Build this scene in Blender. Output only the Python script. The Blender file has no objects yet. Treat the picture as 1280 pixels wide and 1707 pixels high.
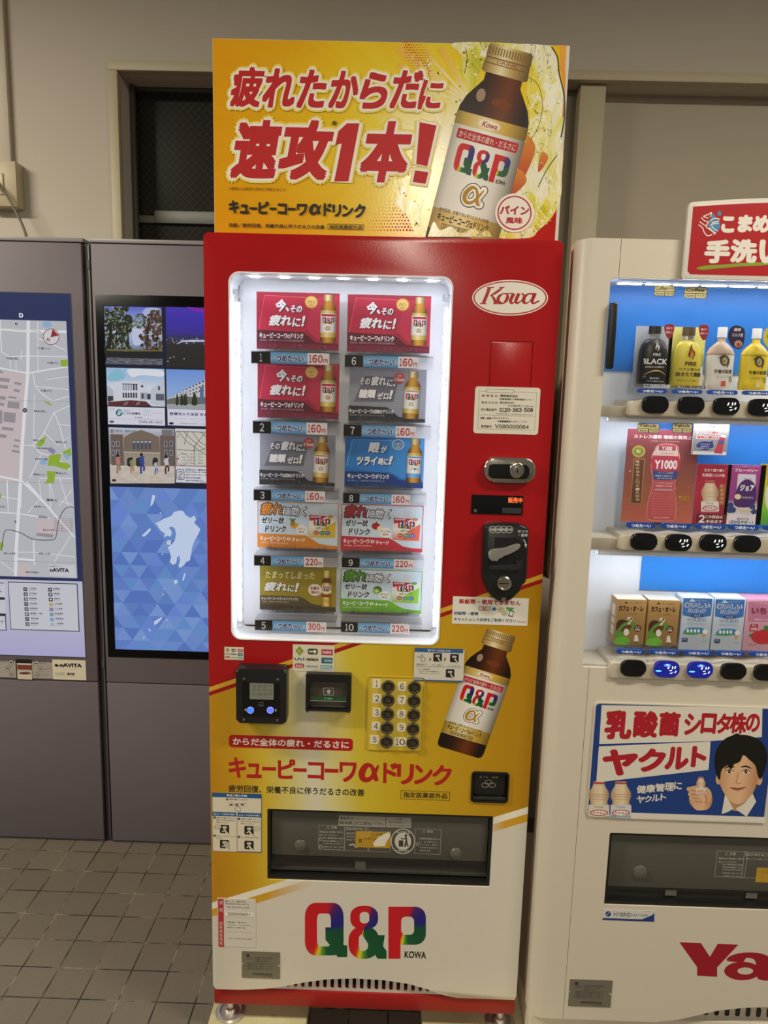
import bpy, bmesh, math, random
from mathutils import Vector, Matrix
random.seed(7)
SC = bpy.context.scene
COL = SC.collection

# ------------------------------------------------------------------ camera
FPX, W_PX, H_PX = 1203.75, 1280.0, 1707.0
CAM = Vector((0.3563, -1.4972, 1.5199))
YAW, PIT, ROL = math.radians(-0.6888), math.radians(9.1873), math.radians(1.5141)
_cy, _sy, _cp, _sp = math.cos(YAW), math.sin(YAW), math.cos(PIT), math.sin(PIT)
FWD = Vector((_sy * _cp, _cy * _cp, -_sp))
_r = Vector((_cy, -_sy, 0)); _u = _r.cross(FWD)
RGT = math.cos(ROL) * _r + math.sin(ROL) * _u
UPV = -math.sin(ROL) * _r + math.cos(ROL) * _u
cd = bpy.data.cameras.new('camera')
cd.sensor_fit = 'VERTICAL'; cd.sensor_height = 36.0; cd.lens = FPX / H_PX * 36.0
cd.clip_start = 0.02; cd.clip_end = 60
cam = bpy.data.objects.new('camera', cd); COL.objects.link(cam)
mw = Matrix.Identity(4)
for i in range(3):
    mw[i][0], mw[i][1], mw[i][2], mw[i][3] = RGT[i], UPV[i], -FWD[i], CAM[i]
cam.matrix_world = mw
SC.camera = cam

# ------------------------------------------------------------------ world, lights, exposure
world = bpy.data.worlds.new('world'); SC.world = world; world.use_nodes = True
_bg = world.node_tree.nodes['Background']
_bg.inputs[0].default_value = (1.0, 0.90, 0.76, 1); _bg.inputs[1].default_value = 0.15
SC.view_settings.view_transform = 'Standard'; SC.view_settings.look = 'None'
SC.view_settings.gamma = 1.0; SC.view_settings.exposure = 0.0
LAMP_COL = (1.0, 0.905, 0.745)
LAMPS = [  # centre x, y, length along x, length along y, watts
    (-1.95, -0.75, 1.2, 0.16, 92.0),
    (2.00, -1.00, 1.2, 0.16, 52.0),
    (0.52, -3.60, 0.08, 1.2, 46.0),
    (0.52, -5.40, 0.08, 1.2, 46.0),
]
CEIL = 3.0
for (lx, ly, sx, sy, wt) in LAMPS:
    ld = bpy.data.lights.new('ceiling_lamp', 'AREA'); ld.shape = 'RECTANGLE'
    ld.size = sx; ld.size_y = sy; ld.energy = wt; ld.color = LAMP_COL
    lo = bpy.data.objects.new('ceiling_lamp', ld); COL.objects.link(lo)
    lo.location = (lx, ly, CEIL - 0.075)

# ------------------------------------------------------------------ materials
def lin(h):
    h = h.lstrip('#'); o = []
    for i in (0, 2, 4):
        c = int(h[i:i+2], 16) / 255.0
        o.append(c / 12.92 if c <= 0.04045 else ((c + 0.055) / 1.055) ** 2.4)
    return (o[0], o[1], o[2], 1.0)
MATS = {}
def _new(name):
    m = bpy.data.materials.new(name); m.use_nodes = True
    return m, m.node_tree, m.node_tree.nodes['Principled BSDF']
def ink(h, rough=0.45, metal=0.0, spec=0.5):
    k = ('ink', h, rough, metal, spec)
    if k not in MATS:
        m, nt, b = _new('paint_' + h)
        b.inputs['Base Color'].default_value = lin(h); b.inputs['Roughness'].default_value = rough
        b.inputs['Metallic'].default_value = metal; b.inputs['Specular IOR Level'].default_value = spec
        MATS[k] = m
    return MATS[k]
def glow(h, s=1.0):
    k = ('glow', h, s)
    if k not in MATS:
        m, nt, b = _new('lit_' + h)
        b.inputs['Base Color'].default_value = (0.01, 0.01, 0.01, 1); b.inputs['Roughness'].default_value = 0.25
        b.inputs['Emission Color'].default_value = lin(h); b.inputs['Emission Strength'].default_value = s
        MATS[k] = m
    return MATS[k]
def _ramp(nt, fac, stops, interp='LINEAR'):
    r = nt.nodes.new('ShaderNodeValToRGB'); cr = r.color_ramp; cr.interpolation = interp
    while len(cr.elements) < len(stops): cr.elements.new(0.5)
    for e, (p, c) in zip(cr.elements, stops):
        e.position = p
    for e, (p, c) in zip(cr.elements, stops):
        e.color = lin(c) if isinstance(c, str) else c
    nt.links.new(fac, r.inputs[0]); return r.outputs[0]
def _math(nt, op, a, b=None, c=None):
    n = nt.nodes.new('ShaderNodeMath'); n.operation = op
    for i, v in enumerate((a, b, c)):
        if v is None: continue
        if isinstance(v, (int, float)): n.inputs[i].default_value = v
        else: nt.links.new(v, n.inputs[i])
    return n.outputs[0]
def _mix(nt, f, a, b):
    n = nt.nodes.new('ShaderNodeMix'); n.data_type = 'RGBA'
    for s, v in ((n.inputs['Factor'], f), (n.inputs[6], a), (n.inputs[7], b)):
        if isinstance(v, (int, float)): s.default_value = v
        elif isinstance(v, str): s.default_value = lin(v)
        else: nt.links.new(v, s)
    return n.outputs[2]
def _uv(nt):
    t = nt.nodes.new('ShaderNodeTexCoord'); s = nt.nodes.new('ShaderNodeSeparateXYZ')
    nt.links.new(t.outputs['UV'], s.inputs[0]); return t.outputs['UV'], s.outputs[0], s.outputs[1]
def _obj(nt):
    t = nt.nodes.new('ShaderNodeTexCoord'); s = nt.nodes.new('ShaderNodeSeparateXYZ')
    nt.links.new(t.outputs['Object'], s.inputs[0]); return t.outputs['Object'], s.outputs[0], s.outputs[1], s.outputs[2]
def _noise(nt, vec, scale, detail=4.0, rough=0.5, dist=0.0):
    n = nt.nodes.new('ShaderNodeTexNoise'); n.inputs['Scale'].default_value = scale
    n.inputs['Detail'].default_value = detail; n.inputs['Roughness'].default_value = rough
    n.inputs['Distortion'].default_value = dist
    if vec is not None: nt.links.new(vec, n.inputs['Vector'])
    return n.outputs[0]
def _finish(nt, b, col, emit=0.0, rough=0.45, metal=0.0):
    b.inputs['Roughness'].default_value = rough; b.inputs['Metallic'].default_value = metal
    if emit:
        b.inputs['Base Color'].default_value = (0.01, 0.01, 0.01, 1)
        nt.links.new(col, b.inputs['Emission Color']); b.inputs['Emission Strength'].default_value = emit
    else:
        nt.links.new(col, b.inputs['Base Color'])
def grad(stops, axis=0, emit=0.0, rough=0.45, metal=0.0, interp='LINEAR'):
    k = ('grad', tuple(stops), axis, emit, rough, metal, interp)
    if k not in MATS:
        m, nt, b = _new('print_gradient_%d' % len(MATS))
        v, x, y = _uv(nt)
        _finish(nt, b, _ramp(nt, (x, y)[axis], stops, interp), emit, rough, metal); MATS[k] = m
    return MATS[k]
def blotch(stops, scale, emit=0.0, rough=0.45, detail=6.0, nrough=0.6, dist=0.0, key=''):
    k = ('blotch', tuple(stops), scale, emit, dist, key)
    if k not in MATS:
        m, nt, b = _new('print_mottle_%d' % len(MATS))
        v, x, y = _uv(nt)
        _finish(nt, b, _ramp(nt, _noise(nt, v, scale, detail, nrough, dist), stops), emit, rough); MATS[k] = m
    return MATS[k]
def rainbow():
    if 'rainbow' not in MATS:
        m, nt, b = _new('print_rainbow'); v, x, y = _uv(nt)
        dx = _math(nt, 'SUBTRACT', x, 0.45); dy = _math(nt, 'SUBTRACT', y, 0.52)
        a = _math(nt, 'ARCTAN2', dy, dx)
        f = _math(nt, 'ADD', _math(nt, 'DIVIDE', a, 2 * math.pi), 0.5)   # 0 = west, 0.25 south, 0.5 east, 0.75 north
        c = _ramp(nt, f, [(0.0, 'd01020'), (0.13, 'd01020'), (0.17, 'd2301c'), (0.205, 'ecdc28'), (0.235, '58a030'), (0.28, '0c5c34'),
                          (0.49, '0c4c34'), (0.53, '1c1c80'), (0.60, '24207c'), (0.66, '5a1860'), (0.71, 'c81420'), (1.0, 'd01020')])
        _finish(nt, b, c, 0, 0.4); MATS['rainbow'] = m
    return MATS['rainbow']
def clear(tint=(1, 1, 1), refl=0.06, rough=0.02, body=0.0):
    k = ('clear', tint, refl, rough, body)
    if k not in MATS:
        m, nt, b = _new('clear_plastic_%d' % len(MATS)); nt.nodes.remove(b)
        out = nt.nodes['Material Output']
        t = nt.nodes.new('ShaderNodeBsdfTransparent'); t.inputs[0].default_value = (*tint, 1)
        g = nt.nodes.new('ShaderNodeBsdfGlossy'); g.inputs['Roughness'].default_value = rough
        lw = nt.nodes.new('ShaderNodeLayerWeight'); lw.inputs[0].default_value = 0.25
        f = _math(nt, 'ADD', _math(nt, 'MULTIPLY', lw.outputs[0], 0.4), refl)
        mx = nt.nodes.new('ShaderNodeMixShader'); nt.links.new(f, mx.inputs[0])
        nt.links.new(t.outputs[0], mx.inputs[1]); nt.links.new(g.outputs[0], mx.inputs[2])
        res = mx.outputs[0]
        if body:
            d = nt.nodes.new('ShaderNodeBsdfDiffuse'); d.inputs[0].default_value = (0.8, 0.82, 0.85, 1)
            m2 = nt.nodes.new('ShaderNodeMixShader'); m2.inputs[0].default_value = body
            nt.links.new(res, m2.inputs[1]); nt.links.new(d.outputs[0], m2.inputs[2]); res = m2.outputs[0]
        nt.links.new(res, out.inputs[0]); MATS[k] = m
    return MATS[k]
def textured(name, c1, c2, scale, rough, bump=0.0, metal=0.0, stretch=(1, 1, 1), c3=None):
    m, nt, b = _new(name); v, x, y, z = _obj(nt)
    mp = nt.nodes.new('ShaderNodeMapping'); mp.inputs['Scale'].default_value = stretch; nt.links.new(v, mp.inputs[0])
    n = _noise(nt, mp.outputs[0], scale, 5.0, 0.55)
    st = [(0.3, c1), (0.7, c2)] if c3 is None else [(0.25, c1), (0.62, c2), (0.72, c3)]
    _finish(nt, b, _ramp(nt, n, st), 0, rough, metal)
    if bump:
        bn = nt.nodes.new('ShaderNodeBump'); bn.inputs['Strength'].default_value = bump; bn.inputs['Distance'].default_value = 0.002
        n2 = _noise(nt, mp.outputs[0], scale * 6, 3.0, 0.6)
        nt.links.new(n2, bn.inputs['Height']); nt.links.new(bn.outputs[0], b.inputs['Normal'])
    return m

# ------------------------------------------------------------------ projecting photo points onto real planes
def P(px, py, Y):
    d = FWD + RGT * ((px - W_PX / 2) / FPX) - UPV * ((py - H_PX / 2) / FPX)
    t = (Y - CAM.y) / d.y
    q = CAM + d * t
    return (q.x, q.z)
class Map:
    """(u, v) of a drawing -> (x, z) on an upright plane."""
    def __init__(s, fn, warp=False): s.fn, s.warp = fn, warp
    def __call__(s, u, v): return s.fn(u, v)
def crop(x0, y0, sc, Y): return Map(lambda u, v: P(x0 + u * sc, y0 + v * sc, Y))
def local(x0, z0, w, h, u0, v0, u1, v1):      # drawing box (u0,v0)-(u1,v1) -> panel w x h with its lower left at (x0,z0)
    return Map(lambda u, v: (x0 + (u - u0) / (u1 - u0) * w, z0 + (1 - (v - v0) / (v1 - v0)) * h))
def axis_map(base, a, b, half=1.0):
    """bottle space: v runs 0..1 from point a to point b, u is across, in the same unit; a, b in the base map"""
    A, B = Vector(base(*a)), Vector(base(*b)); D = B - A; N = Vector((-D.y, D.x))
    return Map(lambda u, v: tuple(A + D * v + N * u), True)

# ------------------------------------------------------------------ mesh builder
GLYPH = {}
def glyphs(s, res):
    k = (s, res)
    if k not in GLYPH:
        c = bpy.data.curves.new('glyph', 'FONT'); c.body = s; c.size = 1; c.resolution_u = res; c.fill_mode = 'FRONT'
        o = bpy.data.objects.new('glyph', c); COL.objects.link(o)
        me = bpy.data.meshes.new_from_object(o.evaluated_get(bpy.context.evaluated_depsgraph_get()))
        vs = [(v.co.x, v.co.y) for v in me.vertices]; fs = [tuple(p.vertices) for p in me.polygons]
        bpy.data.objects.remove(o); bpy.data.curves.remove(c); bpy.data.meshes.remove(me)
        GLYPH[k] = (vs, fs)
    return GLYPH[k]
def spline(pts, n=6, closed=False):
    out = []; m = len(pts); pts = [Vector(p) for p in pts]
    rng = m if closed else m - 1
    for i in range(rng):
        p0 = pts[(i - 1) % m] if closed or i > 0 else pts[0]
        p1 = pts[i]; p2 = pts[(i + 1) % m]; p3 = pts[(i + 2) % m] if closed or i + 2 < m else pts[-1]
        for k in range(n):
            t = k / n
            out.append(tuple(0.5 * ((2 * p1) + (p2 - p0) * t + (2 * p0 - 5 * p1 + 4 * p2 - p3) * t * t + (3 * p1 - p0 - 3 * p2 + p3) * t ** 3)))
    if not closed: out.append(tuple(pts[-1]))
    return out
def rr(x0, x1, z0, z1, r, n=6):
    if r <= 0: return [(x0, z0), (x1, z0), (x1, z1), (x0, z1)]
    o = []
    for cx, cz, a in ((x1 - r, z0 + r, -90), (x1 - r, z1 - r, 0), (x0 + r, z1 - r, 90), (x0 + r, z0 + r, 180)):
        for k in range(n + 1):
            t = math.radians(a + 90 * k / n); o.append((cx + r * math.cos(t), cz + r * math.sin(t)))
    return o
LAY = 0.00006
class MB:
    def __init__(s, m=None, Y=0.0): s.v, s.f, s.mi, s.uv, s.mats, s.k = [], [], [], [], [], 0; s.m, s.Y = m, Y
    def on(s, m, Y): s.m, s.Y = m, Y; return s
    def _mi(s, mat):
        if mat not in s.mats: s.mats.append(mat)
        return s.mats.index(mat)
    def add(s, vs, fs, mat, uvs=None):
        b = len(s.v); s.v += [tuple(x) for x in vs]; i = s._mi(mat)
        for f in fs:
            s.f.append(tuple(b + k for k in f)); s.mi.append(i)
            s.uv.append([uvs[k] for k in f] if uvs else None)
    # ---- flat printing
    def flat(s, pts, mat, layer=1, uvs=None, faces=None, dy=0.0):
        s.k = (s.k + 1) % 44
        y = s.Y - LAY * layer - s.k * 1.2e-6        # overlapping strokes of one print never share a plane exactly
        vs = [(x, y - dy * i, z) for i, (x, z) in enumerate(pts)]
        if faces is None:
            a = sum(pts[i - 1][0] * pts[i][1] - pts[i][0] * pts[i - 1][1] for i in range(len(pts)))
            idx = list(range(len(pts)))
            if a < 0: idx.reverse()
            faces = [tuple(idx)]
        if uvs is None:
            xs = [p[0] for p in pts]; zs = [p[1] for p in pts]
            w = max(max(xs) - min(xs), 1e-9); h = max(max(zs) - min(zs), 1e-9)
            uvs = [((x - min(xs)) / w, (z - min(zs)) / h) for x, z in pts]
        s.add(vs, faces, mat, uvs)
    def poly(s, uvp, mat, layer=1, uvs=None): s.flat([s.m(*p) for p in uvp], mat, layer, uvs)
    def rect(s, u0, v0, u1, v1, mat, layer=1, r=0.0):
        if s.m.warp:
            if r: return s.poly(rr(u0, u1, v0, v1, r), mat, layer, [((p[0] - u0) / (u1 - u0), 1 - (p[1] - v0) / (v1 - v0)) for p in rr(u0, u1, v0, v1, r)])
            return s.poly([(u0, v1), (u1, v1), (u1, v0), (u0, v0)], mat, layer, [(0, 0), (1, 0), (1, 1), (0, 1)])
        (xa, za), (xb, zb) = s.m(u0, v0), s.m(u1, v1)
        if max(abs(u1 - u0), abs(v1 - v0)) > 8 * min(abs(u1 - u0), abs(v1 - v0)):      # ruled lines keep their width
            uc, vc = (u0 + u1) / 2, (v0 + v1) / 2
            if abs(u1 - u0) > abs(v1 - v0): za, zb = s.m(uc, v0)[1], s.m(uc, v1)[1]
            else: xa, xb = s.m(u0, vc)[0], s.m(u1, vc)[0]
        x0, x1, z0, z1 = min(xa, xb), max(xa, xb), min(za, zb), max(za, zb)
        s.flat(rr(x0, x1, z0, z1, min(r, (x1 - x0) / 2.01, (z1 - z0) / 2.01)), mat, layer)
    def frame(s, u0, v0, u1, v1, t, mat, layer=1):   # thin ruled box, t in drawing units
        if s.m.warp:
            s.rect(u0, v0, u1, v0 + t, mat, layer); s.rect(u0, v1 - t, u1, v1, mat, layer)
            s.rect(u0, v0, u0 + t, v1, mat, layer); s.rect(u1 - t, v0, u1, v1, mat, layer); return
        (x0, z1), (x1, z0) = s.m(u0, v0), s.m(u1, v1); k = t * abs(x1 - x0) / abs(u1 - u0)
        for a, b, c, d in ((x0, x1, z1 - k, z1), (x0, x1, z0, z0 + k), (x0, x0 + k, z0, z1), (x1 - k, x1, z0, z1)): s.flat([(a, c), (b, c), (b, d), (a, d)], mat, layer)
    def ell(s, cu, cv, ru, rv, mat, layer=1, n=28, rot=0.0):
        c, q = math.cos(rot), math.sin(rot); pts = []
        for k in range(n):
            a = 2 * math.pi * k / n; x, y = ru * math.cos(a), rv * math.sin(a)
            pts.append((cu + x * c - y * q, cv + x * q + y * c))
        s.poly(pts, mat, layer)
    def stroke(s, pts, w, mat, layer=1, closed=False, smooth=0):
        ws = w if isinstance(w, (list, tuple)) else [w] * len(pts)
        if smooth:
            q = spline([(p[0], p[1], ww) for p, ww in zip(pts, ws)], smooth, closed); pts = [(a[0], a[1]) for a in q]; ws = [a[2] for a in q]
        n = len(pts); L = []
        for i in range(n):
            a = pts[(i - 1) % n] if closed or i else pts[0]; b = pts[(i + 1) % n] if closed or i < n - 1 else pts[-1]
            d = Vector((b[0] - a[0], b[1] - a[1]));
            if d.length < 1e-9: d = Vector((1, 0))
            d.normalize(); L.append((Vector((-d.y, d.x)), Vector(pts[i]), ws[i] / 2))
        vs = []
        for nrm, p, h in L: vs += [s.m(*(p + nrm * h)), s.m(*(p - nrm * h))]
        fs = []
        for i in range(n if closed else n - 1):
            j = (i + 1) % n; fs.append((2 * i, 2 * i + 1, 2 * j + 1, 2 * j))
        s.flat(vs, mat, layer, faces=fs, dy=2.5e-7)
    def text(s, txt, u0, v0, u1, v1, mat, layer=1, bold=0.0, shear=0.0, res=3, n=8, sq=False):
        vs, fs = glyphs(txt, res)
        if not vs: return
        copies = [(0.0, 0.0)]
        if bold:
            if sq: copies += [(bold * i, bold * j) for i in (-1, 0, 1) for j in (-1, 0, 1) if i or j]
            for ring in [] if sq else ([1.0] if bold < 0.05 else [0.5, 1.0]):
                copies += [(bold * ring * math.cos(2 * math.pi * k / n), bold * ring * math.sin(2 * math.pi * k / n)) for k in range(n)]
        pts = []; faces = []
        for dx, dy in copies:
            b = len(pts); pts += [(x + dx + shear * (y + dy), y + dy) for x, y in vs]; faces += [tuple(b + i for i in f) for f in fs]
        xs = [p[0] for p in pts]; ys = [p[1] for p in pts]; a0, a1, b0, b1 = min(xs), max(xs), min(ys), max(ys)
        w, h = max(a1 - a0, 1e-6), max(b1 - b0, 1e-6)
        nn = [((x - a0) / w, (y - b0) / h) for x, y in pts]
        if s.m.warp: out = [s.m(u0 + a * (u1 - u0), v1 + b * (v0 - v1)) for a, b in nn]
        else:
            (xa, za), (xb, zb) = s.m(u0, v0), s.m(u1, v1)
            out = [(xa + a * (xb - xa), zb + b * (za - zb)) for a, b in nn]
        # faces of the font face up (+y); the panel faces -Y with x right and z up, which keeps the winding
        nv, nf = len(vs), len(fs)
        for c in range(len(copies)):
            s.flat(out[c * nv:(c + 1) * nv], mat, layer, uvs=nn[c * nv:(c + 1) * nv], faces=fs)
    def digits(s, txt, u0, v0, u1, v1, mat, layer=1, bold=0.03, res=3, n=6):
        ws = [0.5 if c == '1' else 0.55 if c == '-' else 1.0 for c in txt]; g = 0.16; tot = sum(ws) + g * (len(txt) - 1); u = u0; k = (u1 - u0) / tot
        for c, w in zip(txt, ws):
            if c == '-': s.text('－', u, v0 + (v1 - v0) * 0.46, u + w * k, v0 + (v1 - v0) * 0.6, mat, layer)
            else: s.text(chr(ord(c) + 0xFEE0), u, v0, u + w * k, v1, mat, layer, bold=bold, res=res, n=n)
            u += (w + g) * k
    # ---- solids
    def bm(s, bmx, mat):
        bmx.verts.ensure_lookup_table(); bmx.verts.index_update()
        s.add([v.co[:] for v in bmx.verts], [tuple(v.index for v in f.verts) for f in bmx.faces], mat); bmx.free()
    def box(s, x0, x1, y0, y1, z0, z1, mat, bevel=0.0, seg=2):
        b = bmesh.new(); bmesh.ops.create_cube(b, size=1)
        for v in b.verts: v.co = Vector(((x0 + x1) / 2 + v.co.x * (x1 - x0), (y0 + y1) / 2 + v.co.y * (y1 - y0), (z0 + z1) / 2 + v.co.z * (z1 - z0)))
        if bevel: bmesh.ops.bevel(b, geom=b.edges[:], offset=bevel, segments=seg, affect='EDGES', clamp_overlap=True, profile=0.5)
        s.bm(b, mat)
    def prism(s, pts, y0, y1, mat, bevel=0.0, seg=3, holes=()):
        """outline pts in (x,z), front face at y0, back at y1; bevel rounds the front rim"""
        b = bmesh.new()
        a = sum(pts[i - 1][0] * pts[i][1] - pts[i][0] * pts[i - 1][1] for i in range(len(pts)))
        if a < 0: pts = list(reversed(pts))
        fr = [b.verts.new((x, y0, z)) for x, z in pts]; bk = [b.verts.new((x, y1, z)) for x, z in pts]
        ff = b.faces.new(fr); b.faces.new(list(reversed(bk))); n = len(pts)
        for i in range(n): j = (i + 1) % n; b.faces.new((fr[j], fr[i], bk[i], bk[j]))
        if bevel: bmesh.ops.bevel(b, geom=[e for e in ff.edges], offset=bevel, segments=seg, affect='EDGES', clamp_overlap=True, profile=0.5)
        s.bm(b, mat)
    def prism_z(s, pts, z0, z1, mat, bevel=0.0):
        """outline pts in plan (x,y), raised from z0 to z1"""
        b = bmesh.new()
        if sum(pts[i - 1][0] * pts[i][1] - pts[i][0] * pts[i - 1][1] for i in range(len(pts))) < 0: pts = list(reversed(pts))
        lo = [b.verts.new((x, y, z0)) for x, y in pts]; hi = [b.verts.new((x, y, z1)) for x, y in pts]; n = len(pts)
        b.faces.new(list(reversed(lo))); tf = b.faces.new(hi)
        for i in range(n): j = (i + 1) % n; b.faces.new((lo[i], lo[j], hi[j], hi[i]))
        if bevel: bmesh.ops.bevel(b, geom=tf.edges[:], offset=bevel, segments=2, affect='EDGES', clamp_overlap=True, profile=0.5)
        s.bm(b, mat)
    def prism_px(s, u0, v0, u1, v1, y0, y1, mat, r=0.0, bevel=0.0, seg=3):
        (xa, za), (xb, zb) = s.m(u0, v0), s.m(u1, v1)
        s.prism(rr(min(xa, xb), max(xa, xb), min(za, zb), max(za, zb), r), y0, y1, mat, bevel, seg)
    def ring(s, outer, inner, y0, y1, mat):
        n = len(outer); vs = [(x, y0, z) for x, z in outer] + [(x, y0, z) for x, z in inner] + [(x, y1, z) for x, z in outer] + [(x, y1, z) for x, z in inner]
        fs = []
        for i in range(n):
            j = (i + 1) % n
            fs += [(i, j, n + j, n + i), (2 * n + j, 2 * n + i, 3 * n + i, 3 * n + j), (j, i, 2 * n + i, 2 * n + j), (n + i, n + j, 3 * n + j, 3 * n + i)]
        s.add(vs, fs, mat)
    def lathe(s, prof, c, mat, seg=28, sy=1.0, axis='Z'):
        vs = []; fs = []; n = len(prof)
        for r, h in prof:
            for k in range(seg):
                a = 2 * math.pi * k / seg
                if axis == 'Z': vs.append((c[0] + r * math.cos(a), c[1] + sy * r * math.sin(a), c[2] + h))
                else: vs.append((c[0] + r * math.cos(a), c[1] - h, c[2] + r * math.sin(a)))     # axis towards the viewer (-Y)
        for i in range(n - 1):
            for k in range(seg):
                j = (k + 1) % seg; fs.append((i * seg + k, i * seg + j, (i + 1) * seg + j, (i + 1) * seg + k))
        fs.append(tuple(reversed(range(seg)))); fs.append(tuple((n - 1) * seg + k for k in range(seg)))
        s.add(vs, fs, mat, [((v[0] - c[0]) / (2 * max(max(p[0] for p in prof), 1e-6)) + 0.5, 0.5) for v in vs])
    def tube(s, pts, r, mat, seg=10):
        pts = [Vector(p) for p in pts]; vs = []; fs = []; n = len(pts)
        up = Vector((0, 1, 0.02))
        for i, p in enumerate(pts):
            d = (pts[min(i + 1, n - 1)] - pts[max(i - 1, 0)]).normalized(); a = d.cross(up).normalized(); b = a.cross(d)
            for k in range(seg):
                t = 2 * math.pi * k / seg; vs.append(p + (a * math.cos(t) + b * math.sin(t)) * r)
        for i in range(n - 1):
            for k in range(seg):
                j = (k + 1) % seg; fs.append((i * seg + k, i * seg + j, (i + 1) * seg + j, (i + 1) * seg + k))
        fs.append(tuple(range(seg))); fs.append(tuple(reversed([(n - 1) * seg + k for k in range(seg)])))
        s.add(vs, fs, mat)
    def build(s, name, parent=None, origin=None, smooth=True):
        o0 = Vector(origin) if origin is not None else (Vector(parent['_o']) if parent is not None else Vector((0, 0, 0)))
        me = bpy.data.meshes.new(name)
        me.from_pydata([tuple(Vector(v) - o0) for v in s.v], [], s.f)
        for m in s.mats: me.materials.append(m)
        for p, i in zip(me.polygons, s.mi): p.material_index = i
        if any(u is not None for u in s.uv):
            lay = me.uv_layers.new(name='print')
            for p, u in zip(me.polygons, s.uv):
                if u:
                    for li, q in zip(p.loop_indices, u): lay.data[li].uv = q
        if smooth:
            for p in me.polygons: p.use_smooth = True
            me.set_sharp_from_angle(angle=math.radians(32))
        o = bpy.data.objects.new(name, me); COL.objects.link(o)
        if parent is not None: o.parent = parent
        else: o.location = o0
        o['_o'] = tuple(o0)
        return o
def cut(o, cutters):
    """subtract solids (lists of prism outlines) from object o, keeping o's materials"""
    tmp = []
    for c in cutters:
        co = c.build('cutter', None, o['_o']); 
        co.location = (0, 0, 0) if o.parent is not None else o.location
        if o.parent is not None: co.parent = o.parent
        md = o.modifiers.new('cut', 'BOOLEAN'); md.operation = 'DIFFERENCE'; md.solver = 'EXACT'; md.object = co; tmp.append(co)
    bpy.context.view_layer.update()
    me = bpy.data.meshes.new_from_object(o.evaluated_get(bpy.context.evaluated_depsgraph_get()))
    o.modifiers.clear(); me.name = o.name; o.data = me
    for co in tmp: bpy.data.objects.remove(co)
    for p in me.polygons: p.use_smooth = True
    me.set_sharp_from_angle(angle=math.radians(32))
def thing(name, label, cat, loc, group=None):
    o = bpy.data.objects.new(name, None); COL.objects.link(o); o.location = loc; o.empty_display_size = 0.05
    o['label'] = label; o['category'] = cat; o['_o'] = tuple(loc)
    if group: o['group'] = group
    return o
def tag(o, label, cat, group=None):
    o['label'] = label; o['category'] = cat
    if group: o['group'] = group
    return o
def struct(o): o['kind'] = 'structure'; return o

# ------------------------------------------------------------------ structure: floor, wall, ceiling, window
WY = 0.95
TILE, TX, TY = 0.097, -0.7836, 0.6709
def floor_mat():
    m, nt, b = _new('floor_tile'); v, x, y, z = _obj(nt)
    mp = nt.nodes.new('ShaderNodeMapping'); mp.inputs['Location'].default_value = (-TX, -TY, 0); nt.links.new(v, mp.inputs[0])
    def brick(c1, c2, mo):
        n = nt.nodes.new('ShaderNodeTexBrick'); n.offset = 0; n.squash = 1
        n.inputs['Scale'].default_value = 1; n.inputs['Brick Width'].default_value = TILE; n.inputs['Row Height'].default_value = TILE
        n.inputs['Mortar Size'].default_value = mo; n.inputs['Mortar Smooth'].default_value = 0.35
        n.inputs['Color1'].default_value = lin(c1); n.inputs['Color2'].default_value = lin(c2); n.inputs['Mortar'].default_value = (0, 0, 0, 1)
        nt.links.new(mp.outputs[0], n.inputs['Vector']); return n
    bn = brick('6f685b', '686154', 0.0020)
    sp = _noise(nt, v, 160, 3, 0.7); big = _noise(nt, v, 4, 3, 0.5)
    c = _mix(nt, _ramp(nt, sp, [(0.35, '000000'), (0.75, '6a6a6a')]), bn.outputs['Color'], '3d382f')
    c = _mix(nt, _ramp(nt, big, [(0.35, '505050'), (0.7, '000000')]), c, '4c463b')
    c = _mix(nt, bn.outputs['Fac'], c, _ramp(nt, _noise(nt, v, 9, 4, 0.6), [(0.40, '8a826e'), (0.48, '4a4438'), (0.58, '1e1b17')]))
    _finish(nt, b, c, 0, 0.62)
    bp = nt.nodes.new('ShaderNodeBump'); bp.inputs['Strength'].default_value = 0.6; bp.inputs['Distance'].default_value = 0.0015
    h = _math(nt, 'SUBTRACT', _math(nt, 'MULTIPLY', _noise(nt, v, 90, 4, 0.65), 0.5), bn.outputs['Fac'])
    nt.links.new(h, bp.inputs['Height']); nt.links.new(bp.outputs[0], b.inputs['Normal']); return m
f = MB(); f.box(-3.2, 3.2, -7.0, 1.25, -0.1, 0.0, floor_mat()); struct(f.build('floor', None, (0, 0, 0)))
wall_m = textured('wall_paint', 'bab3a5', 'c1baad', 1.2, 0.8, 0.05)
cream = textured('cream_painted_frame', 'b3a98c', 'bab093', 3, 0.5)
ceil_m = ink('c9c3b6', 0.9)
f = MB(); f.box(-3.2, 3.2, -7.0, 1.25, CEIL, CEIL + 0.1, ceil_m); struct(f.build('ceiling', None, (0, 0, 0)))
OX0 = P(196, 118, WY)[0]; OZ1 = P(196, 118, WY)[1]; OX1, OZ0 = 2.0, 0.9
T_OUT = P(181, 104, WY); TT = 0.028
f = MB()
f.box(-3.2, OX0, WY, WY + 0.3, 0, CEIL, wall_m); f.box(OX0, OX1, WY, WY + 0.3, OZ1, CEIL, wall_m)
f.box(OX0, OX1, WY, WY + 0.3, 0, OZ0, wall_m); f.box(OX1, 3.2, WY, WY + 0.3, 0, CEIL, wall_m)
struct(f.build('wall_back', None, (0, WY, 0)))
t = MB(); t.box(OX0 - TT, OX1 + TT, WY - 0.01, WY + 0.02, OZ1 - 0.0012, OZ1 + TT, cream, 0.002); struct(t.build('trim_1'))
t = MB(); t.box(OX0 - TT, OX0 + 0.0012, WY - 0.01, WY + 0.02, OZ0, OZ1 - 0.0012, cream, 0.002); struct(t.build('trim_2'))
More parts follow.
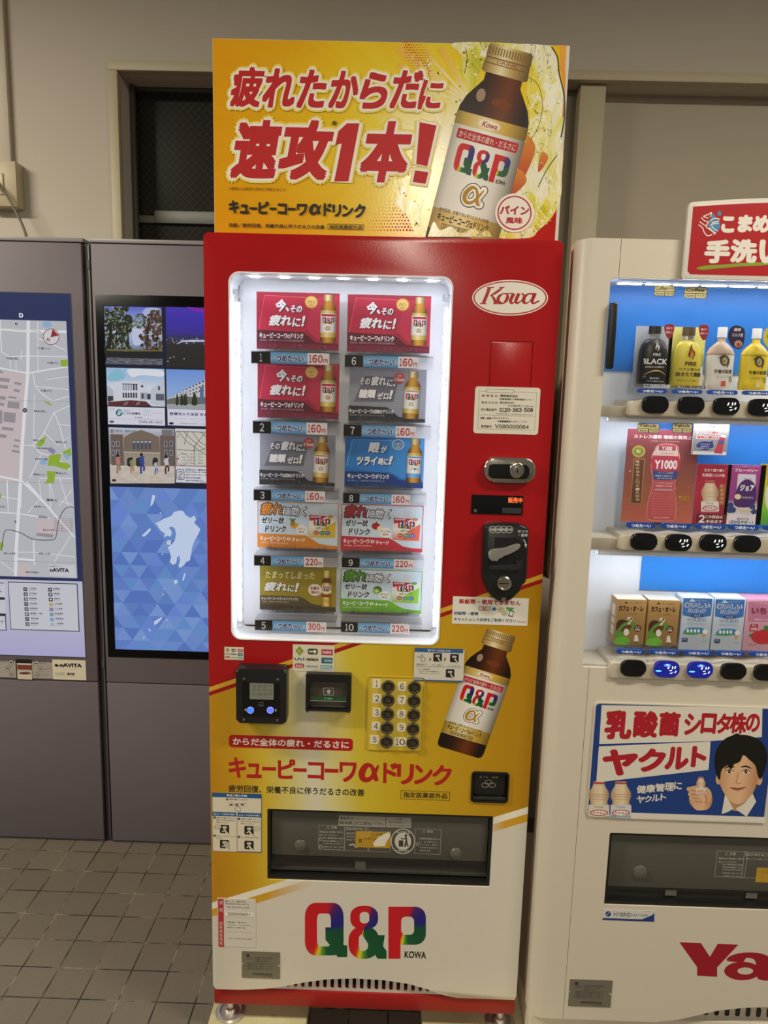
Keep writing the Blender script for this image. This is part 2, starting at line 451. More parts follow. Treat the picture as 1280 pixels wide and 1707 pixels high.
PX0, PX1 = P(958, 300, WY + 0.02)[0], P(1000, 300, WY + 0.02)[0]
t = MB(); t.box(PX0, PX1, WY + 0.02, WY + 0.16, OZ0, OZ1 - 0.002, cream, 0.002); struct(t.build('trim_3'))
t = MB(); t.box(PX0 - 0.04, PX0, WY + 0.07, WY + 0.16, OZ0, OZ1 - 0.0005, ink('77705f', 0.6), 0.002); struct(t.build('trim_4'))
t = MB(); t.box(PX1, OX1, WY + 0.10, WY + 0.13, OZ0, OZ1 - 0.0005, textured('grey_board', 'aca38f', 'b3aa97', 1.5, 0.65)); struct(t.build('wall_right_infill'))
# dark wired-glass window in the opening
SY = WY + 0.115
sash = ink('54544c', 0.45, 0.3)
wroot = struct(bpy.data.objects.new('window_1', None)); COL.objects.link(wroot); wroot.location = (OX0, SY, OZ0); wroot['_o'] = (OX0, SY, OZ0)
GX0 = P(226, 155, SY + 0.02)[0]; GZ1 = P(226, 155, SY + 0.02)[1]
SX1 = PX0 - 0.042
w = MB(); w.box(OX0 + 0.0005, GX0, SY, SY + 0.05, OZ0 + 0.001, OZ1 - 0.0005, sash, 0.003); w.box(GX0, SX1, SY, SY + 0.05, GZ1, OZ1 - 0.0005, sash, 0.003)
w.box(SX1 - 0.03, SX1, SY, SY + 0.05, OZ0 + 0.001, GZ1, sash, 0.003); w.box(OX0 + 0.0005, OX0 + 0.016, SY - 0.02, SY, OZ0 + 0.001, OZ1 - 0.0005, sash, 0.003)
w.build('window_frame', wroot)
zb1, zb0 = P(300, 351, SY)[1], P(300, 372, SY)[1]; xs_ = P(256, 351, SY)[0]; zb1b = P(240, 358, SY)[1]
w = MB(); w.box(xs_, SX1 - 0.03, SY + 0.004, SY + 0.03, zb0, zb1, ink('6d6f68', 0.5, 0.2), 0.002); w.box(GX0, xs_, SY + 0.006, SY + 0.028, zb0, zb1b, ink('6d6f68', 0.5, 0.2), 0.002)
w.build('window_rail', wroot)
def wire_glass():
    m, nt, b = _new('wired_glass'); v, x, y, z = _obj(nt); k = 0.026
    a = _math(nt, 'FRACT', _math(nt, 'DIVIDE', _math(nt, 'ADD', x, _math(nt, 'ADD', z, 50)), k))
    c = _math(nt, 'FRACT', _math(nt, 'DIVIDE', _math(nt, 'ADD', _math(nt, 'SUBTRACT', x, z), 50), k))
    l = _math(nt, 'MAXIMUM', _math(nt, 'LESS_THAN', a, 0.045), _math(nt, 'LESS_THAN', c, 0.045))
    _finish(nt, b, _mix(nt, l, '242220', '4b4841'), 0, 0.22); b.inputs['Specular IOR Level'].default_value = 0.35; return m
w = MB(); w.box(GX0, SX1 - 0.03, SY + 0.02, SY + 0.026, OZ0 + 0.001, GZ1, wire_glass()); w.build('window_pane', wroot)
# ceiling lamps (above the frame)
lamp_housing = ink('d9d6cd', 0.5); tube_m = glow('fff0d6', 3.0)
for i, (lx, ly, sx, sy, wt) in enumerate(LAMPS):
    r = thing('ceiling_light', ['long ceiling light fixture above the grey information cabinets', 'long ceiling light fixture above the white drink machine',
              'ceiling light running away from the wall, the nearer one', 'ceiling light running away from the wall, the farther one'][i], 'ceiling light', (lx, ly, CEIL), 'ceiling lights')
    h = MB(); h.box(lx - sx / 2 - 0.02, lx + sx / 2 + 0.02, ly - sy / 2 - 0.02, ly + sy / 2 + 0.02, CEIL - 0.04, CEIL - 0.0005, lamp_housing, 0.005); h.build('housing', r)
    h = MB()
    if sx > sy: h.tube([(lx - sx / 2, ly, CEIL - 0.055), (lx + sx / 2, ly, CEIL - 0.055)], 0.014, tube_m)
    else: h.tube([(lx, ly - sy / 2, CEIL - 0.055), (lx, ly + sy / 2, CEIL - 0.055)], 0.014, tube_m)
    h.build('lamp_tube', r)

# ------------------------------------------------------------------ shared drawings
AMBER = [(0.0, '120704'), (0.12, '1e0c06'), (0.3, '2e1408'), (0.6, '70360f'), (0.76, '4a1e0a'), (0.88, '1a0a05'), (1.0, '0c0403')]
AMBER2 = [(0.0, '4a2408'), (0.15, '7c4a12'), (0.4, 'd09a38'), (0.6, 'c08a2c'), (0.85, '7c4812'), (1.0, '3a1c08')]
LABELW = [(0.0, 'a9a49a'), (0.12, 'dcd8d0'), (0.45, 'f6f4ee'), (0.75, 'dedad2'), (1.0, '6e685e')]
GOLDL = [(0.0, '8c7430'), (0.15, 'c8aa48'), (0.4, 'ecdca0'), (0.7, 'd0ac40'), (1.0, '6a5420')]
CAPG = [(0.0, '7c6434'), (0.2, 'c4a868'), (0.4, 'f0e2b8'), (0.6, 'c8aa68'), (0.85, '8a7040'), (1.0, '5c4824')]
def alpha_mark(mb, cu, cv, s, mat, layer, edge=None, w=0.2):
    pts = [(0.62, -0.52), (0.38, -0.05), (0.08, 0.38), (-0.28, 0.5), (-0.52, 0.28), (-0.5, -0.1), (-0.24, -0.48), (0.06, -0.5), (0.26, -0.2), (0.34, 0.18), (0.44, 0.44), (0.6, 0.42)]
    q = [(cu + x * s, cv + y * s) for x, y in pts]
    if edge:
        mb.stroke(q, s * w * 2.3, edge, layer, smooth=4); mb.stroke(q, s * w * 1.85, ink('fbf8f0'), layer + 1, smooth=4)
    if edge:
        for e_ in (q[0], q[-1]): mb.ell(e_[0], e_[1], s * w * 1.15, s * w * 1.15, edge, layer, 16); mb.ell(e_[0], e_[1], s * w * 0.925, s * w * 0.925, ink('fbf8f0'), layer + 1, 16)
    ws = [s * w * k * (0.72 if edge else 1.0) for k in (0.5, 0.9, 1.0, 1.2, 1.5, 1.6, 1.3, 0.9, 1.0, 1.2, 1.1, 0.6)]
    mb.stroke(q, ws, mat, layer + 2, smooth=4)
def qp_mark(mb, u0, v0, u1, v1, layer, kowa=True, mat=None):
    """the Q&P word mark: squared letters cut from colour strokes"""
    mat = mat or rainbow(); w = u1 - u0; h = v1 - v0
    def pt(x, y): return (u0 + x * w, v0 + y * h)
    def fan(outer, hole, x0, y0, x1, y1):       # ring with colours read from the letter's own box
        n = len(outer); vs = [mb.m(*pt(*p)) for p in outer] + [mb.m(*pt(*p)) for p in hole]
        uv = [((p[0] - x0) / (x1 - x0), 1 - (p[1] - y0) / (y1 - y0)) for p in outer + hole]
        mb.flat(vs, mat, layer, uvs=uv, faces=[(n + i, n + (i + 1) % n, (i + 1) % n, i) for i in range(n)])
    def rq(a, b, c, d, r): return [(a + (c - a) * px, b + (d - b) * py) for px, py in rr(0, 1, 0, 1, r, 5)]
    # Q
    fan(rq(0.0, 0.0, 0.32, 0.94, 0.26), rq(0.1, 0.19, 0.215, 0.78, 0.2), 0, 0, 0.34, 1)
    q = [(0.17, 0.44), (0.215, 0.44), (0.325, 0.76), (0.35, 0.76), (0.35, 0.97), (0.27, 0.97), (0.215, 0.78), (0.17, 0.66)]
    mb.flat([mb.m(*pt(*p)) for p in q], mat, layer + 1, uvs=[(p[0] / 0.34, 1 - p[1]) for p in q])
    # &
    fan([(0.36 + x * 0.26, 0.05 + y * 0.43) for x, y in rr(0.06, 0.94, 0, 1, 0.4, 5)], [(0.36 + x * 0.26, 0.05 + y * 0.43) for x, y in rr(0.36, 0.66, 0.26, 0.74, 0.14, 5)], 0.36, 0.0, 0.66, 1.0)
    fan([(0.36 + x * 0.26, 0.42 + y * 0.58) for x, y in rr(0, 0.98, 0, 1, 0.42, 5)], [(0.36 + x * 0.26, 0.42 + y * 0.58) for x, y in rr(0.33, 0.62, 0.24, 0.76, 0.14, 5)], 0.36, -0.1, 0.66, 1.0)
    q = [(0.43, 0.42), (0.52, 0.42), (0.675, 0.86), (0.675, 1.0), (0.6, 1.0)]
    mb.flat([mb.m(*pt(*p)) for p in q], mat, layer + 1, uvs=[((p[0] - 0.34) / 0.32, 1 - p[1]) for p in q])
    q = [(0.585, 0.58), (0.66, 0.58), (0.64, 0.86), (0.56, 0.9)]
    mb.flat([mb.m(*pt(*p)) for p in q], mat, layer + 1, uvs=[((p[0] - 0.34) / 0.32, 1 - p[1]) for p in q])
    # P
    fan([(0.695 + x * 0.305, 0.07 + y * 0.68) for x, y in rr(0, 1, 0, 1, 0.28, 5)], [(0.695 + x * 0.305, 0.07 + y * 0.68) for x, y in rr(0.33, 0.68, 0.26, 0.74, 0.12, 5)], 0.68, 0.0, 1.02, 0.9)
    q = [(0.69, 0.07), (0.79, 0.07), (0.79, 1.0), (0.69, 1.0)]
    mb.flat([mb.m(*pt(*p)) for p in q], ink('cf1222') if mat is rainbow() else mat, layer + 1)
    if kowa: mb.text('KOWA', *pt(0.825, 0.86), *pt(1.0, 1.0), ink('181818'), layer + 2, bold=0.03)
def kowa_script(mb, u0, v0, u1, v1, mat, layer):
    """slanted brush lettering of the oval badge, drawn in a 560 x 180 box"""
    w, h = (u1 - u0) / 560.0, (v1 - v0) / 180.0
    def S(p, ww, sm=4):
        mb.stroke([(u0 + a * w, v0 + b * h) for a, b in p], [k * w for k in ww] if isinstance(ww, (list, tuple)) else ww * w, mat, layer, smooth=sm)
    S([(88, 6), (64, 80), (30, 168)], 30, 0); S([(64, 10), (128, 8)], 10, 0); S([(0, 168), (60, 168)], 10, 0)
    S([(205, 8), (160, 48), (96, 92)], [12, 22, 14]); S([(176, 8), (222, 8)], 10, 0)
    S([(104, 84), (128, 120), (144, 166)], [12, 24, 30], 0); S([(120, 168), (190, 168)], 10, 0)
    S([(190, 164), (164, 140), (172, 100), (206, 72), (238, 74), (250, 96), (238, 136), (212, 164), (190, 164)], [22, 28, 26, 10, 12, 26, 28, 12, 22])
    S([(210, 70), (300, 68)], 9, 0)
    S([(306, 68), (286, 110), (276, 144), (288, 164), (316, 146), (340, 100)], [30, 30, 28, 18, 8, 8]); S([(352, 68), (334, 110), (324, 144), (336, 164), (372, 140), (396, 100), (390, 76), (372, 72)], [30, 30, 28, 18, 10, 12, 16, 8])
    S([(478, 92), (466, 74), (434, 74), (400, 106), (394, 148), (414, 164), (446, 146), (474, 104)], [8, 10, 14, 30, 32, 16, 8, 8]); S([(498, 68), (478, 116), (470, 150), (484, 166), (516, 150), (534, 140)], [30, 30, 26, 16, 14, 12]); S([(440, 70), (510, 68)], 9, 0)
def bottle_art(mb, m, layer, half=0.175, small=False, label='red', qm=None):
    """printed glass bottle; m maps (u, v): v 0 cap top .. 1 base, u across, unit = bottle length"""
    old = mb.m; mb.m = m
    def body(pr, stops, la):
        L = [(-r, v) for r, v in pr]; R = [(r, v) for r, v in reversed(pr)]
        mx = max(r for r, v in pr)
        mb.poly(L + R, grad(stops, 0, 0, 0.35), la, [(u / (2 * mx) + 0.5, 0.5) for u, v in L + R])
    k = half / 0.175
    body([(0.088 * k, 0.115), (0.09 * k, 0.165), (0.115 * k, 0.2), (0.15 * k, 0.25), (0.17 * k, 0.30), (half, 0.345), (half, 0.955), (0.168 * k, 0.985), (0.15 * k, 1.0)], AMBER2 if small else AMBER, layer)
    body([(0.1 * k, 0.0), (0.108 * k, 0.012), (0.108 * k, 0.055), (0.104 * k, 0.06), (0.108 * k, 0.066), (0.112 * k, 0.12), (0.1 * k, 0.128)], CAPG, layer + 1)
    if not small:
        for i in range(15): mb.rect(-0.098 * k + i * 0.0135 * k, 0.012, -0.092 * k + i * 0.0135 * k, 0.045, ink('7d6433'), layer + 2)
        mb.rect(-0.106 * k, 0.058, 0.106 * k, 0.063, ink('6b5428'), layer + 2); mb.rect(-0.108 * k, 0.084, 0.108 * k, 0.088, ink('6b5428'), layer + 2)
        mb.text('DRINK', -0.05 * k, 0.066, 0.05 * k, 0.08, ink('8c2418'), layer + 3)
        mb.ell(-0.085 * k, 0.235, 0.022, 0.03, ink('a48c74'), layer + 1)
        mb.ell(0.02, 0.25, 0.05, 0.02, ink('7a3a14'), layer + 1)
    body([(half, 0.325), (half, 0.885)], LABELW, layer + 2)
    body([(half, 0.325), (half, 0.385)], GOLDL, layer + 3)
    body([(half, 0.785), (half, 0.885)], GOLDL if label != 'blue' else [(0, '1f5f9c'), (0.4, '8cc4ec'), (1, '1c4a7c')], layer + 3)
    q = half * 0.86
    if label == 'red':
        mb.rect(-q, 0.402, q, 0.448, ink('b8202c'), layer + 4, 0.005 if not m.warp else 0.006)
        if not small: mb.text('からだ全体の疲れ・だるさに', -q * 0.93, 0.409, q * 0.93, 0.441, ink('f8f0e6'), layer + 5)
    else: mb.rect(-q, 0.402, q, 0.43, ink('c89078' if label != 'blue' else '5a8cbc'), layer + 4)
    qp_mark(mb, -q * 0.86, 0.465, q * 0.9, 0.605, layer + 5, kowa=not small, mat=qm)
    if label == 'blue':
        mb.stroke([(-0.07, 0.7), (-0.02, 0.665), (0.05, 0.675), (0.1, 0.7)], 0.012, ink('202020'), layer + 5, smooth=3); mb.ell(0.015, 0.695, 0.02, 0.02, ink('202020'), layer + 5)
    else:
        alpha_mark(mb, 0.0, 0.69, 0.072 * k, ink('b98a2a') if label != 'grey' else ink('c4a468'), layer + 5, None if small else ink('25221e'), 0.26)
    if not small:
        mb.ell(-0.01, 0.356, 0.055 * k, 0.022, ink('f5ead4'), layer + 4); mb.text('Kowa', -0.045 * k, 0.343, 0.03 * k, 0.37, ink('b02028'), layer + 5, shear=0.25, bold=0.02)
        mb.text('疲労回復、栄養不良に伴うだるさの改善', -q * 0.95, 0.778, q * 0.7, 0.797, ink('30281c'), layer + 5)
        mb.text('キューピーコーワαドリンク', -q * 0.95, 0.803, q * 0.75, 0.84, ink('28201a'), layer + 5, bold=0.03)
        mb.frame(-q * 0.75, 0.85, q * 0.4, 0.876, 0.003, ink('4a3a1c'), layer + 5); mb.text('指定医薬部外品', -q * 0.7, 0.854, q * 0.35, 0.872, ink('4a3a1c'), layer + 6)
    mb.m = old

# ------------------------------------------------------------------ red drink machine
XL, XR, ZT, ZB = -0.0353, 0.6789, 1.83, 0.1253
SLAB = 0.036
XC = (XL + XR) / 2
mach = thing('drink_vending_machine', 'red and yellow drink vending machine with a lit window and ten round buttons', 'vending machine', (XC, 0.3, SLAB))
red_p = ink('ab1519', 0.3); white_p = ink('ded9cc', 0.4); black_p = ink('161718', 0.38); dark_p = ink('0c0d0f', 0.3)
chrome = textured('worn_chrome', 'b5b0a4', 'd2cdc2', 30, 0.2, 0, 1.0); steel = textured('dull_steel', '8f8c84', 'a5a198', 60, 0.35, 0, 0.9)
WL, WR, WT, WB = 0.0143, 0.4649, 1.7567, 0.9885
def wrap_mat():
    """printed wrap: red above a slanting stripe, yellow band, white below"""
    m, nt, b = _new('printed_wrap'); v, x, y, z = _obj(nt)
    def line(pa, pb):
        (xa, za), (xb, zb) = P(*pa, 0), P(*pb, 0); k = (zb - za) / (xb - xa)
        return _math(nt, 'SUBTRACT', _math(nt, 'ADD', z, SLAB - (za - k * xa) - k * XC), _math(nt, 'MULTIPLY', x, k))
    t = line((348, 1146), (905, 956.5)); f = _math(nt, 'ADD', _math(nt, 'MULTIPLY', t, 10), 0.5)
    dz = [0.5, 0.5 - 0.108, 0.5 - 0.2]
    xx = _math(nt, 'DIVIDE', _math(nt, 'SUBTRACT', x, XL - XC), XR - XL)
    n1 = _math(nt, 'MULTIPLY', _math(nt, 'SUBTRACT', z, 0.62 - SLAB), 0.12)
    xs = _math(nt, 'ADD', xx, n1)
    yel = _ramp(nt, xs, [(0.0, 'c48c18'), (0.10, 'd0a01e'), (0.18, 'dabc3c'), (0.26, 'dcd07c'), (0.33, 'e0dcc4'), (0.39, 'e0d690'), (0.47, 'd8c23a'), (0.60, 'd2b022'), (0.80, 'c89c1a'), (1.0, 'b8870f')])
    top = _ramp(nt, f, [(0.0, 'dcb52e'), (dz[2], 'a5161a'), (dz[1], 'd8ae34'), (dz[0], 'a9151a')], 'CONSTANT')
    base = _mix(nt, _math(nt, 'GREATER_THAN', f, dz[2]), yel, top)
    t2 = line((352, 1505), (880, 1345)); g = _math(nt, 'ADD', _math(nt, 'MULTIPLY', t2, 10), 0.5)
    low = _ramp(nt, g, [(0.0, 'dfd9cb'), (0.5 - 0.36, 'd8a428'), (0.5 - 0.17, 'f4efe0'), (0.5, 'f4efe0')], 'CONSTANT')
    # the gold stripe of the lower edge fades out towards the middle
    fade = _ramp(nt, xx, [(0.18, '000000'), (0.33, 'ffffff'), (0.86, 'ffffff'), (0.93, '000000')])
    low = _mix(nt, fade, low, 'dfd9cb')
    c = _mix(nt, _math(nt, 'LESS_THAN', g, 0.5), base, low)
    _finish(nt, b, c, 0, 0.2)
    bp = nt.nodes.new('ShaderNodeBump'); bp.inputs['Strength'].default_value = 0.12; bp.inputs['Distance'].default_value = 0.001
    nt.links.new(_noise(nt, v, 260, 2, 0.5), bp.inputs['Height']); nt.links.new(bp.outputs[0], b.inputs['Normal']); return m
WRAP = wrap_mat()
# body behind the door
k = MB(); k.box(XL + 0.012, XR - 0.012, 0.105, 0.69, 0.10, ZT - 0.012, red_p, 0.004); k.box(XL + 0.03, XR - 0.03, 0.115, 0.66, 0.09, 0.101, dark_p)
k.build('cabinet', mach); cab = bpy.data.objects['cabinet']
cav = MB(); cav.box(WL - 0.02, WR + 0.02, -0.1, 0.155, WB - 0.02, WT + 0.02, red_p)
pt0, pt1 = (0.0928, 0.602), (0.416, 0.5922)
cav2 = MB(); cav2.box(pt0[0] - 0.004, pt0[1] + 0.004, -0.1, 0.24, pt1[0] - 0.004, pt1[1] + 0.004, red_p)
cut(cab, [cav, cav2])
# door with its arched lower edge
arc = [P(*p, 0) for p in [(858, 1668), (780, 1668), (762, 1665), (740, 1659), (712, 1649), (680, 1640), (640, 1634), (590, 1631), (545, 1632.5), (505, 1638), (470, 1645), (440, 1648.5), (402, 1650)]]
zb = ZB
out = rr(XL, XR, zb, ZT, 0.012, 4)
out = [p for p in out if p[1] > zb + 0.011] 
out = [(XR, zb + 0.01), (XR - 0.006, zb)] + [p for p in out if p[0] > XC] + [p for p in out if p[0] <= XC] + [(XL, zb + 0.012), (XL + 0.006, zb)] + [(x, max(z, zb)) for x, z in reversed(arc)]
dd = MB(); dd.prism(out, 0.0, 0.1, WRAP, 0.007, 3)
door = dd.build('door', mach)
c1 = MB(); c1.prism(rr(WL, WR, WB, WT, 0.022, 8), -0.05, 0.15, white_p)
c2 = MB(); c2.prism(rr(pt0[0], pt0[1], pt1[0], pt1[1], 0.003, 2), -0.05, 0.15, black_p)
ax0, az1 = P(787, 1286, 0); ax1, az0 = P(845.6, 1337.5, 0)
c3 = MB(); c3.prism(rr(ax0, ax1, az0, az1, 0.008, 4), -0.05, 0.06, black_p)
apx0, apz1 = P(818, 568, 0); apx1, apz0 = P(889, 650, 0); apx1 = P(889, 568, 0)[0]; apz0 = 1.47
c4 = MB(); c4.prism(rr(apx0, apx1, apz0, apz1, 0.003, 3), -0.05, 0.004, dark_p)
cut(door, [c1, c2, c3, c4])
a = MB(); a.prism(rr(apx0 + 0.0012, apx1 - 0.0012, apz0 + 0.001, apz1 - 0.0012, 0.003, 3), 0.0002, 0.0039, WRAP, 0.0008); a.build('access_panel', mach)
# lit display cavity
CB = 0.083
liner = ink('f0f1f3', 0.5)
l = MB(); e = 0.004
l.ring(rr(WL - 0.008, WR + 0.008, WB - 0.008, WT + 0.008, 0.024, 8), rr(WL + 0.0005, WR - 0.0005, WB + 0.0005, WT - 0.0005, 0.0215, 8), 0.1002, 0.1004, liner)
l.ring(rr(WL + 0.0002, WR - 0.0002, WB + 0.0002, WT - 0.0002, 0.0218, 8), rr(WL + 0.003, WR - 0.003, WB + 0.003, WT - 0.003, 0.019, 8), -0.0012, CB, liner)
l.box(WL - 0.004, WR + 0.004, CB + 0.003, CB + 0.012, WB - 0.004, WT + 0.004, liner)
l.box(WL - 0.004, WL + 0.004, CB - 0.004, CB + 0.003, WB, WT, dark_p)
l.box(WL + 0.006, WR - 0.004, CB - 0.0, CB + 0.004, WB, WB + 0.006, dark_p)
l.build('display_liner', mach)
g = MB(); g.prism(rr(WL + 0.003, WR - 0.003, WB + 0.003, WT - 0.003, 0.019, 8), 0.006, 0.008, clear((1, 1, 1), 0.03)); g.build('window_pane', mach)
tube_m2 = clear((0.97, 0.98, 1.0), 0.1, 0.1, 0.12); led_m = glow('e9f0ff', 46.0)
for sx in (P(398.5, 760, 0.034)[0], P(735, 760, 0.034)[0]):
    t = MB(); zt_, zb_ = WT - 0.055, WB + 0.03
    t.box(sx - 0.002, sx + 0.002, 0.036, 0.040, zb_, zt_, ink('eceff4'))
    nl = 26
    for i in range(nl):
        zz = zb_ + (i + 0.5) * (zt_ - zb_) / nl
        t.box(sx - 0.003, sx + 0.003, 0.0345, 0.0361, zz - 0.0108, zz + 0.0108, led_m)
    o = t.build('led_strip', mach)
    t = MB(); t.box(sx - 0.007, sx + 0.007, 0.026, 0.044, zb_ - 0.01, zt_ + 0.012, tube_m2, 0.003); t.build('diffuser', o)
    t = MB(); t.box(sx - 0.009, sx + 0.009, 0.024, 0.046, zt_ + 0.012, zt_ + 0.024, clear((0.9, 0.92, 0.95), 0.1, 0.1, 0.25), 0.002); t.build('end_cap', o)
t = MB()
for i in range(7): t.box(WL + 0.04 + i * 0.06, WL + 0.058 + i * 0.06, 0.02, 0.03, WT - 0.0065, WT - 0.0045, led_m)
t.box(WL + 0.02, WR - 0.02, 0.015, 0.035, WT - 0.0045, WT - 0.003, liner); t.build('led_strip', mach)
# price rails
RY = 0.036
plates = [(419, 586, 450.7, 606, 566, '1', '160'), (421.6, 702, 451.8, 722.5, 566, '2', '160'), (423, 816, 452, 834.6, 564, '3', '160'), (423.6, 925.8, 451.8, 943, 563, '4', '220'), (425, 1033.5, 454, 1051, 560, '5', '300'),
          (575, 592, 604.7, 611.8, 722, '6', '160'), (573, 708, 602, 727.6, 718, '7', '160'), (572, 822, 599, 839, 710, '8', '160'), (570, 929.6, 599, 946, 706, '9', '220'), (568.5, 1037, 596, 1054, 703, '10', '220')]
railm = clear((0.995, 0.995, 1.0), 0.05, 0.05, 0.02)
FW = {c: chr(ord(c) + 0xFEE0) for c in '0123456789'}
for (u0, v0, u1, v1, ue, num, price) in plates:
    mp = Map(lambda u, v: P(u, v, RY))
    (x0, z1), (x1, z0) = mp(u0, v0), mp(u1, v1); xe = mp(ue, v1)[0]; lean = (x1 - x0)
    r = MB(); r.box(x0 - 0.001, xe, RY + 0.0015, RY + 0.004, z0 - 0.002, z1 + 0.001, railm); r.box(x0 - 0.001, xe, RY + 0.004, 0.0835, z1 + 0.0005, z1 + 0.002, railm)
    r.box(x0 - 0.001, xe, RY - 0.001, RY + 0.0015, z1 + 0.0003, z1 + 0.0016, railm)
    ro = r.build('price_rail', mach)
    n = MB(); n.box(x0, x1, RY - 0.001, RY + 0.001, z0, z1, dark_p)
    n.m, n.Y = Map(lambda u, v: (x0 + u * (x1 - x0), z1 - v * (z1 - z0))), RY - 0.001
    two = len(num) == 2
    n.digits(num, 0.26 if two else (0.44 if num == '1' else 0.38), 0.16, 0.76 if two else (0.56 if num == '1' else 0.62), 0.84, ink('e8e8e8'), 1, bold=0.012); n.build('number_plate', ro)
    lw = (x1 - x0) * 1.95; pw = (x1 - x0) * 1.08
    p = MB(); p.box(x1 + 0.001, x1 + lw, RY - 0.0005, RY + 0.001, z0, z1, grad([(0.0, '2f6fae'), (0.5, '7fb4dc'), (1.0, '3f86c4')], 1))
    p.m, p.Y = Map(lambda u, v: (x1 + 0.001 + u * lw, z1 - v * (z1 - z0))), RY - 0.0005
    p.rect(0, 0, 1, 1, grad([(0.0, '3a7cba'), (0.45, '8fc0e2'), (1.0, '5a9ad0')], 1), 1)
    p.text('つめた〜い', 0.13, 0.2, 0.9, 0.84, ink('f4f8fc'), 2, bold=0.09); p.text('つめた〜い', 0.145, 0.22, 0.885, 0.82, ink('1c2060'), 3, bold=0.045)
    p.m = Map(lambda u, v: (x1 + lw + u * pw, z1 - v * (z1 - z0)))
    p.rect(0, 0, 1.06, 1, ink('e9e4e6'), 1); p.digits(price, 0.08, 0.15, 0.74, 0.84, ink('b8241a'), 2, bold=0.035); p.text('円', 0.78, 0.5, 0.98, 0.86, ink('bd2a1e'), 2, bold=0.03)
    p.build('price_label', ro)
# cradles of the sample cards (clear prongs in front of each card)
cards_px = [('red', 427.5, 486, 564.7, 585), ('red', 429, 607, 564.7, 699.5), ('grey', 433, 722, 558, 811), ('pine', 429, 834.6, 563.5, 916), ('gold', 433, 944.5, 559.6, 1019),
            ('red', 578.3, 490, 717, 589.5), ('grey', 580.4, 612, 711, 705), ('blue', 575.4, 727.6, 705, 814), ('apple', 569, 839, 703.6, 920.7), ('kiwi', 567.6, 947.4, 702, 1023)]
CY = 0.062
for (kd, u0, v0, u1, v1) in cards_px:
    (x0, z1), (x1, z0) = P(u0, v0, CY), P(u1, v1, CY); c = MB()
    for fx in (0.2, 0.5, 0.8):
        xx = x0 + fx * (x1 - x0)
        c.box(xx - 0.007, xx - 0.004, CY - 0.006, CY - 0.003, z0 - 0.004, z0 + 0.011, railm, 0.001); c.box(xx + 0.004, xx + 0.007, CY - 0.006, CY - 0.003, z0 - 0.004, z0 + 0.011, railm, 0.001)
    nn = 18; pts = [(x0 + (0.12 + 0.76 * i / nn) * (x1 - x0), z0 + 0.004 + 0.0025 * math.cos(i / nn * 6 * math.pi)) for i in range(nn + 1)]
    c.prism(pts + [(pts[-1][0], z0 - 0.005), (pts[0][0], z0 - 0.005)], CY - 0.0036, CY - 0.0026, railm)
    c.box(x0 + 0.004, x1 - 0.004, CY - 0.006, CB + 0.003, z0 - 0.0055, z0 - 0.004, railm); c.build('card_holder', mach)
# ---- badges, stickers and printing on the front
def on(u0, v0, sc): return MB(crop(u0, v0, sc, 0.0), 0.0)
b = on(740, 440, 0.1757); cu, cv, ru, rv = 627, 321, 360, 170
b.ell(cu, cv, ru, rv, ink('ece6dc'), 2, 56); b.ell(cu, cv, ru - 11, rv - 11, red_p, 3, 56); b.ell(cu, cv, ru - 24, rv - 22, ink('ece6dc'), 4, 56)
kowa_script(b, 340, 215, 930, 388, red_p, 5); b.build('badge', mach)
b = on(740, 440, 0.1757); (x0, z1), (x1, z0) = b.m(297, 1160), b.m(890, 1622)
b.prism(rr(x0, x1, z0, z1, 0.006), -0.0006, 0.0038, ink('e2ddcf', 0.4)); b.Y = -0.0006
d_ = ink('3a3832')
b.frame(335, 1205, 860, 1578, 2.6, ink('77736a'), 1); b.rect(335, 1437, 860, 1440, ink('77736a'), 1); b.rect(400, 1190, 665, 1222, ink('5a564e'), 2, 0.003); b.rect(404, 1193, 661, 1219, ink('e2ddcf', 0.4), 3, 0.003)
for (s, u0, v0, u1, v1, bo) in [('自動販売機統一ステッカー', 415, 1195, 650, 1216, .02), ('管 理 者 名：', 358, 1238, 520, 1264, .01), ('興和株式会社', 535, 1238, 700, 1268, .03), ('医薬事業部 お客様相談センター', 530, 1272, 845, 1298, .02), ('連 絡 先 住 所：', 355, 1302, 515, 1328, .01),
        ('東京都中央区', 530, 1304, 665, 1330, .01), ('日本橋本町3丁目4-14', 608, 1334, 843, 1360, .0), ('受付電話番号', 350, 1368, 500, 1396, .01), ('０１２０−３６３−５０８', 525, 1366, 843, 1406, .05), ('電話受付時間 月〜金(祝日を除く)9:00〜17:00', 497, 1416, 838, 1436, 0),
        ('故障・破損', 345, 1452, 445, 1475, .04), ('の際はお手数でも', 450, 1452, 615, 1475, 0), ('下記管理番号', 503, 1482, 628, 1506, .04), ('をお伝えください', 632, 1484, 795, 1508, 0), ('管理番号', 350, 1528, 452, 1554, .02), ('V080000084', 482, 1520, 802, 1566, .01)]:
    (b.digits(s.replace('０１２０−３６３−５０８', '0120-363-508'), u0, v0, u1, v1, d_, 2, bold=bo) if '３' in s else b.text(s, u0, v0, u1, v1, d_, 2, bold=bo, n=4))
b.build('information_sticker', mach)
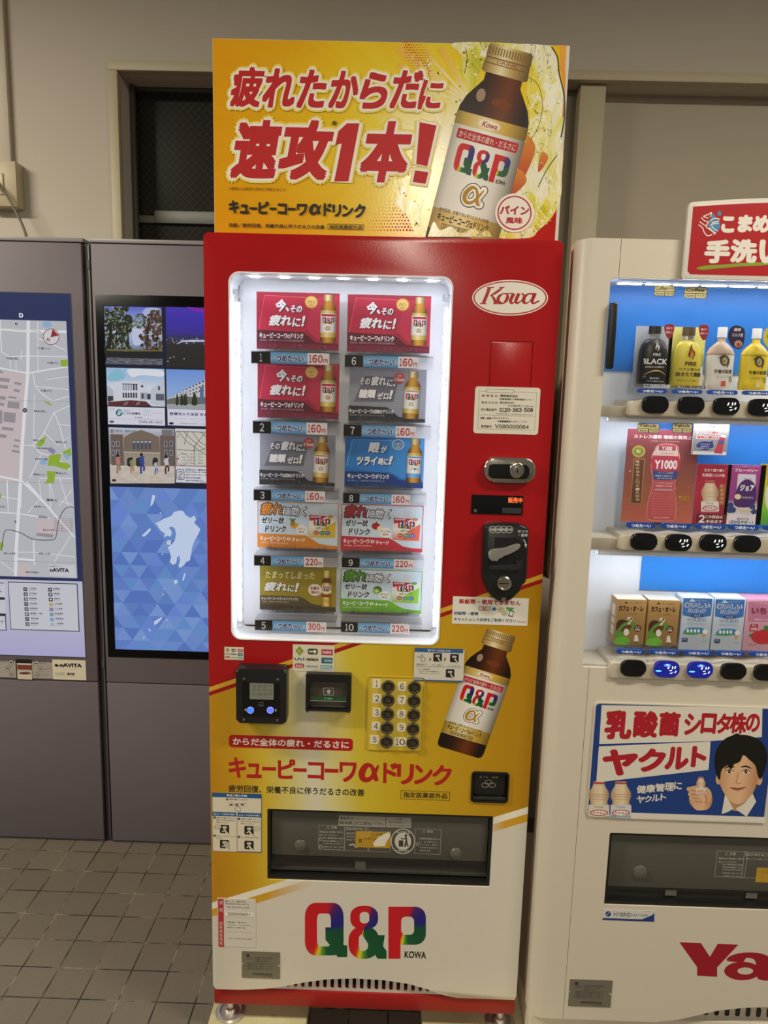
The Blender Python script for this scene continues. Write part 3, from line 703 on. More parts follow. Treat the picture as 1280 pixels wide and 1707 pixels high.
# chrome lock
mp = crop(740, 740, 0.1874, 0.0)
l = MB(mp, 0); (x0, z1), (x1, z0) = mp(357, 112), mp(800, 345); r_ = (z1 - z0) * 0.42
l.prism(rr(x0, x1, z0, z1, r_, 8), -0.012, -0.0002, chrome, 0.004, 3); o = l.build('lock', mach)
l = MB(mp, 0); (x0, z1), (x1, z0) = mp(392, 172), mp(745, 310); l.prism(rr(x0, x1, z0, z1, 0.011, 8), -0.0128, -0.0118, ink('3c3832', 0.25, 0.9)); l.build('recess_plate', o)
l = MB(mp, 0); (x0, z1), (x1, z0) = mp(395, 180), mp(590, 275); l.prism(rr(x0, x1, z0, z1, 0.003), -0.0138, -0.0128, dark_p); l.build('handle_slot', o)
cx, cz = mp(635, 228)
l = MB(); l.lathe([(0.0165, 0.012), (0.0165, 0.018), (0.015, 0.0205), (0.013, 0.021), (0.0125, 0.019), (0.0095, 0.019), (0.009, 0.0215), (0.006, 0.022)], (cx, 0, cz), chrome, 32, axis='Y'); l.box(cx - 0.0012, cx + 0.0012, -0.0228, -0.0215, cz - 0.004, cz + 0.004, dark_p); l.build('lock_cylinder', o)
# status display
l = MB(mp, 0); (x0, z1), (x1, z0) = mp(247, 450), mp(695, 632); l.prism(rr(x0, x1, z0, z1, 0.001), -0.0015, -0.0002, ink('08090b', 0.15), 0.0005); l.Y = -0.0015
l.text('販売中', 572, 474, 694, 526, glow('ff6a30', 2.0), 1, bold=0.012, n=4); l.rect(518, 566, 685, 620, ink('3a3a3c', 0.3), 1); l.ell(278, 592, 16, 16, ink('55555a'), 1)
l.build('status_display', mach)
# coin unit
l = MB(mp, 0); body_ = [(342, 745), (352, 715), (390, 700), (470, 692), (560, 692), (650, 700), (700, 712), (732, 735), (740, 760), (722, 1165), (690, 1195), (680, 1230), (660, 1290), (600, 1350), (560, 1375), (470, 1375), (430, 1350), (375, 1290), (362, 1230), (350, 1195), (330, 1170), (335, 960)]
l.prism([mp(*p) for p in body_], -0.022, -0.0002, black_p, 0.005, 3); l.Y = -0.022
for i, s in enumerate(('500', '100', '50', '10')):
    l.stroke([(420 + i * 49 + 29 * math.cos(k * math.pi / 12), 744 + 29 * math.sin(k * math.pi / 12)) for k in range(24)], 4, ink('c9c9c9'), 1, True)
    l.text(s, 398 + i * 49, 734, 442 + i * 49, 756, ink('c9c9c9'), 2, bold=0.04, shear=0.2, n=4)
l.text('おつり', 642, 748, 728, 774, ink('c4c4c4'), 1, bold=0.03, n=4); l.text('・返却', 648, 780, 726, 808, ink('c4c4c4'), 1, bold=0.03, n=4)
l.stroke([(690, 832), (704, 850), (712, 878)], 8, ink('c4c4c4'), 1); l.poly([(698, 872), (722, 872), (712, 908)], ink('c4c4c4'), 1)
o = l.build('coin_unit', mach)
l = MB(mp, 0); l.prism([mp(*p) for p in [(440, 815), (640, 820), (690, 880), (690, 985), (640, 1045), (380, 1050), (370, 1000), (440, 900)]], -0.0228, -0.0215, ink('08080a', 0.5)); l.prism([mp(*p) for p in spline([(372, 1040), (400, 1065), (600, 1055), (625, 1020), (680, 1018), (675, 1060), (640, 1092), (420, 1090), (385, 1075)], 4, True)], -0.029, -0.0215, ink('2c2c2c', 0.25), 0.002); l.build('recess_plate', o)
l = MB(mp, 0); l.prism([mp(*p) for p in spline([(378, 955), (392, 925), (440, 908), (520, 900), (600, 872), (645, 866), (656, 884), (620, 915), (540, 955), (490, 965), (465, 1000), (425, 1013), (388, 995)], 4, True)], -0.036, -0.025, ink('85837e', 0.4), 0.003)
l.build('return_lever', o)
cx, cz = mp(520, 1212)
l = MB(); l.lathe([(0.0148, 0.021), (0.0148, 0.0275), (0.0128, 0.029), (0.0105, 0.0275), (0.0, 0.0275)], (cx, 0, cz), chrome, 32, axis='Y'); l.box(cx - 0.010, cx + 0.008, -0.0283, -0.027, cz - 0.0009, cz + 0.0009, dark_p)
l.build('coin_lock', o)
l = MB(mp, 0); l.prism_px(498, 1342, 535, 1372, -0.0226, -0.0215, steel); l.build('keeper_plate', o)
# warning sticker
b = MB(mp, 0); (x0, z1), (x1, z0) = mp(80, 1355), mp(741, 1618); b.prism(rr(x0, x1, z0, z1, 0.001), -0.0006, -0.0001, ink('e8e6da', 0.4)); b.Y = -0.0006
b.text('新紙幣・使用できません', 135, 1376, 680, 1438, ink('b4202a'), 1, bold=0.04); b.text('旧紙幣・硬貨', 90, 1488, 305, 1526, ink('1c3f78'), 1, bold=0.03); b.text('キャッシュレス決済をご利用ください', 90, 1540, 640, 1588, ink('1c3f78'), 1, bold=0.03)
b.rect(308, 1440, 415, 1485, ink('a9a69a'), 1); b.rect(316, 1446, 407, 1479, ink('c9c6ba'), 2); b.stroke([(340, 1444), (378, 1482)], 7, ink('c42430'), 3); b.stroke([(378, 1444), (340, 1482)], 7, ink('c42430'), 3)
b.poly([(428, 1455), (448, 1455), (448, 1445), (468, 1468), (448, 1490), (448, 1480), (428, 1480)], ink('3a74b0'), 1)
b.ell(510, 1475, 32, 26, ink('c4b890'), 1); b.ell(538, 1505, 28, 24, ink('b8b4a8'), 2); b.poly([(545, 1450), (625, 1458), (600, 1490), (560, 1480)], ink('58a050'), 3)
b.poly([(585, 1480), (625, 1488), (610, 1540), (570, 1530)], ink('3c3c3c'), 4); b.poly([(590, 1488), (618, 1494), (606, 1530), (578, 1522)], ink('e4e4dc'), 5); b.text('Kowa', 652, 1568, 730, 1594, ink('b05050'), 1, shear=0.3)
b.build('notice_sticker', mach)
# e-money sign stickers
def money_sticker(mp, u0, v0, u1, v1):
    b = MB(mp, 0); (x0, z1), (x1, z0) = mp(u0, v0), mp(u1, v1); b.prism(rr(x0, x1, z0, z1, 0.001), -0.0006, -0.0001, ink('dfd9c6', 0.4))
    b.on(Map(lambda u, v: (x0 + u * (x1 - x0), z1 - v * (z1 - z0))), -0.0006)
    b.poly([(0.06, 0.24), (0.16, 0.06), (0.27, 0.24), (0.16, 0.42)], ink('8c9c34'), 1); b.text('ic', 0.12, 0.18, 0.2, 0.3, ink('d8e090'), 2)
    b.rect(0.36, 0.14, 0.6, 0.36, ink('3c4a2c'), 1, 0.004); b.ell(0.53, 0.25, 0.035, 0.07, ink('e8e4d4'), 2); b.text('nor', 0.39, 0.21, 0.5, 0.29, ink('e8e4d4'), 2, bold=.03)
    b.rect(0.69, 0.15, 0.96, 0.37, ink('b82a44'), 1); b.text('PASMO', 0.72, 0.21, 0.93, 0.32, ink('f4d8dc'), 2, bold=0.04)
    b.stroke([(0.04, 0.5), (0.08, 0.58), (0.14, 0.55), (0.15, 0.48)], 0.03, ink('2a5a50'), 1, smooth=3); b.ell(0.2, 0.56, 0.035, 0.045, ink('5a98b4'), 1); b.rect(0.25, 0.48, 0.28, 0.6, ink('2a6a7a'), 1)
    b.text('nanaco', 0.33, 0.5, 0.62, 0.6, ink('44402c'), 1, bold=0.05)
    b.rect(0.69, 0.46, 0.96, 0.68, ink('2c6a7c'), 1, 0.002); b.text('ICOCA', 0.76, 0.53, 0.94, 0.62, ink('d8ecf0'), 2, bold=.03)
    b.rect(0.04, 0.71, 0.28, 0.88, ink('a8343e'), 1, 0.008); b.text('SUGO', 0.07, 0.75, 0.25, 0.85, ink('f0d4cc'), 2, bold=.03)
    b.text('nimoca', 0.33, 0.75, 0.61, 0.85, ink('84948c'), 1, bold=0.04); b.rect(0.67, 0.74, 0.96, 0.90, ink('7ab0b8'), 1); b.text('はやかけん', 0.7, 0.78, 0.93, 0.87, ink('e8f4f4'), 2, bold=.02)
    b.text('※一部ご利用いただけないカードがあります', 0.46, 0.92, 0.96, 0.96, ink('6a6658'), 1)
    b.build('payment_sticker', mach)
money_sticker(crop(350, 1060, 0.1172, 0), 205, 155, 480, 345)
money_sticker(crop(340, 1050, 0.2344, 0), 632, 102, 925, 300)
# card reader
mp = crop(340, 1050, 0.2344, -0.034)
l = MB(mp, 0); (x0, z1), (x1, z0) = mp(226, 275), mp(585, 672); l.prism(rr(x0, x1, z0, z1, 0.007, 5), -0.034, -0.0002, ink('1b1c1e', 0.35), 0.006, 3); o = l.build('card_reader', mach)
l = MB(mp, -0.0345); (xa, za), (xb, zb_) = mp(272, 370), mp(538, 620); l.prism(rr(xa, xb, zb_, za, 0.001), -0.0346, -0.0338, ink('0a0a0c', 0.2)); l.Y = -0.0346
l.stroke([(388, 518), (420, 514), (421, 538), (406, 542)], 4, ink('77736a'), 1); l.stroke([(384, 540), (396, 528), (408, 536), (400, 545)], 4, ink('77736a'), 1)
l.poly([(288, 567), (300, 556), (300, 580)], ink('c8c4c0'), 1); l.poly([(518, 571), (506, 560), (506, 584)], ink('c8c4c0'), 1)
l.build('face_plate', o)
l = MB(mp, -0.035); (xa, za), (xb, zb_) = mp(325, 376), mp(495, 496); l.prism(rr(xa, xb, zb_, za, 0.001), -0.0352, -0.0344, glow('8c8a72', 0.5)); l.Y = -0.0352
for j, row in enumerate((('交通系', 'nanaco', 'iD', 'Edy'), ('QUIC', 'Pay', 'PiTa', 'WAON'), ('d払い', 'au', 'LINE', '楽天'))):
    for i, s in enumerate(row): l.text(s, 345 + i * 38, 388 + j * 28, 373 + i * 38, 408 + j * 28, glow('5c5a48', 0.4), 1)
l.build('screen', o)
for i, u in enumerate((331, 472)):
    cx, cz = mp(u, 569); l = MB(); l.lathe([(0.0068, 0.0338), (0.0068, 0.036), (0.006, 0.0372), (0.0, 0.0376)], (cx, 0, cz), glow('3a6cff', 1.6) if i == 0 else glow('5a62ff', 1.6), 24, axis='Y')
    l.ring([(cx + 0.0075 * math.cos(a * math.pi / 12), cz + 0.0075 * math.sin(a * math.pi / 12)) for a in range(24)], [(cx + 0.0062 * math.cos(a * math.pi / 12), cz + 0.0062 * math.sin(a * math.pi / 12)) for a in range(24)], -0.0366, -0.0338, glow('8fa6ff', 1.0)); l.build('button', o)
for (u, v) in ((285, 347), (525, 352), (283, 638), (521, 642)):
    cx, cz = mp(u, v); l = MB(); l.lathe([(0.0028, 0.0335), (0.0028, 0.0352), (0.0016, 0.0356)], (cx, 0, cz), steel, 14, axis='Y'); l.build('screw', o)
# bill slot
mp = crop(340, 1050, 0.2344, -0.016)
l = MB(mp, 0); (x0, z1), (x1, z0) = mp(724, 312), mp(1043, 585); t_ = 0.008
l.ring(rr(x0, x1, z0, z1, 0.004, 4), rr(x0 + t_, x1 - t_, z0 + 0.006, z1 - 0.017, 0.002, 4), -0.016, -0.0002, black_p); l.box(x0 + 0.001, x0 + t_, -0.022, -0.016, z0 + 0.0005, z0 + 0.004, black_p, 0.001); l.box(x1 - t_, x1 - 0.001, -0.022, -0.016, z0 + 0.0005, z0 + 0.004, black_p, 0.001)
o = l.build('bill_slot', mach)
l = MB(mp, 0); l.box(x0 + t_, x1 - t_, -0.008, -0.001, z0 + 0.006, z1 - 0.017, ink('47433c', 0.35), 0.001); l.Y = -0.008
l.stroke([(848, 424), (920, 424), (917, 474), (850, 474), (848, 424)], 4, ink('b8b4a8'), 1); l.poly([(884, 432), (906, 450), (893, 450), (893, 466), (875, 466), (875, 450), (862, 450)], ink('b8b4a8'), 2)
l.rect(760, 488, 1008, 512, glow('1c4a22', 0.6), 1); l.rect(846, 488, 914, 508, ink('10301a'), 2); l.text('￥1000', 850, 491, 911, 507, glow('5aa860', 0.9), 3, bold=0.03, n=4); l.rect(752, 515, 1010, 518, ink('c8c8c0'), 2)
l.box(x0 + t_ + 0.002, x1 - t_ - 0.002, -0.0135, -0.007, z0 + 0.0065, z0 + 0.0125, ink('36332e', 0.25), 0.002)
l.build('bill_flap', o)
# keypad
mp = crop(580, 1040, 0.2656, 0.0)
l = MB(mp, 0); (x0, z1), (x1, z0) = mp(125, 325), mp(464, 798); l.ring(rr(x0, x1, z0, z1, 0.006, 5), rr(x0 + 0.0016, x1 - 0.0016, z0 + 0.0016, z1 - 0.0016, 0.005, 5), -0.0022, -0.0001, ink('c8a830', 0.4))
l.prism(rr(x0 + 0.0016, x1 - 0.0016, z0 + 0.0016, z1 - 0.0016, 0.005, 5), -0.0012, -0.0001, grad([(0.0, 'd8be40'), (1.0, 'd0ac28')], 0)); o = l.build('keypad', mach)
bts = [(253, 390), (252, 475), (249, 562), (246, 648), (242, 735), (417, 395), (414, 480), (412, 568), (408, 655), (406, 742)]
tags = [(155, 345, 205, 403), (155, 437, 208, 495), (155, 525, 203, 583), (148, 613, 200, 668), (140, 697, 192, 752), (312, 362, 364, 420), (310, 448, 362, 504), (308, 537, 360, 590), (308, 621, 360, 675), (288, 711, 366, 768)]
for i, ((u, v), (a0, b0, a1, b1)) in enumerate(zip(bts, tags)):
    cx, cz = mp(u, v); l = MB()
    l.lathe([(0.0142, 0.001), (0.0142, 0.006), (0.0132, 0.0072), (0.0112, 0.0070), (0.0098, 0.0046), (0.0088, 0.0046)], (cx, 0, cz), ink('423a28', 0.4), 32, axis='Y')
    l.lathe([(0.0088, 0.0042), (0.0088, 0.0046), (0.0072, 0.0050), (0.007, 0.0040), (0.0, 0.0040)], (cx, 0, cz), ink('0c0c0d', 0.45), 32, axis='Y'); l.build('button', o)
    l = MB(mp, -0.0012); (xa, za), (xb, zb_) = mp(a0, b0), mp(a1, b1); l.prism([(xa, zb_), (xb, zb_), (xb, za), (xa, za)], -0.0017, -0.0012, ink('e9e2c8')); l.Y = -0.0017
    s = str(i + 1); w_ = a1 - a0
    l.digits(s, a0 + w_ * (0.16 if len(s) == 2 else 0.4 if s == '1' else 0.3), b0 + 9, a1 - w_ * (0.12 if len(s) == 2 else 0.38 if s == '1' else 0.24), b1 - 10, ink('23221e'), 1, bold=0.012); l.build('number_tag', o)
# how-to-pay sticker near the bottle
b = MB(mp, 0); (x0, z1), (x1, z0) = mp(418, 152), mp(722, 358); b.prism(rr(x0, x1, z0, z1, 0.0005), -0.0022, -0.0017, ink('d9d5c8', 0.4)); b.Y = -0.0022
b.rect(418, 152, 722, 178, ink('2f5f98'), 1); b.rect(415, 350, 722, 358, ink('2f5f98'), 1); b.text('電子マネーのお支払い方法', 500, 157, 642, 174, ink('e8ecf0'), 2, n=4, bold=.02); b.rect(425, 266, 715, 269, ink('8a8678'), 1)
kk = ink('26241f')
for (u, v) in ((562, 208), (667, 213), (640, 308)):
    b.rect(u - 26, v - 27, u + 26, v + 27, kk, 2, 0.002); b.rect(u - 13, v - 16, u + 13, v - 2, ink('c8c4b8'), 3); b.stroke([(u + 2, v + 2), (u + 14, v + 22), (u + 24, v + 36)], 7, ink('e2ddd0'), 4); b.stroke([(u - 3, v + 4), (u + 8, v + 24), (u + 18, v + 36)], 2, kk, 5)
b.stroke([(460, 190), (458, 222), (466, 236), (482, 232), (486, 212), (470, 206), (466, 190)], 3, kk, 2); b.text('→', 430, 200, 452, 210, kk, 2)
for u in (516, 608): b.poly([(u - 4, 206), (u + 6, 220), (u - 4, 234)], kk, 2)
for s, u0, v0, u1, v1 in (('商品を選んで', 430, 245, 492, 258), ('マネーを選んで', 526, 250, 596, 262), ('カードをタッチ', 626, 256, 700, 268), ('マネー残高照会', 436, 276, 514, 288), ('左ボタンを押し残高照会を', 446, 290, 566, 301), ('表示させカードをタッチ', 446, 303, 576, 314)): b.text(s, u0, v0, u1, v1, kk, 2)
b.build('guide_sticker', mach)
# big printed bottle and wording on the wrap
w = MB(mp, 0.0)
bottle_art(w, axis_map(mp, (962, 52), (697, 806), 0), 3, 0.182)
w.m = crop(340, 1050, 0.2344, 0.0)
w.rect(176, 745, 1058, 862, ink('b4181c'), 1, 0.008); w.text('からだ全体の疲れ・だるさに', 204, 764, 1030, 845, ink('f2ecdf'), 2, bold=0.03)
w.m = Map(lambda u, v: P(u, v, 0)); rd = ink('b8201a')
for s, u0, v0, u1, v1 in (('キ', 381, 1262, 410, 1297), ('ュ', 411, 1272, 436, 1297.5), ('ー', 437, 1278, 460, 1285), ('ピ', 463, 1265, 492, 1299), ('ー', 489, 1280, 511, 1287), ('コ', 513, 1270, 540, 1300), ('ー', 541, 1281, 564, 1288.5), ('ワ', 566, 1270, 594, 1304), ('ド', 639, 1271, 662, 1306), ('リ', 662, 1273, 689, 1308), ('ン', 691, 1275, 720, 1308), ('ク', 721, 1275, 752, 1310)):
    w.text(s, u0, v0, u1, v1, rd, 2, bold=0.03, res=4, sq=True)
alpha_mark(w, 616, 1288, 24, rd, 2, None, 0.29)
w.m = crop(340, 1050, 0.2344, 0.0); w.text('疲労回復、栄養不良に伴うだるさの改善', 174, 1100, 1140, 1184, ink('2a2418'), 2, bold=0.02)
w.m = mp; w.frame(331, 1044, 638, 1110, 3, ink('2a2418'), 1); w.text('指定医薬部外品', 348, 1054, 622, 1098, ink('2a2418'), 2, bold=0.02)
w.m = crop(330, 1460, 0.4453, 0.0); qp_mark(w, 400, 101, 853, 310, 2)
w.build('printed_wording', mach)
# coin return cup
l = MB(mp, 0); l.ring(rr(ax0 - 0.001, ax1 + 0.001, az0 - 0.001, az1 + 0.001, 0.008, 5), rr(ax0 + 0.003, ax1 - 0.003, az0 + 0.003, az1 - 0.003, 0.006, 5), -0.003, 0.0, black_p); o = l.build('coin_return', mach)
l = MB(); l.box(ax0 + 0.0008, ax1 - 0.0008, 0.05, 0.058, az0 + 0.0008, az1 - 0.0008, dark_p); l.build('cup', o)
l = MB(mp, 0); l.box(ax0 + 0.005, ax1 - 0.005, 0.004, 0.008, az0 + 0.007, az1 - 0.004, ink('1e1c1a', 0.25), 0.002); l.box(ax0 + 0.004, ax1 - 0.004, -0.002, 0.004, az0 + 0.003, az0 + 0.012, ink('2c2a26', 0.2), 0.003); l.Y = 0.004
l.text('おつり・返却', 826, 958, 944, 978, ink('8c887c'), 1, bold=.02, n=4)
for u, v in ((862, 1018), (905, 1018), (884, 1000)): l.stroke([(u + 22 * math.cos(k * math.pi / 8), v + 14 * math.sin(k * math.pi / 8)) for k in range(16)], 4, ink('8c887c'), 1, True)
l.build('return_flap', o)
# purchase guide sticker
mp = crop(345, 1310, 0.08203, 0.0)
b = MB(mp, 0); (x0, z1), (x1, z0) = mp(100, 135), mp(1112, 1356); b.prism(rr(x0, x1, z0, z1, 0.0005), -0.0006, -0.0001, ink('1f5a92', 0.4)); b.Y = -0.0006; pw_ = ink('e2d9c2')
b.rect(112, 222, 1100, 555, pw_, 1); b.rect(112, 605, 600, 1335, pw_, 1); b.rect(622, 625, 1100, 1340, pw_, 1); b.rect(600, 540, 622, 1340, pw_, 1); b.rect(608, 600, 616, 1335, ink('8a867a'), 2)
b.text('商品ご購入手順', 400, 165, 815, 222, ink('dfe8f0'), 2, bold=.03); b.text('QRコード決済の場合', 130, 545, 570, 600, ink('dfe8f0'), 2, bold=.02); b.text('ICカード決済の場合', 650, 570, 1075, 622, ink('dfe8f0'), 2, bold=.02)
for s, u0, v0, u1, v1 in (('商品を選んでください', 455, 250, 830, 296), ('使用する電子マネーが', 190, 630, 570, 672), ('表示されるまで左ボタン', 190, 678, 580, 718), ('を押してください', 190, 725, 440, 762), ('使用する電子マネーが', 692, 655, 1078, 697), ('表示されるまで右ボタン', 692, 702, 1085, 742), ('を押してください', 692, 748, 945, 785), ('QRコードをスキャンして', 190, 1000, 595, 1042), ('ください', 190, 1048, 325, 1082), ('カードをタッチください', 692, 1022, 1062, 1068)): b.text(s, u0, v0, u1, v1, kk, 2, bold=.015, n=4)
for u, v, s in ((412, 268, '1'), (155, 640, '2'), (650, 668, '2'), (155, 1008, '3'), (650, 1035, '3')): b.ell(u, v, 26, 26, kk, 2, 16); b.text(s, u - 6, v - 16, u + 6, v + 16, pw_, 3)
for u, v in ((358, 875), (855, 900), (358, 1180), (855, 1200)):
    b.rect(u - 95, v - 90, u + 95, v + 90, kk, 2, 0.003); b.rect(u - 40, v - 60, u + 45, v - 5, ink('cfc8b4'), 3); b.ell(u - 35, v + 45, 18, 16, ink('cfc8b4'), 3, 12); b.stroke([(u - 10, v + 5), (u + 40, v + 70), (u + 90, v + 120)], 34, pw_, 4); b.stroke([(u + 10, v - 5), (u + 65, v + 60), (u + 110, v + 115)], 6, kk, 5)
b.rect(378, 1130, 460, 1260, ink('b8b4a8'), 5); b.ell(220, 830, 78, 46, kk, 3); b.ell(220, 830, 72, 40, pw_, 4); b.text('左ボタン', 158, 812, 284, 850, kk, 5); b.ell(1005, 868, 78, 46, kk, 3); b.ell(1005, 868, 72, 40, pw_, 4); b.text('右ボタン', 942, 850, 1068, 888, kk, 5)
b.rect(430, 346, 810, 352, ink('6a665a'), 2); b.rect(430, 404, 810, 410, ink('6a665a'), 2)
for u in (492, 605, 720): b.ell(u, 378, 36, 15, kk, 2, 16)
b.stroke([(600, 395), (590, 450), (555, 478), (600, 505), (670, 520), (688, 460), (650, 420), (622, 420), (618, 385)], 8, kk, 3); b.build('guide_sticker', mach)
# delivery port
o = MB(); px0, px1, pz0, pz1 = pt0[0], pt0[1], pt1[0], pt1[1]
o.ring(rr(px0 + 0.0005, px1 - 0.0005, pz0 + 0.0005, pz1 - 0.0005, 0.003, 3), rr(px0 + 0.007, px1 - 0.007, pz0 + 0.012, pz1 - 0.006, 0.002, 3), 0.003, 0.1, ink('1a1a19', 0.35))
o.box(px0 - 0.002, px1 + 0.002, 0.20, 0.215, pz0, pz1, ink('1c1b1a', 0.6)); o.box(px0 - 0.002, px0 + 0.006, 0.1, 0.2, pz0, pz1, ink('1c1b1a', 0.6)); o.box(px1 - 0.006, px1 + 0.002, 0.1, 0.2, pz0, pz1, ink('1c1b1a', 0.6)); o.box(px0, px1, 0.1, 0.2, pz0, pz0 + 0.008, ink('1c1b1a', 0.6))
o = o.build('delivery_port', mach)
zf = P(600, 1432, 0.012)[1]
l = MB(crop(330, 1300, 0.4453, 0.012), 0.012); l.box(px0 + 0.008, px1 - 0.008, 0.012, 0.016, zf + 0.004, pz1 - 0.007, ink('55534c', 0.22), 0.001)
l.box(px0 + 0.012, px1 - 0.012, 0.014, 0.03, zf - 0.006, zf + 0.004, ink('2b2a27', 0.25), 0.002)
pr = ink('96938a'); pl = ink('c9c6bc')
l.rect(527, 133, 797, 180, ink('a19e94'), 1); l.text('おねがい!', 533, 136, 580, 150, kk, 2, bold=.02); l.text('商品1本お買い上げごとに取り出してください。', 531, 153, 696, 172, kk, 2, bold=.02); l.text('⚠注意', 736, 142, 764, 152, kk, 2); l.text('商品の衝撃により', 712, 155, 790, 164, kk, 2); l.text('ケガのおそれがあります。', 712, 166, 795, 176, kk, 2); l.rect(702, 136, 704, 178, kk, 2)
for (a, b_, c, d) in ((451, 168, 547, 264), (550, 174, 636, 268), (640, 190, 720, 271), (813, 182, 907, 280)): l.frame(a, b_, c, d, 1.6, pr, 1)
for s, u0, v0, u1, v1 in (('⚠ 注意', 480, 172, 520, 184), ('商品は1本毎に取り', 456, 190, 542, 200), ('出してください', 456, 202, 522, 211), ('特に衝撃商品の場合', 468, 214, 544, 223), ('商品の衝撃により', 468, 225, 540, 233), ('ケガのおそれあり', 468, 235, 540, 243), ('取出口より奥へ手を', 468, 247, 544, 255), ('入れないでください', 468, 257, 540, 264), ('商品の取り出し方', 554, 178, 632, 190), ('扉を押して下さい', 556, 196, 630, 206), ('ななめに引出して', 556, 208, 630, 217), ('取り出して下さい', 556, 220, 600, 229), ('⚠ 警告', 840, 188, 880, 199), ('自動販売機をゆらし', 830, 216, 904, 225), ('に、よじ登らない', 830, 228, 896, 236), ('でください、倒れて', 830, 239, 900, 247), ('ケガをするおそれ', 830, 250, 896, 258), ('があります', 830, 261, 870, 269)): l.text(s, u0, v0, u1, v1, pl, 2)
for u, v in ((459, 222), (459, 250), (822, 240)): l.stroke([(u + 5.5 * math.cos(k * math.pi / 6), v + 5.5 * math.sin(k * math.pi / 6)) for k in range(12)], 1.6, pl, 2, True)
l.stroke([(566, 245), (580, 240), (592, 252), (610, 244), (624, 232)], 5, pl, 2)
l.rect(590, 192, 720, 256, ink('b8902a'), 3, 0.002); l.text('⚠注意', 650, 199, 690, 210, kk, 4); l.stroke([(606, 230), (604, 222), (612, 222), (611, 232), (603, 232)], 3, kk, 4); l.text('手を入れない', 622, 214, 700, 226, kk, 4)
l.poly([(655, 238), (675, 214), (715, 194), (720, 210), (705, 232), (700, 248), (660, 250)], ink('e6e0cc'), 5); l.poly([(590, 192), (650, 192), (640, 215), (600, 222)], ink('c0983a'), 4)
l.ell(767, 230, 46, 48, ink('b9b6ac'), 2, 40); l.ell(767, 230, 42, 44, ink('4c4a44'), 3, 40); l.ell(767, 230, 31, 33, ink('c8c5bb'), 4, 36)
l.text('のんだあとは', 740, 190, 794, 202, pl, 5, bold=.03); l.text('リサイクル', 742, 260, 792, 272, pl, 5, bold=.03)
l.rect(752, 226, 768, 250, ink('3c3a35'), 5); l.ell(778, 208, 5, 5, ink('3c3a35'), 5); l.stroke([(778, 214), (780, 230), (774, 250)], 7, ink('3c3a35'), 5); l.stroke([(778, 218), (764, 222), (760, 216)], 4, ink('3c3a35'), 5); l.stroke([(780, 230), (786, 250)], 5, ink('3c3a35'), 5)
l.build('delivery_flap', o)
for u, v in ((383, 245), (965, 275)):
    cx, cz = P(330 + u * 0.4453, 1300 + v * 0.4453, 0.012); l = MB(); l.lathe([(0.014, 0.0), (0.012, 0.004), (0.006, 0.006), (0, 0.0065)], (cx, 0.012, cz), ink('605d54', 0.12), 24, axis='Y'); l.build('boss', o)
l = MB(); l.box(px0 + 0.006, px1 - 0.006, 0.02, 0.024, pz0 + 0.012, zf - 0.002, ink('33312d', 0.3)); l.box(px0 + 0.2, px0 + 0.225, 0.017, 0.021, pz0 + 0.014, zf - 0.008, ink('5c5a54', 0.3)); l.box(px0 + 0.006, px1 - 0.006, 0.012, 0.02, pz0 + 0.018, pz0 + 0.022, ink('3a3834', 0.25)); l.build('inner_shutter', o)
# lower stickers, name plate
mp = crop(330, 1460, 0.4453, 0.0)
b = MB(mp, 0); (x0, z1), (x1, z0) = mp(72, 82), mp(217, 268); b.prism(rr(x0, x1, z0, z1, 0.0005), -0.0006, -0.0001, ink('dcd6cb', 0.4)); b.Y = -0.0006; rr_ = ink('b8363a')
b.rect(76, 85, 97, 265, rr_, 1); b.text('故障', 80, 92, 93, 108, ink('e8d8d0'), 2); b.text('連絡', 80, 118, 93, 134, ink('e8d8d0'), 2)
for i, c in enumerate('自販機管理者'): b.text(c, 81, 170 + i * 15, 92, 183 + i * 15, ink('e8d8d0'), 2)
for s, u0, v0, u1, v1 in (('福岡ベンダー工業株式会社', 100, 91, 180, 100), ('福岡県福岡市南区大楠2丁目', 102, 101, 190, 109), ('TEL 092-591-4122', 106, 113, 192, 122), ('50000001', 112, 136, 194, 150), ('設置場所：構内北口', 108, 170, 182, 177), ('管理者：お客様窓口', 112, 181, 200, 187), ('電話受付：平日9時〜17時', 108, 190, 178, 197), ('TEL 0120-363-508', 112, 231, 200, 238)): b.text(s, u0, v0, u1, v1, kk, 2)
b.rect(98, 132, 210, 153, ink('ece8de'), 1); b.rect(98, 154, 214, 155, ink('b8a8a0'), 1); b.rect(98, 210, 214, 211, ink('b8a8a0'), 1); b.build('service_sticker', mach)
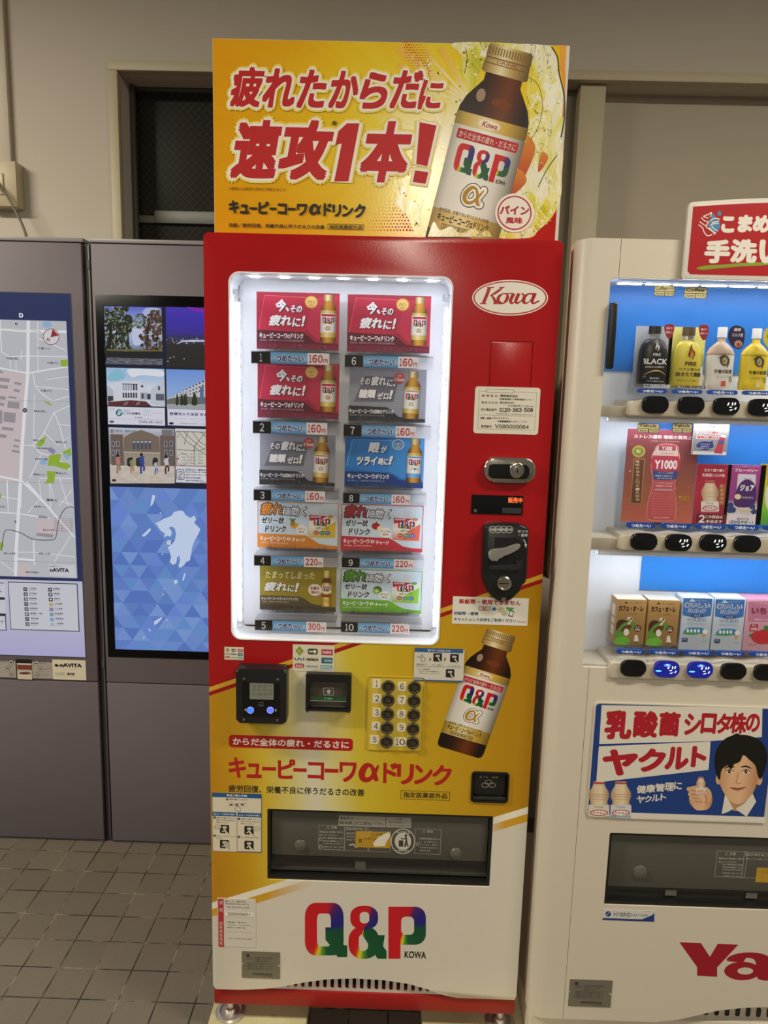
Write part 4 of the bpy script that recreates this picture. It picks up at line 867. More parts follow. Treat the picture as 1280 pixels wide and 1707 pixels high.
def name_plate(mp, u0, v0, u1, v1, Y, root):
    b = MB(mp, Y); (x0, z1), (x1, z0) = mp(u0, v0), mp(u1, v1); b.prism(rr(x0, x1, z0, z1, 0.001), Y - 0.001, Y - 0.0001, ink('8b877b', 0.4, 0.5)); b.on(Map(lambda u, v: (x0 + u * (x1 - x0), z1 - v * (z1 - z0))), Y - 0.001)
    q = ink('34322d'); b.rect(0.12, 0.1, 0.2, 0.2, q, 1); b.text('MODEL', 0.13, 0.24, 0.3, 0.29, q, 1)
    for i, s in enumerate(('自動販売機 屋内屋外兼用形', '定格電圧 100V 50/60Hz', '消費電力 280/320W')): b.text(s, 0.34, 0.2 + i * 0.07, 0.82 - 0.08 * i, 0.245 + i * 0.07, q, 1)
    b.frame(0.13, 0.42, 0.78, 0.68, 0.006, q, 1)
    for i in range(3): b.text('電動機 定格消費電力 冷媒', 0.16, 0.45 + i * 0.075, 0.72, 0.49 + i * 0.075, q, 1)
    for i in range(22): b.rect(0.28 + i * 0.024, 0.8, 0.29 + i * 0.024 + 0.004 * (i * 7 % 3), 0.88, q, 1)
    b.text('No. 148220', 0.55, 0.9, 0.8, 0.94, q, 1); b.ell(0.02, 0.46, 0.014, 0.02, ink('e8e4d8'), 1, 10); b.ell(0.97, 0.5, 0.018, 0.026, ink('e8e4d8'), 1, 10); b.build('name_plate', root)
name_plate(mp, 164, 281, 307, 385, 0.0, mach)
# vent grille behind the arch, red plinth, feet
gz0, gz1 = P(600, 1653, 0.010)[1], P(600, 1629, 0.010)[1]
v = MB(); v.box(XL + 0.03, XR - 0.03, 0.010, 0.014, gz0, gz1, ink('d4cfc4', 0.45)); gr = v.build('vent_grille', mach)
cts = []
for i in range(22):
    x = P(468 + i * 12.25, 1642, 0.010)[0]; c = MB(); c.prism(rr(x - 0.0042, x + 0.0042, gz0 + 0.0055, gz1 - 0.002, 0.004, 4), 0.0, 0.05, dark_p); cts.append(c)
cut(gr, cts)
v = MB(); v.box(XL + 0.03, XR - 0.03, 0.03, 0.034, gz0, gz1, dark_p); v.build('vent_backing', mach)
pz1_, pz0_ = gz0 - 0.0006, P(600, 1682, 0.006)[1]
v = MB(); v.box(XL + 0.001, XR - 0.001, 0.006, 0.66, pz0_, pz1_, ink('a01818', 0.35), 0.002); v.build('plinth', mach)
zinc = textured('zinc_plate', 'cfccc4', 'e0ddd6', 40, 0.38, 0, 0.85)
for (px, py, fy) in ((374, 1690, 0.03), (843, 1700, 0.03), (374, 1690, 0.60), (843, 1700, 0.60)):
    x = XL + 0.034 if px < 500 else XR - 0.03
    v = MB(); v.lathe([(0.036, 0.0), (0.036, 0.004), (0.033, 0.008), (0.026, 0.0085), (0.022, 0.006), (0.013, 0.006), (0.013, 0.016), (0.009, 0.018), (0.009, pz0_ - SLAB + 0.002)], (x, fy, SLAB), zinc if fy < 0.3 else steel, 28); v.build('levelling_foot', mach)
# pale concrete blocks under the feet
slab_m = textured('painted_concrete', 'a89f74', 'c4bc92', 7, 0.85, 0.4, c3='8d8460')
for i, (u0, u1, y0) in enumerate(((352, 510, -0.16), (704, 880, -0.16))):
    xa, xb = P(u0, 1695, 0.0)[0] - (0.008 if i == 0 else 0), P(u1, 1690, 0.0)[0] + (0.12 if i else 0)
    v = MB(); v.box(xa, xb, y0, 0.72, 0.0005, SLAB, slab_m, 0.004)
    tag(v.build('concrete_block', None, ((xa + xb) / 2, 0.3, 0)), ['pale concrete block under the left feet of the red vending machine', 'pale concrete block under the right feet of the red vending machine'][i], 'concrete block', 'concrete blocks under the machine')

# ------------------------------------------------------------------ sign board on top of the red machine
SGY = 0.06
(sx0, sz1), (sx1, _z) = P(354, 65, SGY), P(950, 76, SGY); sz0 = ZT + 0.0004
sz1 = (P(354, 65, SGY)[1] + P(950, 75, SGY)[1]) / 2
def sign_bg():
    m, nt, b = _new('printed_sunburst'); v, x, y = _uv(nt)
    dx = _math(nt, 'SUBTRACT', x, 0.66); dy = _math(nt, 'MULTIPLY', _math(nt, 'SUBTRACT', y, 0.55), 0.62)
    r = _math(nt, 'POWER', _math(nt, 'ADD', _math(nt, 'MULTIPLY', dx, dx), _math(nt, 'MULTIPLY', dy, dy)), 0.5)
    ang = _math(nt, 'ARCTAN2', dy, dx)
    ray = _noise(nt, None, 2.2, 3, 0.6)
    cmb = nt.nodes.new('ShaderNodeCombineXYZ'); nt.links.new(_math(nt, 'MULTIPLY', ang, 2.6), cmb.inputs[0]); nt.links.new(_math(nt, 'MULTIPLY', r, 0.6), cmb.inputs[1])
    nt.links.new(cmb.outputs[0], ray.node.inputs['Vector'])
    f = _math(nt, 'SUBTRACT', _math(nt, 'ADD', r, _math(nt, 'MULTIPLY', ray, 0.30)), 0.15)
    c = _ramp(nt, f, [(0.0, 'fbf6d8'), (0.10, 'f8ec9c'), (0.2, 'f1d93c'), (0.36, 'efc826'), (0.52, 'e9b01e'), (0.68, 'e7a416')])
    # red corner lower right, dotted towards the middle
    k = _math(nt, 'SUBTRACT', _math(nt, 'MULTIPLY', x, 0.9), _math(nt, 'MULTIPLY', y, 1.25))
    k = _math(nt, 'ADD', k, _math(nt, 'MULTIPLY', _noise(nt, v, 5, 4, 0.6), 0.5))
    c = _mix(nt, _ramp(nt, k, [(0.66, '000000'), (0.86, 'ffffff')]), c, 'cf3a1c')
    c = _mix(nt, _ramp(nt, k, [(0.82, '000000'), (1.0, 'ffffff')]), c, 'b8201c')
    bpn = nt.nodes.new('ShaderNodeBump'); bpn.inputs['Strength'].default_value = 0.10; bpn.inputs['Distance'].default_value = 0.001
    t = nt.nodes.new('ShaderNodeTexCoord'); nt.links.new(_noise(nt, t.outputs['Object'], 180, 2, 0.5), bpn.inputs['Height']); nt.links.new(bpn.outputs[0], b.inputs['Normal'])
    _finish(nt, b, c, 0, 0.17); return m
sign = thing('promotion_sign', 'tall yellow sign board with a brown glass bottle standing on the red vending machine', 'sign board', ((sx0 + sx1) / 2, SGY, ZT + 0.0004))
s = MB(); s.box(sx0, sx1, SGY, SGY + 0.006, sz0, sz1, ink('d8d2c6', 0.5)); s.box(sx0 + 0.1, sx0 + 0.13, SGY + 0.006, SGY + 0.03, sz0, sz1 - 0.15, steel); s.box(sx1 - 0.13, sx1 - 0.1, SGY + 0.006, SGY + 0.03, sz0, sz1 - 0.15, steel)
s.build('board', sign)
mA = crop(340, 50, 0.4844, SGY); s = MB(mA, SGY)
s.flat([(sx0 + 0.0005, sz0), (sx1 - 0.0065, sz0), (sx1 - 0.0065, sz1 - 0.0005), (sx0 + 0.0005, sz1 - 0.0005)], sign_bg(), 1)
# halftone dots
for (cu, cv, nu, nv, du, colr) in ((560, 590, 16, 11, 11, 'd8501c'), (690, 42, 10, 14, 9, 'c8481c')):
    for i in range(nu):
        for j in range(nv):
            u, v_ = cu + i * du + (j % 2) * du / 2, cv + j * du
            k_ = (i / nu * 0.7 + j / nv * 0.5) if cv > 300 else (0.9 - abs(j - i * 1.2) / nv)
            rr_d = du * 0.40 * k_
            if rr_d > 1.0 and v_ < 700: s.ell(u, v_, rr_d, rr_d, ink(colr), 2, 8)
# light rays
for a0, a1, ln, c in ((196, 200, 330, 'f4e6a8'), (207, 210, 300, 'f8f0c8'), (214, 220, 330, 'f2d880'), (226, 229, 260, 'f6ecc0'), (236, 243, 230, 'f0d060'), (186, 190, 240, 'f6ea9c')):
    o_ = (930, 260); A0, A1 = math.radians(a0), math.radians(a1)
    s.poly([o_, (o_[0] + ln * math.cos(A0), max(44, o_[1] + ln * math.sin(A0))), (o_[0] + ln * math.cos(A1), max(44, o_[1] + ln * math.sin(A1)))], grad([(0.0, 'eeb828'), (0.5, c), (1.0, 'fbf6e0')], 0), 2)
# splash of juice round the bottle
def splash_mat(key, st):
    k = ('splash', key)
    if k not in MATS:
        m, nt, b = _new('printed_splash_%s' % key); t = nt.nodes.new('ShaderNodeTexCoord'); v = t.outputs['Object']
        mp = nt.nodes.new('ShaderNodeMapping'); mp.inputs['Scale'].default_value = (1.5, 1, 0.7); nt.links.new(v, mp.inputs[0]); v = mp.outputs[0]
        n = _noise(nt, v, 9, 5, 0.55, 1.2); c = _ramp(nt, n, st)
        n2 = _noise(nt, v, 11, 3, 0.55, 2.2); e_ = _math(nt, 'LESS_THAN', _math(nt, 'ABSOLUTE', _math(nt, 'SUBTRACT', n2, 0.56)), 0.006)
        c = _mix(nt, _math(nt, 'MULTIPLY', e_, 0.75), c, '4c4c14')
        n3 = _noise(nt, v, 13, 3, 0.55, 1.8); e3 = _math(nt, 'LESS_THAN', _math(nt, 'ABSOLUTE', _math(nt, 'SUBTRACT', n3, 0.46)), 0.02)
        c = _mix(nt, _math(nt, 'MULTIPLY', e3, 0.8), c, 'fbf9ea'); _finish(nt, b, c, 0, 0.17); MATS[k] = m
    return MATS[k]
sp_pale = splash_mat('pale', [(0.30, 'c8c83c'), (0.40, 'e6df62'), (0.48, 'f0ecae'), (0.56, 'f3f1dc'), (0.66, 'ece79a'), (0.74, 'd8d040')])
sp_yel = splash_mat('yellow', [(0.30, '9c9a1c'), (0.40, 'd8cc30'), (0.50, 'ece26a'), (0.58, 'f5f1c4'), (0.70, 'dccb34')])
R_out = [(1090, 48), (1150, 50), (1196, 60), (1215, 95), (1222, 150), (1238, 220), (1240, 300), (1228, 380), (1236, 440), (1222, 520), (1216, 580), (1200, 600), (1160, 625), (1110, 700), (1060, 712), (960, 712), (990, 660), (1040, 600), (1070, 540), (1080, 470), (1130, 400), (1150, 330), (1160, 260), (1150, 190), (1120, 120), (1060, 60)]
s.poly(spline(R_out, 5, True), sp_pale, 3)
inner = [(1120, 140), (1160, 180), (1190, 260), (1180, 340), (1140, 400), (1100, 420), (1090, 360), (1120, 300), (1110, 220)]
s.poly(spline(inner, 4, True), splash_mat('mid', [(0.3, 'e6cf3a'), (0.5, 'efe26a'), (0.7, 'f5efb4')]), 4)
L_out = [(640, 520), (670, 560), (660, 600), (700, 640), (720, 690), (760, 712), (1010, 712), (980, 640), (800, 620), (770, 560), (730, 600), (700, 560), (690, 520), (660, 535)]
s.poly(spline(L_out, 5, True), sp_yel, 3)
up = [(860, 44), (1090, 48), (1060, 66), (980, 90), (950, 140), (930, 200), (900, 240), (905, 180), (880, 140), (890, 90)]
s.poly(spline(up, 4, True), sp_pale, 3)
low = [(1180, 560), (1220, 440), (1230, 560), (1200, 640), (1150, 690), (1120, 715), (1010, 715), (1090, 680), (1140, 640)]
s.poly(spline(low, 4, True), sp_yel, 4)
for pts, ww in (([(1196, 58), (1216, 95), (1222, 150), (1238, 220), (1240, 300), (1228, 370)], 5), ([(1112, 160), (1150, 190), (1164, 260), (1152, 330), (1122, 380)], 2), ([(1092, 300), (1076, 360), (1090, 420)], 2), ([(900, 60), (905, 100), (896, 150)], 2), ([(1215, 430), (1180, 480), (1150, 540)], 3)):
    s.stroke(pts, ww, ink('3c3c18'), 5, smooth=4)
rnd = random.Random(4)
for i in range(120):
    t_ = rnd.random()
    if t_ < 0.5: u, v_ = rnd.uniform(760, 960), rnd.uniform(60, 330)
    elif t_ < 0.8: u, v_ = rnd.uniform(1080, 1230), rnd.uniform(360, 680)
    else: u, v_ = rnd.uniform(640, 800), rnd.uniform(480, 690)
    rd_ = rnd.uniform(1.2, 4.5); s.ell(u, v_, rd_, rd_ * rnd.uniform(0.8, 1.4), ink(rnd.choice(('f6f0d0', 'f8f4e4', 'e8dc70', '6a641c', 'd8c040'))), 5, 9)
def clipped_bottle():
    # the bottle runs below the visible edge: draw it whole, then drop what the machine hides
    n0 = len(s.f); bottle_art(s, axis_map(mA, (1058, 64), (868, 790), 0), 7, 0.178)
    keep = [(i, f) for i, f in enumerate(s.f)]
    for i in range(n0, len(s.f)):
        for k_ in s.f[i]:
            x_, y_, z_ = s.v[k_]
            if z_ < sz0 + 0.001: s.v[k_] = (x_, y_, sz0 + 0.001)
clipped_bottle()
s.poly(spline([(770, 712), (790, 660), (812, 690), (850, 676), (880, 700), (930, 684), (950, 700), (975, 690), (990, 712)], 4), sp_yel, 22)
for pts in ([(1225, 52), (1244, 54), (1242, 300), (1232, 300), (1240, 200), (1226, 130)],): s.poly(pts, grad([(0, 'dc7a1c'), (1, 'e8a42a')], 1), 3)
for pts in ([(1100, 360), (1140, 400), (1120, 470), (1090, 520), (1080, 470)], [(1080, 480), (1110, 520), (1060, 570), (1040, 560)], [(1160, 420), (1185, 440), (1150, 490)]): s.poly(spline(pts, 4, True), grad([(0, 'b8301a'), (1, 'dc8a20')], 1), 4)
# lettering
wt = ink('f8f4ea'); rd = ink('c0161c'); yl = ink('f4e06a')
def lettering(items, r_out, shear, bold):
    for (c, u0, v0, u1, v1) in items:
        h = v1 - v0; g = r_out
        s.text(c, u0 - g * 1.7, v0 - g * 1.7, u1 + g * 1.7, v1 + g * 1.7, yl, 23, bold=bold + 0.085, shear=shear, n=12, res=3)
        s.text(c, u0 - g, v0 - g, u1 + g, v1 + g, wt, 24, bold=bold + 0.055, shear=shear, n=12, res=3)
    for (c, u0, v0, u1, v1) in items: s.text(c, u0, v0, u1, v1, rd, 25, bold=bold, shear=shear, res=5, sq=True)
lettering([('疲', 88, 126, 210, 268), ('れ', 200, 132, 312, 270), ('た', 318, 136, 422, 272), ('か', 428, 140, 530, 272), ('ら', 536, 145, 630, 274), ('だ', 640, 138, 752, 274), ('に', 738, 172, 822, 276)], 9, 0.22, 0.036)
lettering([('速', 88, 308, 270, 516), ('攻', 256, 308, 446, 520), ('本', 538, 312, 712, 528)], 10, 0.22, 0.045)
def solid(parts, g):
    for p in parts:
        cu = sum(a for a, _ in p) / len(p); cv = sum(b_ for _, b_ in p) / len(p)
        s.stroke(list(p) + [p[0], p[1]], g * 3.0, yl, 23); s.stroke(list(p) + [p[0], p[1]], g * 2.0, wt, 24); s.poly(p, rd, 25)
solid([[(492, 322), (535, 322), (497, 522), (448, 522), (474, 392), (452, 396), (462, 350)]], 10)
solid([[(742, 318), (800, 330), (768, 470), (730, 462)], [(726, 484), (772, 490), (762, 530), (718, 524)]], 10)
bk = ink('1d1a17')
s.text('※', 440, 312, 458, 330, bk, 26); s.text('※速攻とは症状に早めに対処すること', 88, 540, 282, 555, bk, 26)
for c, u0, v0, u1, v1 in (('キ', 86, 586, 122, 632), ('ュ', 124, 600, 156, 633), ('ー', 158, 610, 184, 619), ('ピ', 188, 590, 224, 634), ('ー', 226, 611, 250, 620), ('コ', 254, 597, 286, 636), ('ー', 288, 612, 316, 621), ('ワ', 320, 598, 356, 640), ('ド', 412, 596, 440, 642), ('リ', 443, 600, 472, 644), ('ン', 476, 602, 514, 644), ('ク', 518, 598, 556, 648)):
    s.text(c, u0, v0, u1, v1, bk, 26, bold=0.045)
alpha_mark(s, 384, 618, 29, bk, 26, None, 0.28)
s.text('効能／疲労回復、栄養不良に伴うだるさの改善', 86, 664, 415, 686, bk, 26, bold=0.02); s.frame(426, 667, 550, 689, 1.6, bk, 26); s.text('指定医薬部外品', 432, 671, 545, 686, bk, 26, bold=0.02)
s.ell(1068, 630, 67, 67, ink('f4efe6'), 23, 40); s.ell(1068, 630, 59, 59, ink('b8242c'), 24, 40); s.ell(1068, 630, 54, 54, ink('f1ece2'), 25, 40)
s.text('パイン', 1018, 604, 1118, 638, ink('b01c26'), 26, bold=0.05); s.text('風味', 1038, 644, 1095, 668, ink('b01c26'), 26, bold=0.05)
s.build('printed_face', sign)

# ------------------------------------------------------------------ sample cards in the lit window
def card_base(u0, v0, u1, v1, w, h, col, up=0.0):
    b = MB(local(-w / 2, 0, w, h, u0, v0, u1, v1), 0.0); b.box(-w / 2, w / 2, 0.0, 0.0018, 0, h + up, ink('e8e6e2')); b.flat([(-w / 2, 0), (w / 2, 0), (w / 2, h + up), (-w / 2, h + up)], col, 1); return b
wtx = ink('f2f0ee'); shd = ink('3a1018')
def shadow_text(b, txt, u0, v0, u1, v1, layer, main=wtx, sh=None, bold=0.03, shear=0.2, d=4):
    if sh: b.text(txt, u0 + d, v0 + d, u1 + d, v1 + d, sh, layer, bold=bold + 0.02, shear=shear, n=6)
    b.text(txt, u0, v0, u1, v1, main, layer + 1, bold=bold, shear=shear)
def banner(b, pts, col, layer): b.poly(pts, col, layer)
def card_red(w, h):
    b = card_base(160, 122, 622, 455, w, h, ink('9c1c34'))
    b.poly([(205, 140), (560, 152), (545, 330), (420, 345), (172, 345)], ink('b4203c'), 2); b.stroke([(172, 340), (205, 142), (490, 150)], 4, ink('e05a70'), 3)
    for i in range(9): b.rect(175, 200 + i * 16, 505, 202 + i * 16, ink('a81e38'), 3)
    b.poly([(480, 150), (622, 130), (622, 410), (505, 400), (440, 330)], ink('b92a44'), 3)
    b.poly([(162, 342), (420, 352), (450, 372), (490, 408), (540, 415), (622, 418), (622, 455), (160, 455)], ink('5a1426'), 4); b.poly([(162, 414), (500, 420), (622, 425), (622, 455), (160, 455)], ink('7c1c34'), 5)
    shadow_text(b, '今、', 266, 162, 342, 235, 6, wtx, shd, 0.05); shadow_text(b, 'その', 348, 196, 414, 237, 6, wtx, shd, 0.04)
    shadow_text(b, '疲れ', 228, 252, 355, 318, 6, wtx, shd, 0.05); shadow_text(b, 'に', 360, 268, 408, 320, 6, wtx, shd, 0.04); shadow_text(b, '!', 410, 254, 432, 318, 6, wtx, shd, 0.05)
    b.text('キューピーコーワαドリンク', 176, 358, 422, 390, wtx, 6, bold=0.04); b.text('疲労回復、栄養不良に伴うだるさの改善 指定医薬部外品', 178, 396, 425, 408, ink('c8a0a8'), 6)
    b.ell(465, 175, 37, 37, ink('c08a34'), 6); b.ell(465, 175, 31, 31, ink('e6c070'), 7); b.text('パイン', 444, 164, 486, 184, ink('8c4a1c'), 8, bold=.03); b.text('風味', 452, 188, 478, 200, ink('8c4a1c'), 8)
    bottle_art(b, axis_map(b.m, (562, 130), (560, 410)), 9, 0.17, True); return b
def card_grey(w, h):
    b = card_base(675, 545, 1115, 860, w, h, ink('92939d'))
    for i in range(16): b.rect(678, 560 + i * 14, 1112, 564 + i * 14, ink('9c9da6'), 2)
    b.poly([(760, 590), (960, 590), (930, 740), (700, 745)], ink('6c6c75'), 2)
    b.poly([(672, 768), (890, 772), (920, 790), (960, 828), (1010, 835), (1115, 838), (1115, 860), (672, 860)], ink('2e2e33'), 4)
    shadow_text(b, 'その', 735, 602, 792, 642, 6, wtx, ink('26262a'), 0.04); shadow_text(b, '疲れ', 798, 588, 884, 646, 6, wtx, ink('26262a'), 0.05); shadow_text(b, 'に、', 888, 606, 938, 650, 6, wtx, ink('26262a'), 0.04)
    shadow_text(b, '糖類', 728, 668, 830, 722, 6, wtx, ink('26262a'), 0.05); shadow_text(b, 'ゼロ', 836, 684, 902, 726, 6, wtx, ink('26262a'), 0.04); shadow_text(b, '!', 902, 668, 926, 724, 6, wtx, ink('26262a'), 0.05)
    b.text('キューピーコーワαZEROドリンク', 676, 786, 932, 812, wtx, 6, bold=0.04); b.text('疲労回復、栄養不良に伴うだるさの改善', 680, 818, 880, 828, ink('a8a8ac'), 6)
    b.ell(960, 598, 33, 33, ink('b8443c'), 6); b.text('11kcal', 932, 594, 988, 616, ink('f0dcd4'), 7, bold=.04); b.text('1本', 948, 576, 972, 590, ink('f0dcd4'), 7)
    bottle_art(b, axis_map(b.m, (1040, 556), (1030, 838)), 9, 0.17, True, 'grey'); return b
def card_blue(w, h):
    b = card_base(658, 935, 1095, 1238, w, h, ink('1f6cb4'))
    b.poly([(690, 950), (1000, 950), (985, 1130), (860, 1150), (662, 1120)], ink('2a7cc4'), 2); b.stroke([(668, 1110), (700, 952), (930, 952)], 4, ink('7cc0f0'), 3); b.poly([(900, 940), (1095, 940), (1095, 1195), (985, 1185), (900, 1140)], ink('3a8ccc'), 2)
    b.poly([(658, 1145), (890, 1148), (930, 1165), (960, 1190), (1095, 1205), (1095, 1238), (658, 1238)], ink('123878'), 4)
    k_ = ink('102c5c')
    shadow_text(b, '眼', 786, 966, 850, 1030, 6, wtx, k_, 0.05); shadow_text(b, 'が', 856, 984, 890, 1028, 6, wtx, k_, 0.04); shadow_text(b, 'ツライ', 726, 1052, 838, 1106, 6, wtx, k_, 0.05); shadow_text(b, '時に', 842, 1058, 898, 1104, 6, wtx, k_, 0.04); shadow_text(b, '!', 898, 1044, 924, 1100, 6, wtx, k_, 0.05)
    b.text('キューピーコーワiドリンク', 674, 1158, 905, 1188, wtx, 6, bold=0.04); b.text('目の疲れに、栄養補給 指定医薬部外品', 676, 1196, 880, 1206, ink('9cb8dc'), 6)
    b.ell(950, 975, 33, 33, ink('d0dce4'), 6); b.ell(950, 975, 27, 27, ink('5c88b0'), 7); b.text('レモン', 932, 964, 968, 980, wtx, 8, bold=.03); b.text('風味', 938, 984, 962, 996, wtx, 8)
    bottle_art(b, axis_map(b.m, (1046, 938), (1040, 1206)), 9, 0.17, True, 'blue'); return b
def pouch(b, tint, leaf):
    b.poly([(450, 332), (606, 344), (600, 492), (448, 490)], ink('d8d6ce'), 4); b.poly([(452, 336), (603, 346), (598, 485), (452, 484)], grad([(0.0, tint), (0.45, 'f0ece0'), (1.0, 'f4f2ec')], 1), 5)
    b.poly([(540, 420), (602, 380), (598, 486), (500, 486)], ink(tint), 6); b.poly([(454, 340), (560, 346), (530, 362), (456, 380)], ink('b03040'), 6); b.text('疲労回復', 462, 346, 520, 358, wtx, 7, bold=.02)
    b.rect(508, 292, 548, 345, ink('d4d6dc'), 3, 0.002); qp_mark(b, 480, 360, 572, 412, 8, False); b.text('αチャージ', 494, 416, 566, 434, ink('7c8a20'), 8, bold=.05)
    for i, c in enumerate(('b8403c', '2a8a58', '2c68b0')): b.ell(494 + i * 32, 455, 15, 14, ink(c), 8, 16); b.text('配合', 486 + i * 32, 450, 502 + i * 32, 460, wtx, 9)
    b.ell(572, 350, 18, 10, ink(leaf), 8, 14)
def card_charge(w, h, main, dark, badge, fruit, tint, leaf, textc):
    b = card_base(165, 260, 618, 560, w, h, ink('cfe0ea'), 0.006)
    b.poly([(165, 260), (618, 260), (618, 300), (400, 330), (165, 300)], ink('d4e0e8'), 2); b.frame(166, 262, 617, 560, 4, ink(main), 3)
    b.poly([(165, 468), (430, 474), (460, 490), (510, 525), (560, 535), (618, 538), (618, 560), (165, 560)], ink(main), 4)
    k_ = ink('23242c')
    for t_, u0, v0, u1, v1, c in (('疲れ', 184, 270, 305, 348, ink(textc)), ('に効く', 306, 290, 438, 350, ink('f4f4f2'))):
        b.text(t_, u0 - 6, v0 - 6, u1 + 6, v1 + 6, k_, 5, bold=0.10, shear=0.15, n=10); b.text(t_, u0, v0, u1, v1, c, 6, bold=0.035, shear=0.15)
    for t_, u0, v0, u1, v1 in (('ゼリー状', 188, 362, 315, 405), ('ドリンク', 206, 415, 328, 460)):
        b.text(t_, u0 - 4, v0 - 4, u1 + 4, v1 + 4, ink('f4f6f6'), 5, bold=0.09, shear=0.15); b.text(t_, u0, v0, u1, v1, ink('2a3444'), 6, bold=0.05, shear=0.15)
    if fruit == 'pine':
        b.ell(372, 412, 26, 20, ink('e0a42c'), 6, 20, 0.5); b.ell(362, 400, 14, 16, ink('b87c1c'), 7, 14)
        for a in (-30, 0, 30): b.stroke([(362, 392), (362 + a * 0.5, 368)], 8, ink('3c7a34'), 7)
    elif fruit == 'apple':
        b.ell(358, 400, 24, 22, ink('b02030'), 6, 18); b.ell(384, 415, 20, 18, ink('f0e4b0'), 7, 16); b.stroke([(358, 380), (362, 370)], 4, ink('4a2c14'), 7)
    else:
        b.ell(372, 402, 24, 26, ink('5c5a2c'), 6, 18); b.ell(366, 412, 20, 20, ink('8cc040'), 7, 18); b.ell(366, 412, 7, 7, ink('f0f0d8'), 8, 12)
    b.ell(412, 440, 32, 32, ink('f4f2ea'), 7, 24); b.text(badge, 388 if len(badge) < 4 else 384, 424, 436 if len(badge) < 4 else 440, 442, ink(dark), 8, bold=.03); b.text('風味', 396, 446, 428, 458, ink(dark), 8, bold=.02)
    b.text('キューピーコーワ', 180, 484, 324, 516, wtx, 6, bold=0.045); alpha_mark(b, 342, 500, 16, wtx, 5, None, 0.26); b.text('チャージ', 360, 492, 432, 518, wtx, 6, bold=0.045); b.text('栄養補給、疲労回復 清涼飲料水', 182, 524, 340, 533, ink('f4e4d8'), 6)
    pouch(b, tint, leaf); return b
def card_gold(w, h):
    b = card_base(178, 635, 605, 905, w, h, ink('8c7c1e'), 0.004); b.poly([(178, 700), (605, 660), (605, 905), (178, 905)], ink('a08a20'), 2)
    for i in range(12): b.rect(180, 650 + i * 15, 604, 655 + i * 15, ink('97841e'), 2)
    b.poly([(178, 815), (400, 818), (430, 830), (470, 862), (605, 880), (605, 908), (178, 908)], ink('5a4e34'), 4); b.poly([(178, 872), (605, 884), (605, 905), (178, 905)], ink('4a4030'), 5)
    b.text('たまってしまった', 208, 660, 486, 706, ink('e8dca0'), 6, bold=0.02, shear=0.2); shadow_text(b, '疲れ', 202, 728, 330, 788, 6, wtx, ink('5a4a10'), 0.04); shadow_text(b, 'に', 334, 744, 372, 788, 6, wtx, ink('5a4a10'), 0.03); shadow_text(b, '!', 372, 730, 398, 790, 6, wtx, ink('5a4a10'), 0.04)
    b.ell(487, 772, 38, 38, ink('f0e8dc'), 6); b.text('生薬を', 460, 752, 512, 772, ink('a83830'), 7, bold=.04); b.text('強化!', 464, 778, 512, 796, ink('a83830'), 7, bold=.04)
    b.text('キューピーコーワゴールドドリンク2', 188, 824, 392, 844, wtx, 6, bold=0.03); b.text('滋養強壮、肉体疲労時の栄養補給 第3類医薬品', 190, 850, 340, 860, ink('c8bc98'), 6)
    old = b.m; m = axis_map(b.m, (552, 648), (552, 876)); b.m = m
    L = [(0.07, 0.0), (0.078, 0.02), (0.078, 0.10), (0.065, 0.13), (0.085, 0.2), (0.125, 0.32), (0.128, 0.97), (0.12, 1.0)]
    b.poly([(-r, v) for r, v in L] + [(r, v) for r, v in reversed(L)], grad([(0.0, '7c5c14'), (0.3, 'ecca58'), (0.55, 'f4e08c'), (0.8, 'b08a24'), (1, '6a4c10')], 0), 9, [(-r * 3.8 + 0.5, .5) for r, v in L] + [(r * 3.8 + 0.5, .5) for r, v in reversed(L)])
    b.poly([(-0.1, 0.2), (0.1, 0.2), (0.125, 0.34), (-0.125, 0.34)], ink('6c4210'), 10); b.rect(-0.126, 0.4, 0.126, 0.62, ink('ece6cc'), 10); qp_mark(b, -0.11, 0.42, 0.11, 0.58, 11, False); b.rect(-0.126, 0.66, 0.126, 0.74, ink('8c3a1c'), 10)
    b.text('GOLD', -0.07, 0.8, 0.07, 0.88, ink('6a4a10'), 10); b.m = old; return b
CARD_W = {}
labels = {1: 'crimson sample card in the top left slot of the lit window, above plate 1', 2: 'crimson sample card in the second slot of the left column, above plate 2', 3: 'grey sugar free sample card in the left column, directly below a crimson card',
          4: 'pale blue jelly drink card with an orange banner and a pineapple', 5: 'olive gold sample card with a slim golden bottle, lowest in the left column', 6: 'crimson sample card in the top right slot of the lit window, above plate 6',
          7: 'grey sugar free sample card in the right column, directly above the blue card', 8: 'bright blue sample card for tired eyes in the middle of the right column', 9: 'pale blue jelly drink card with a red banner and an apple', 10: 'pale blue jelly drink card with a green banner and a kiwi'}
proto = {}
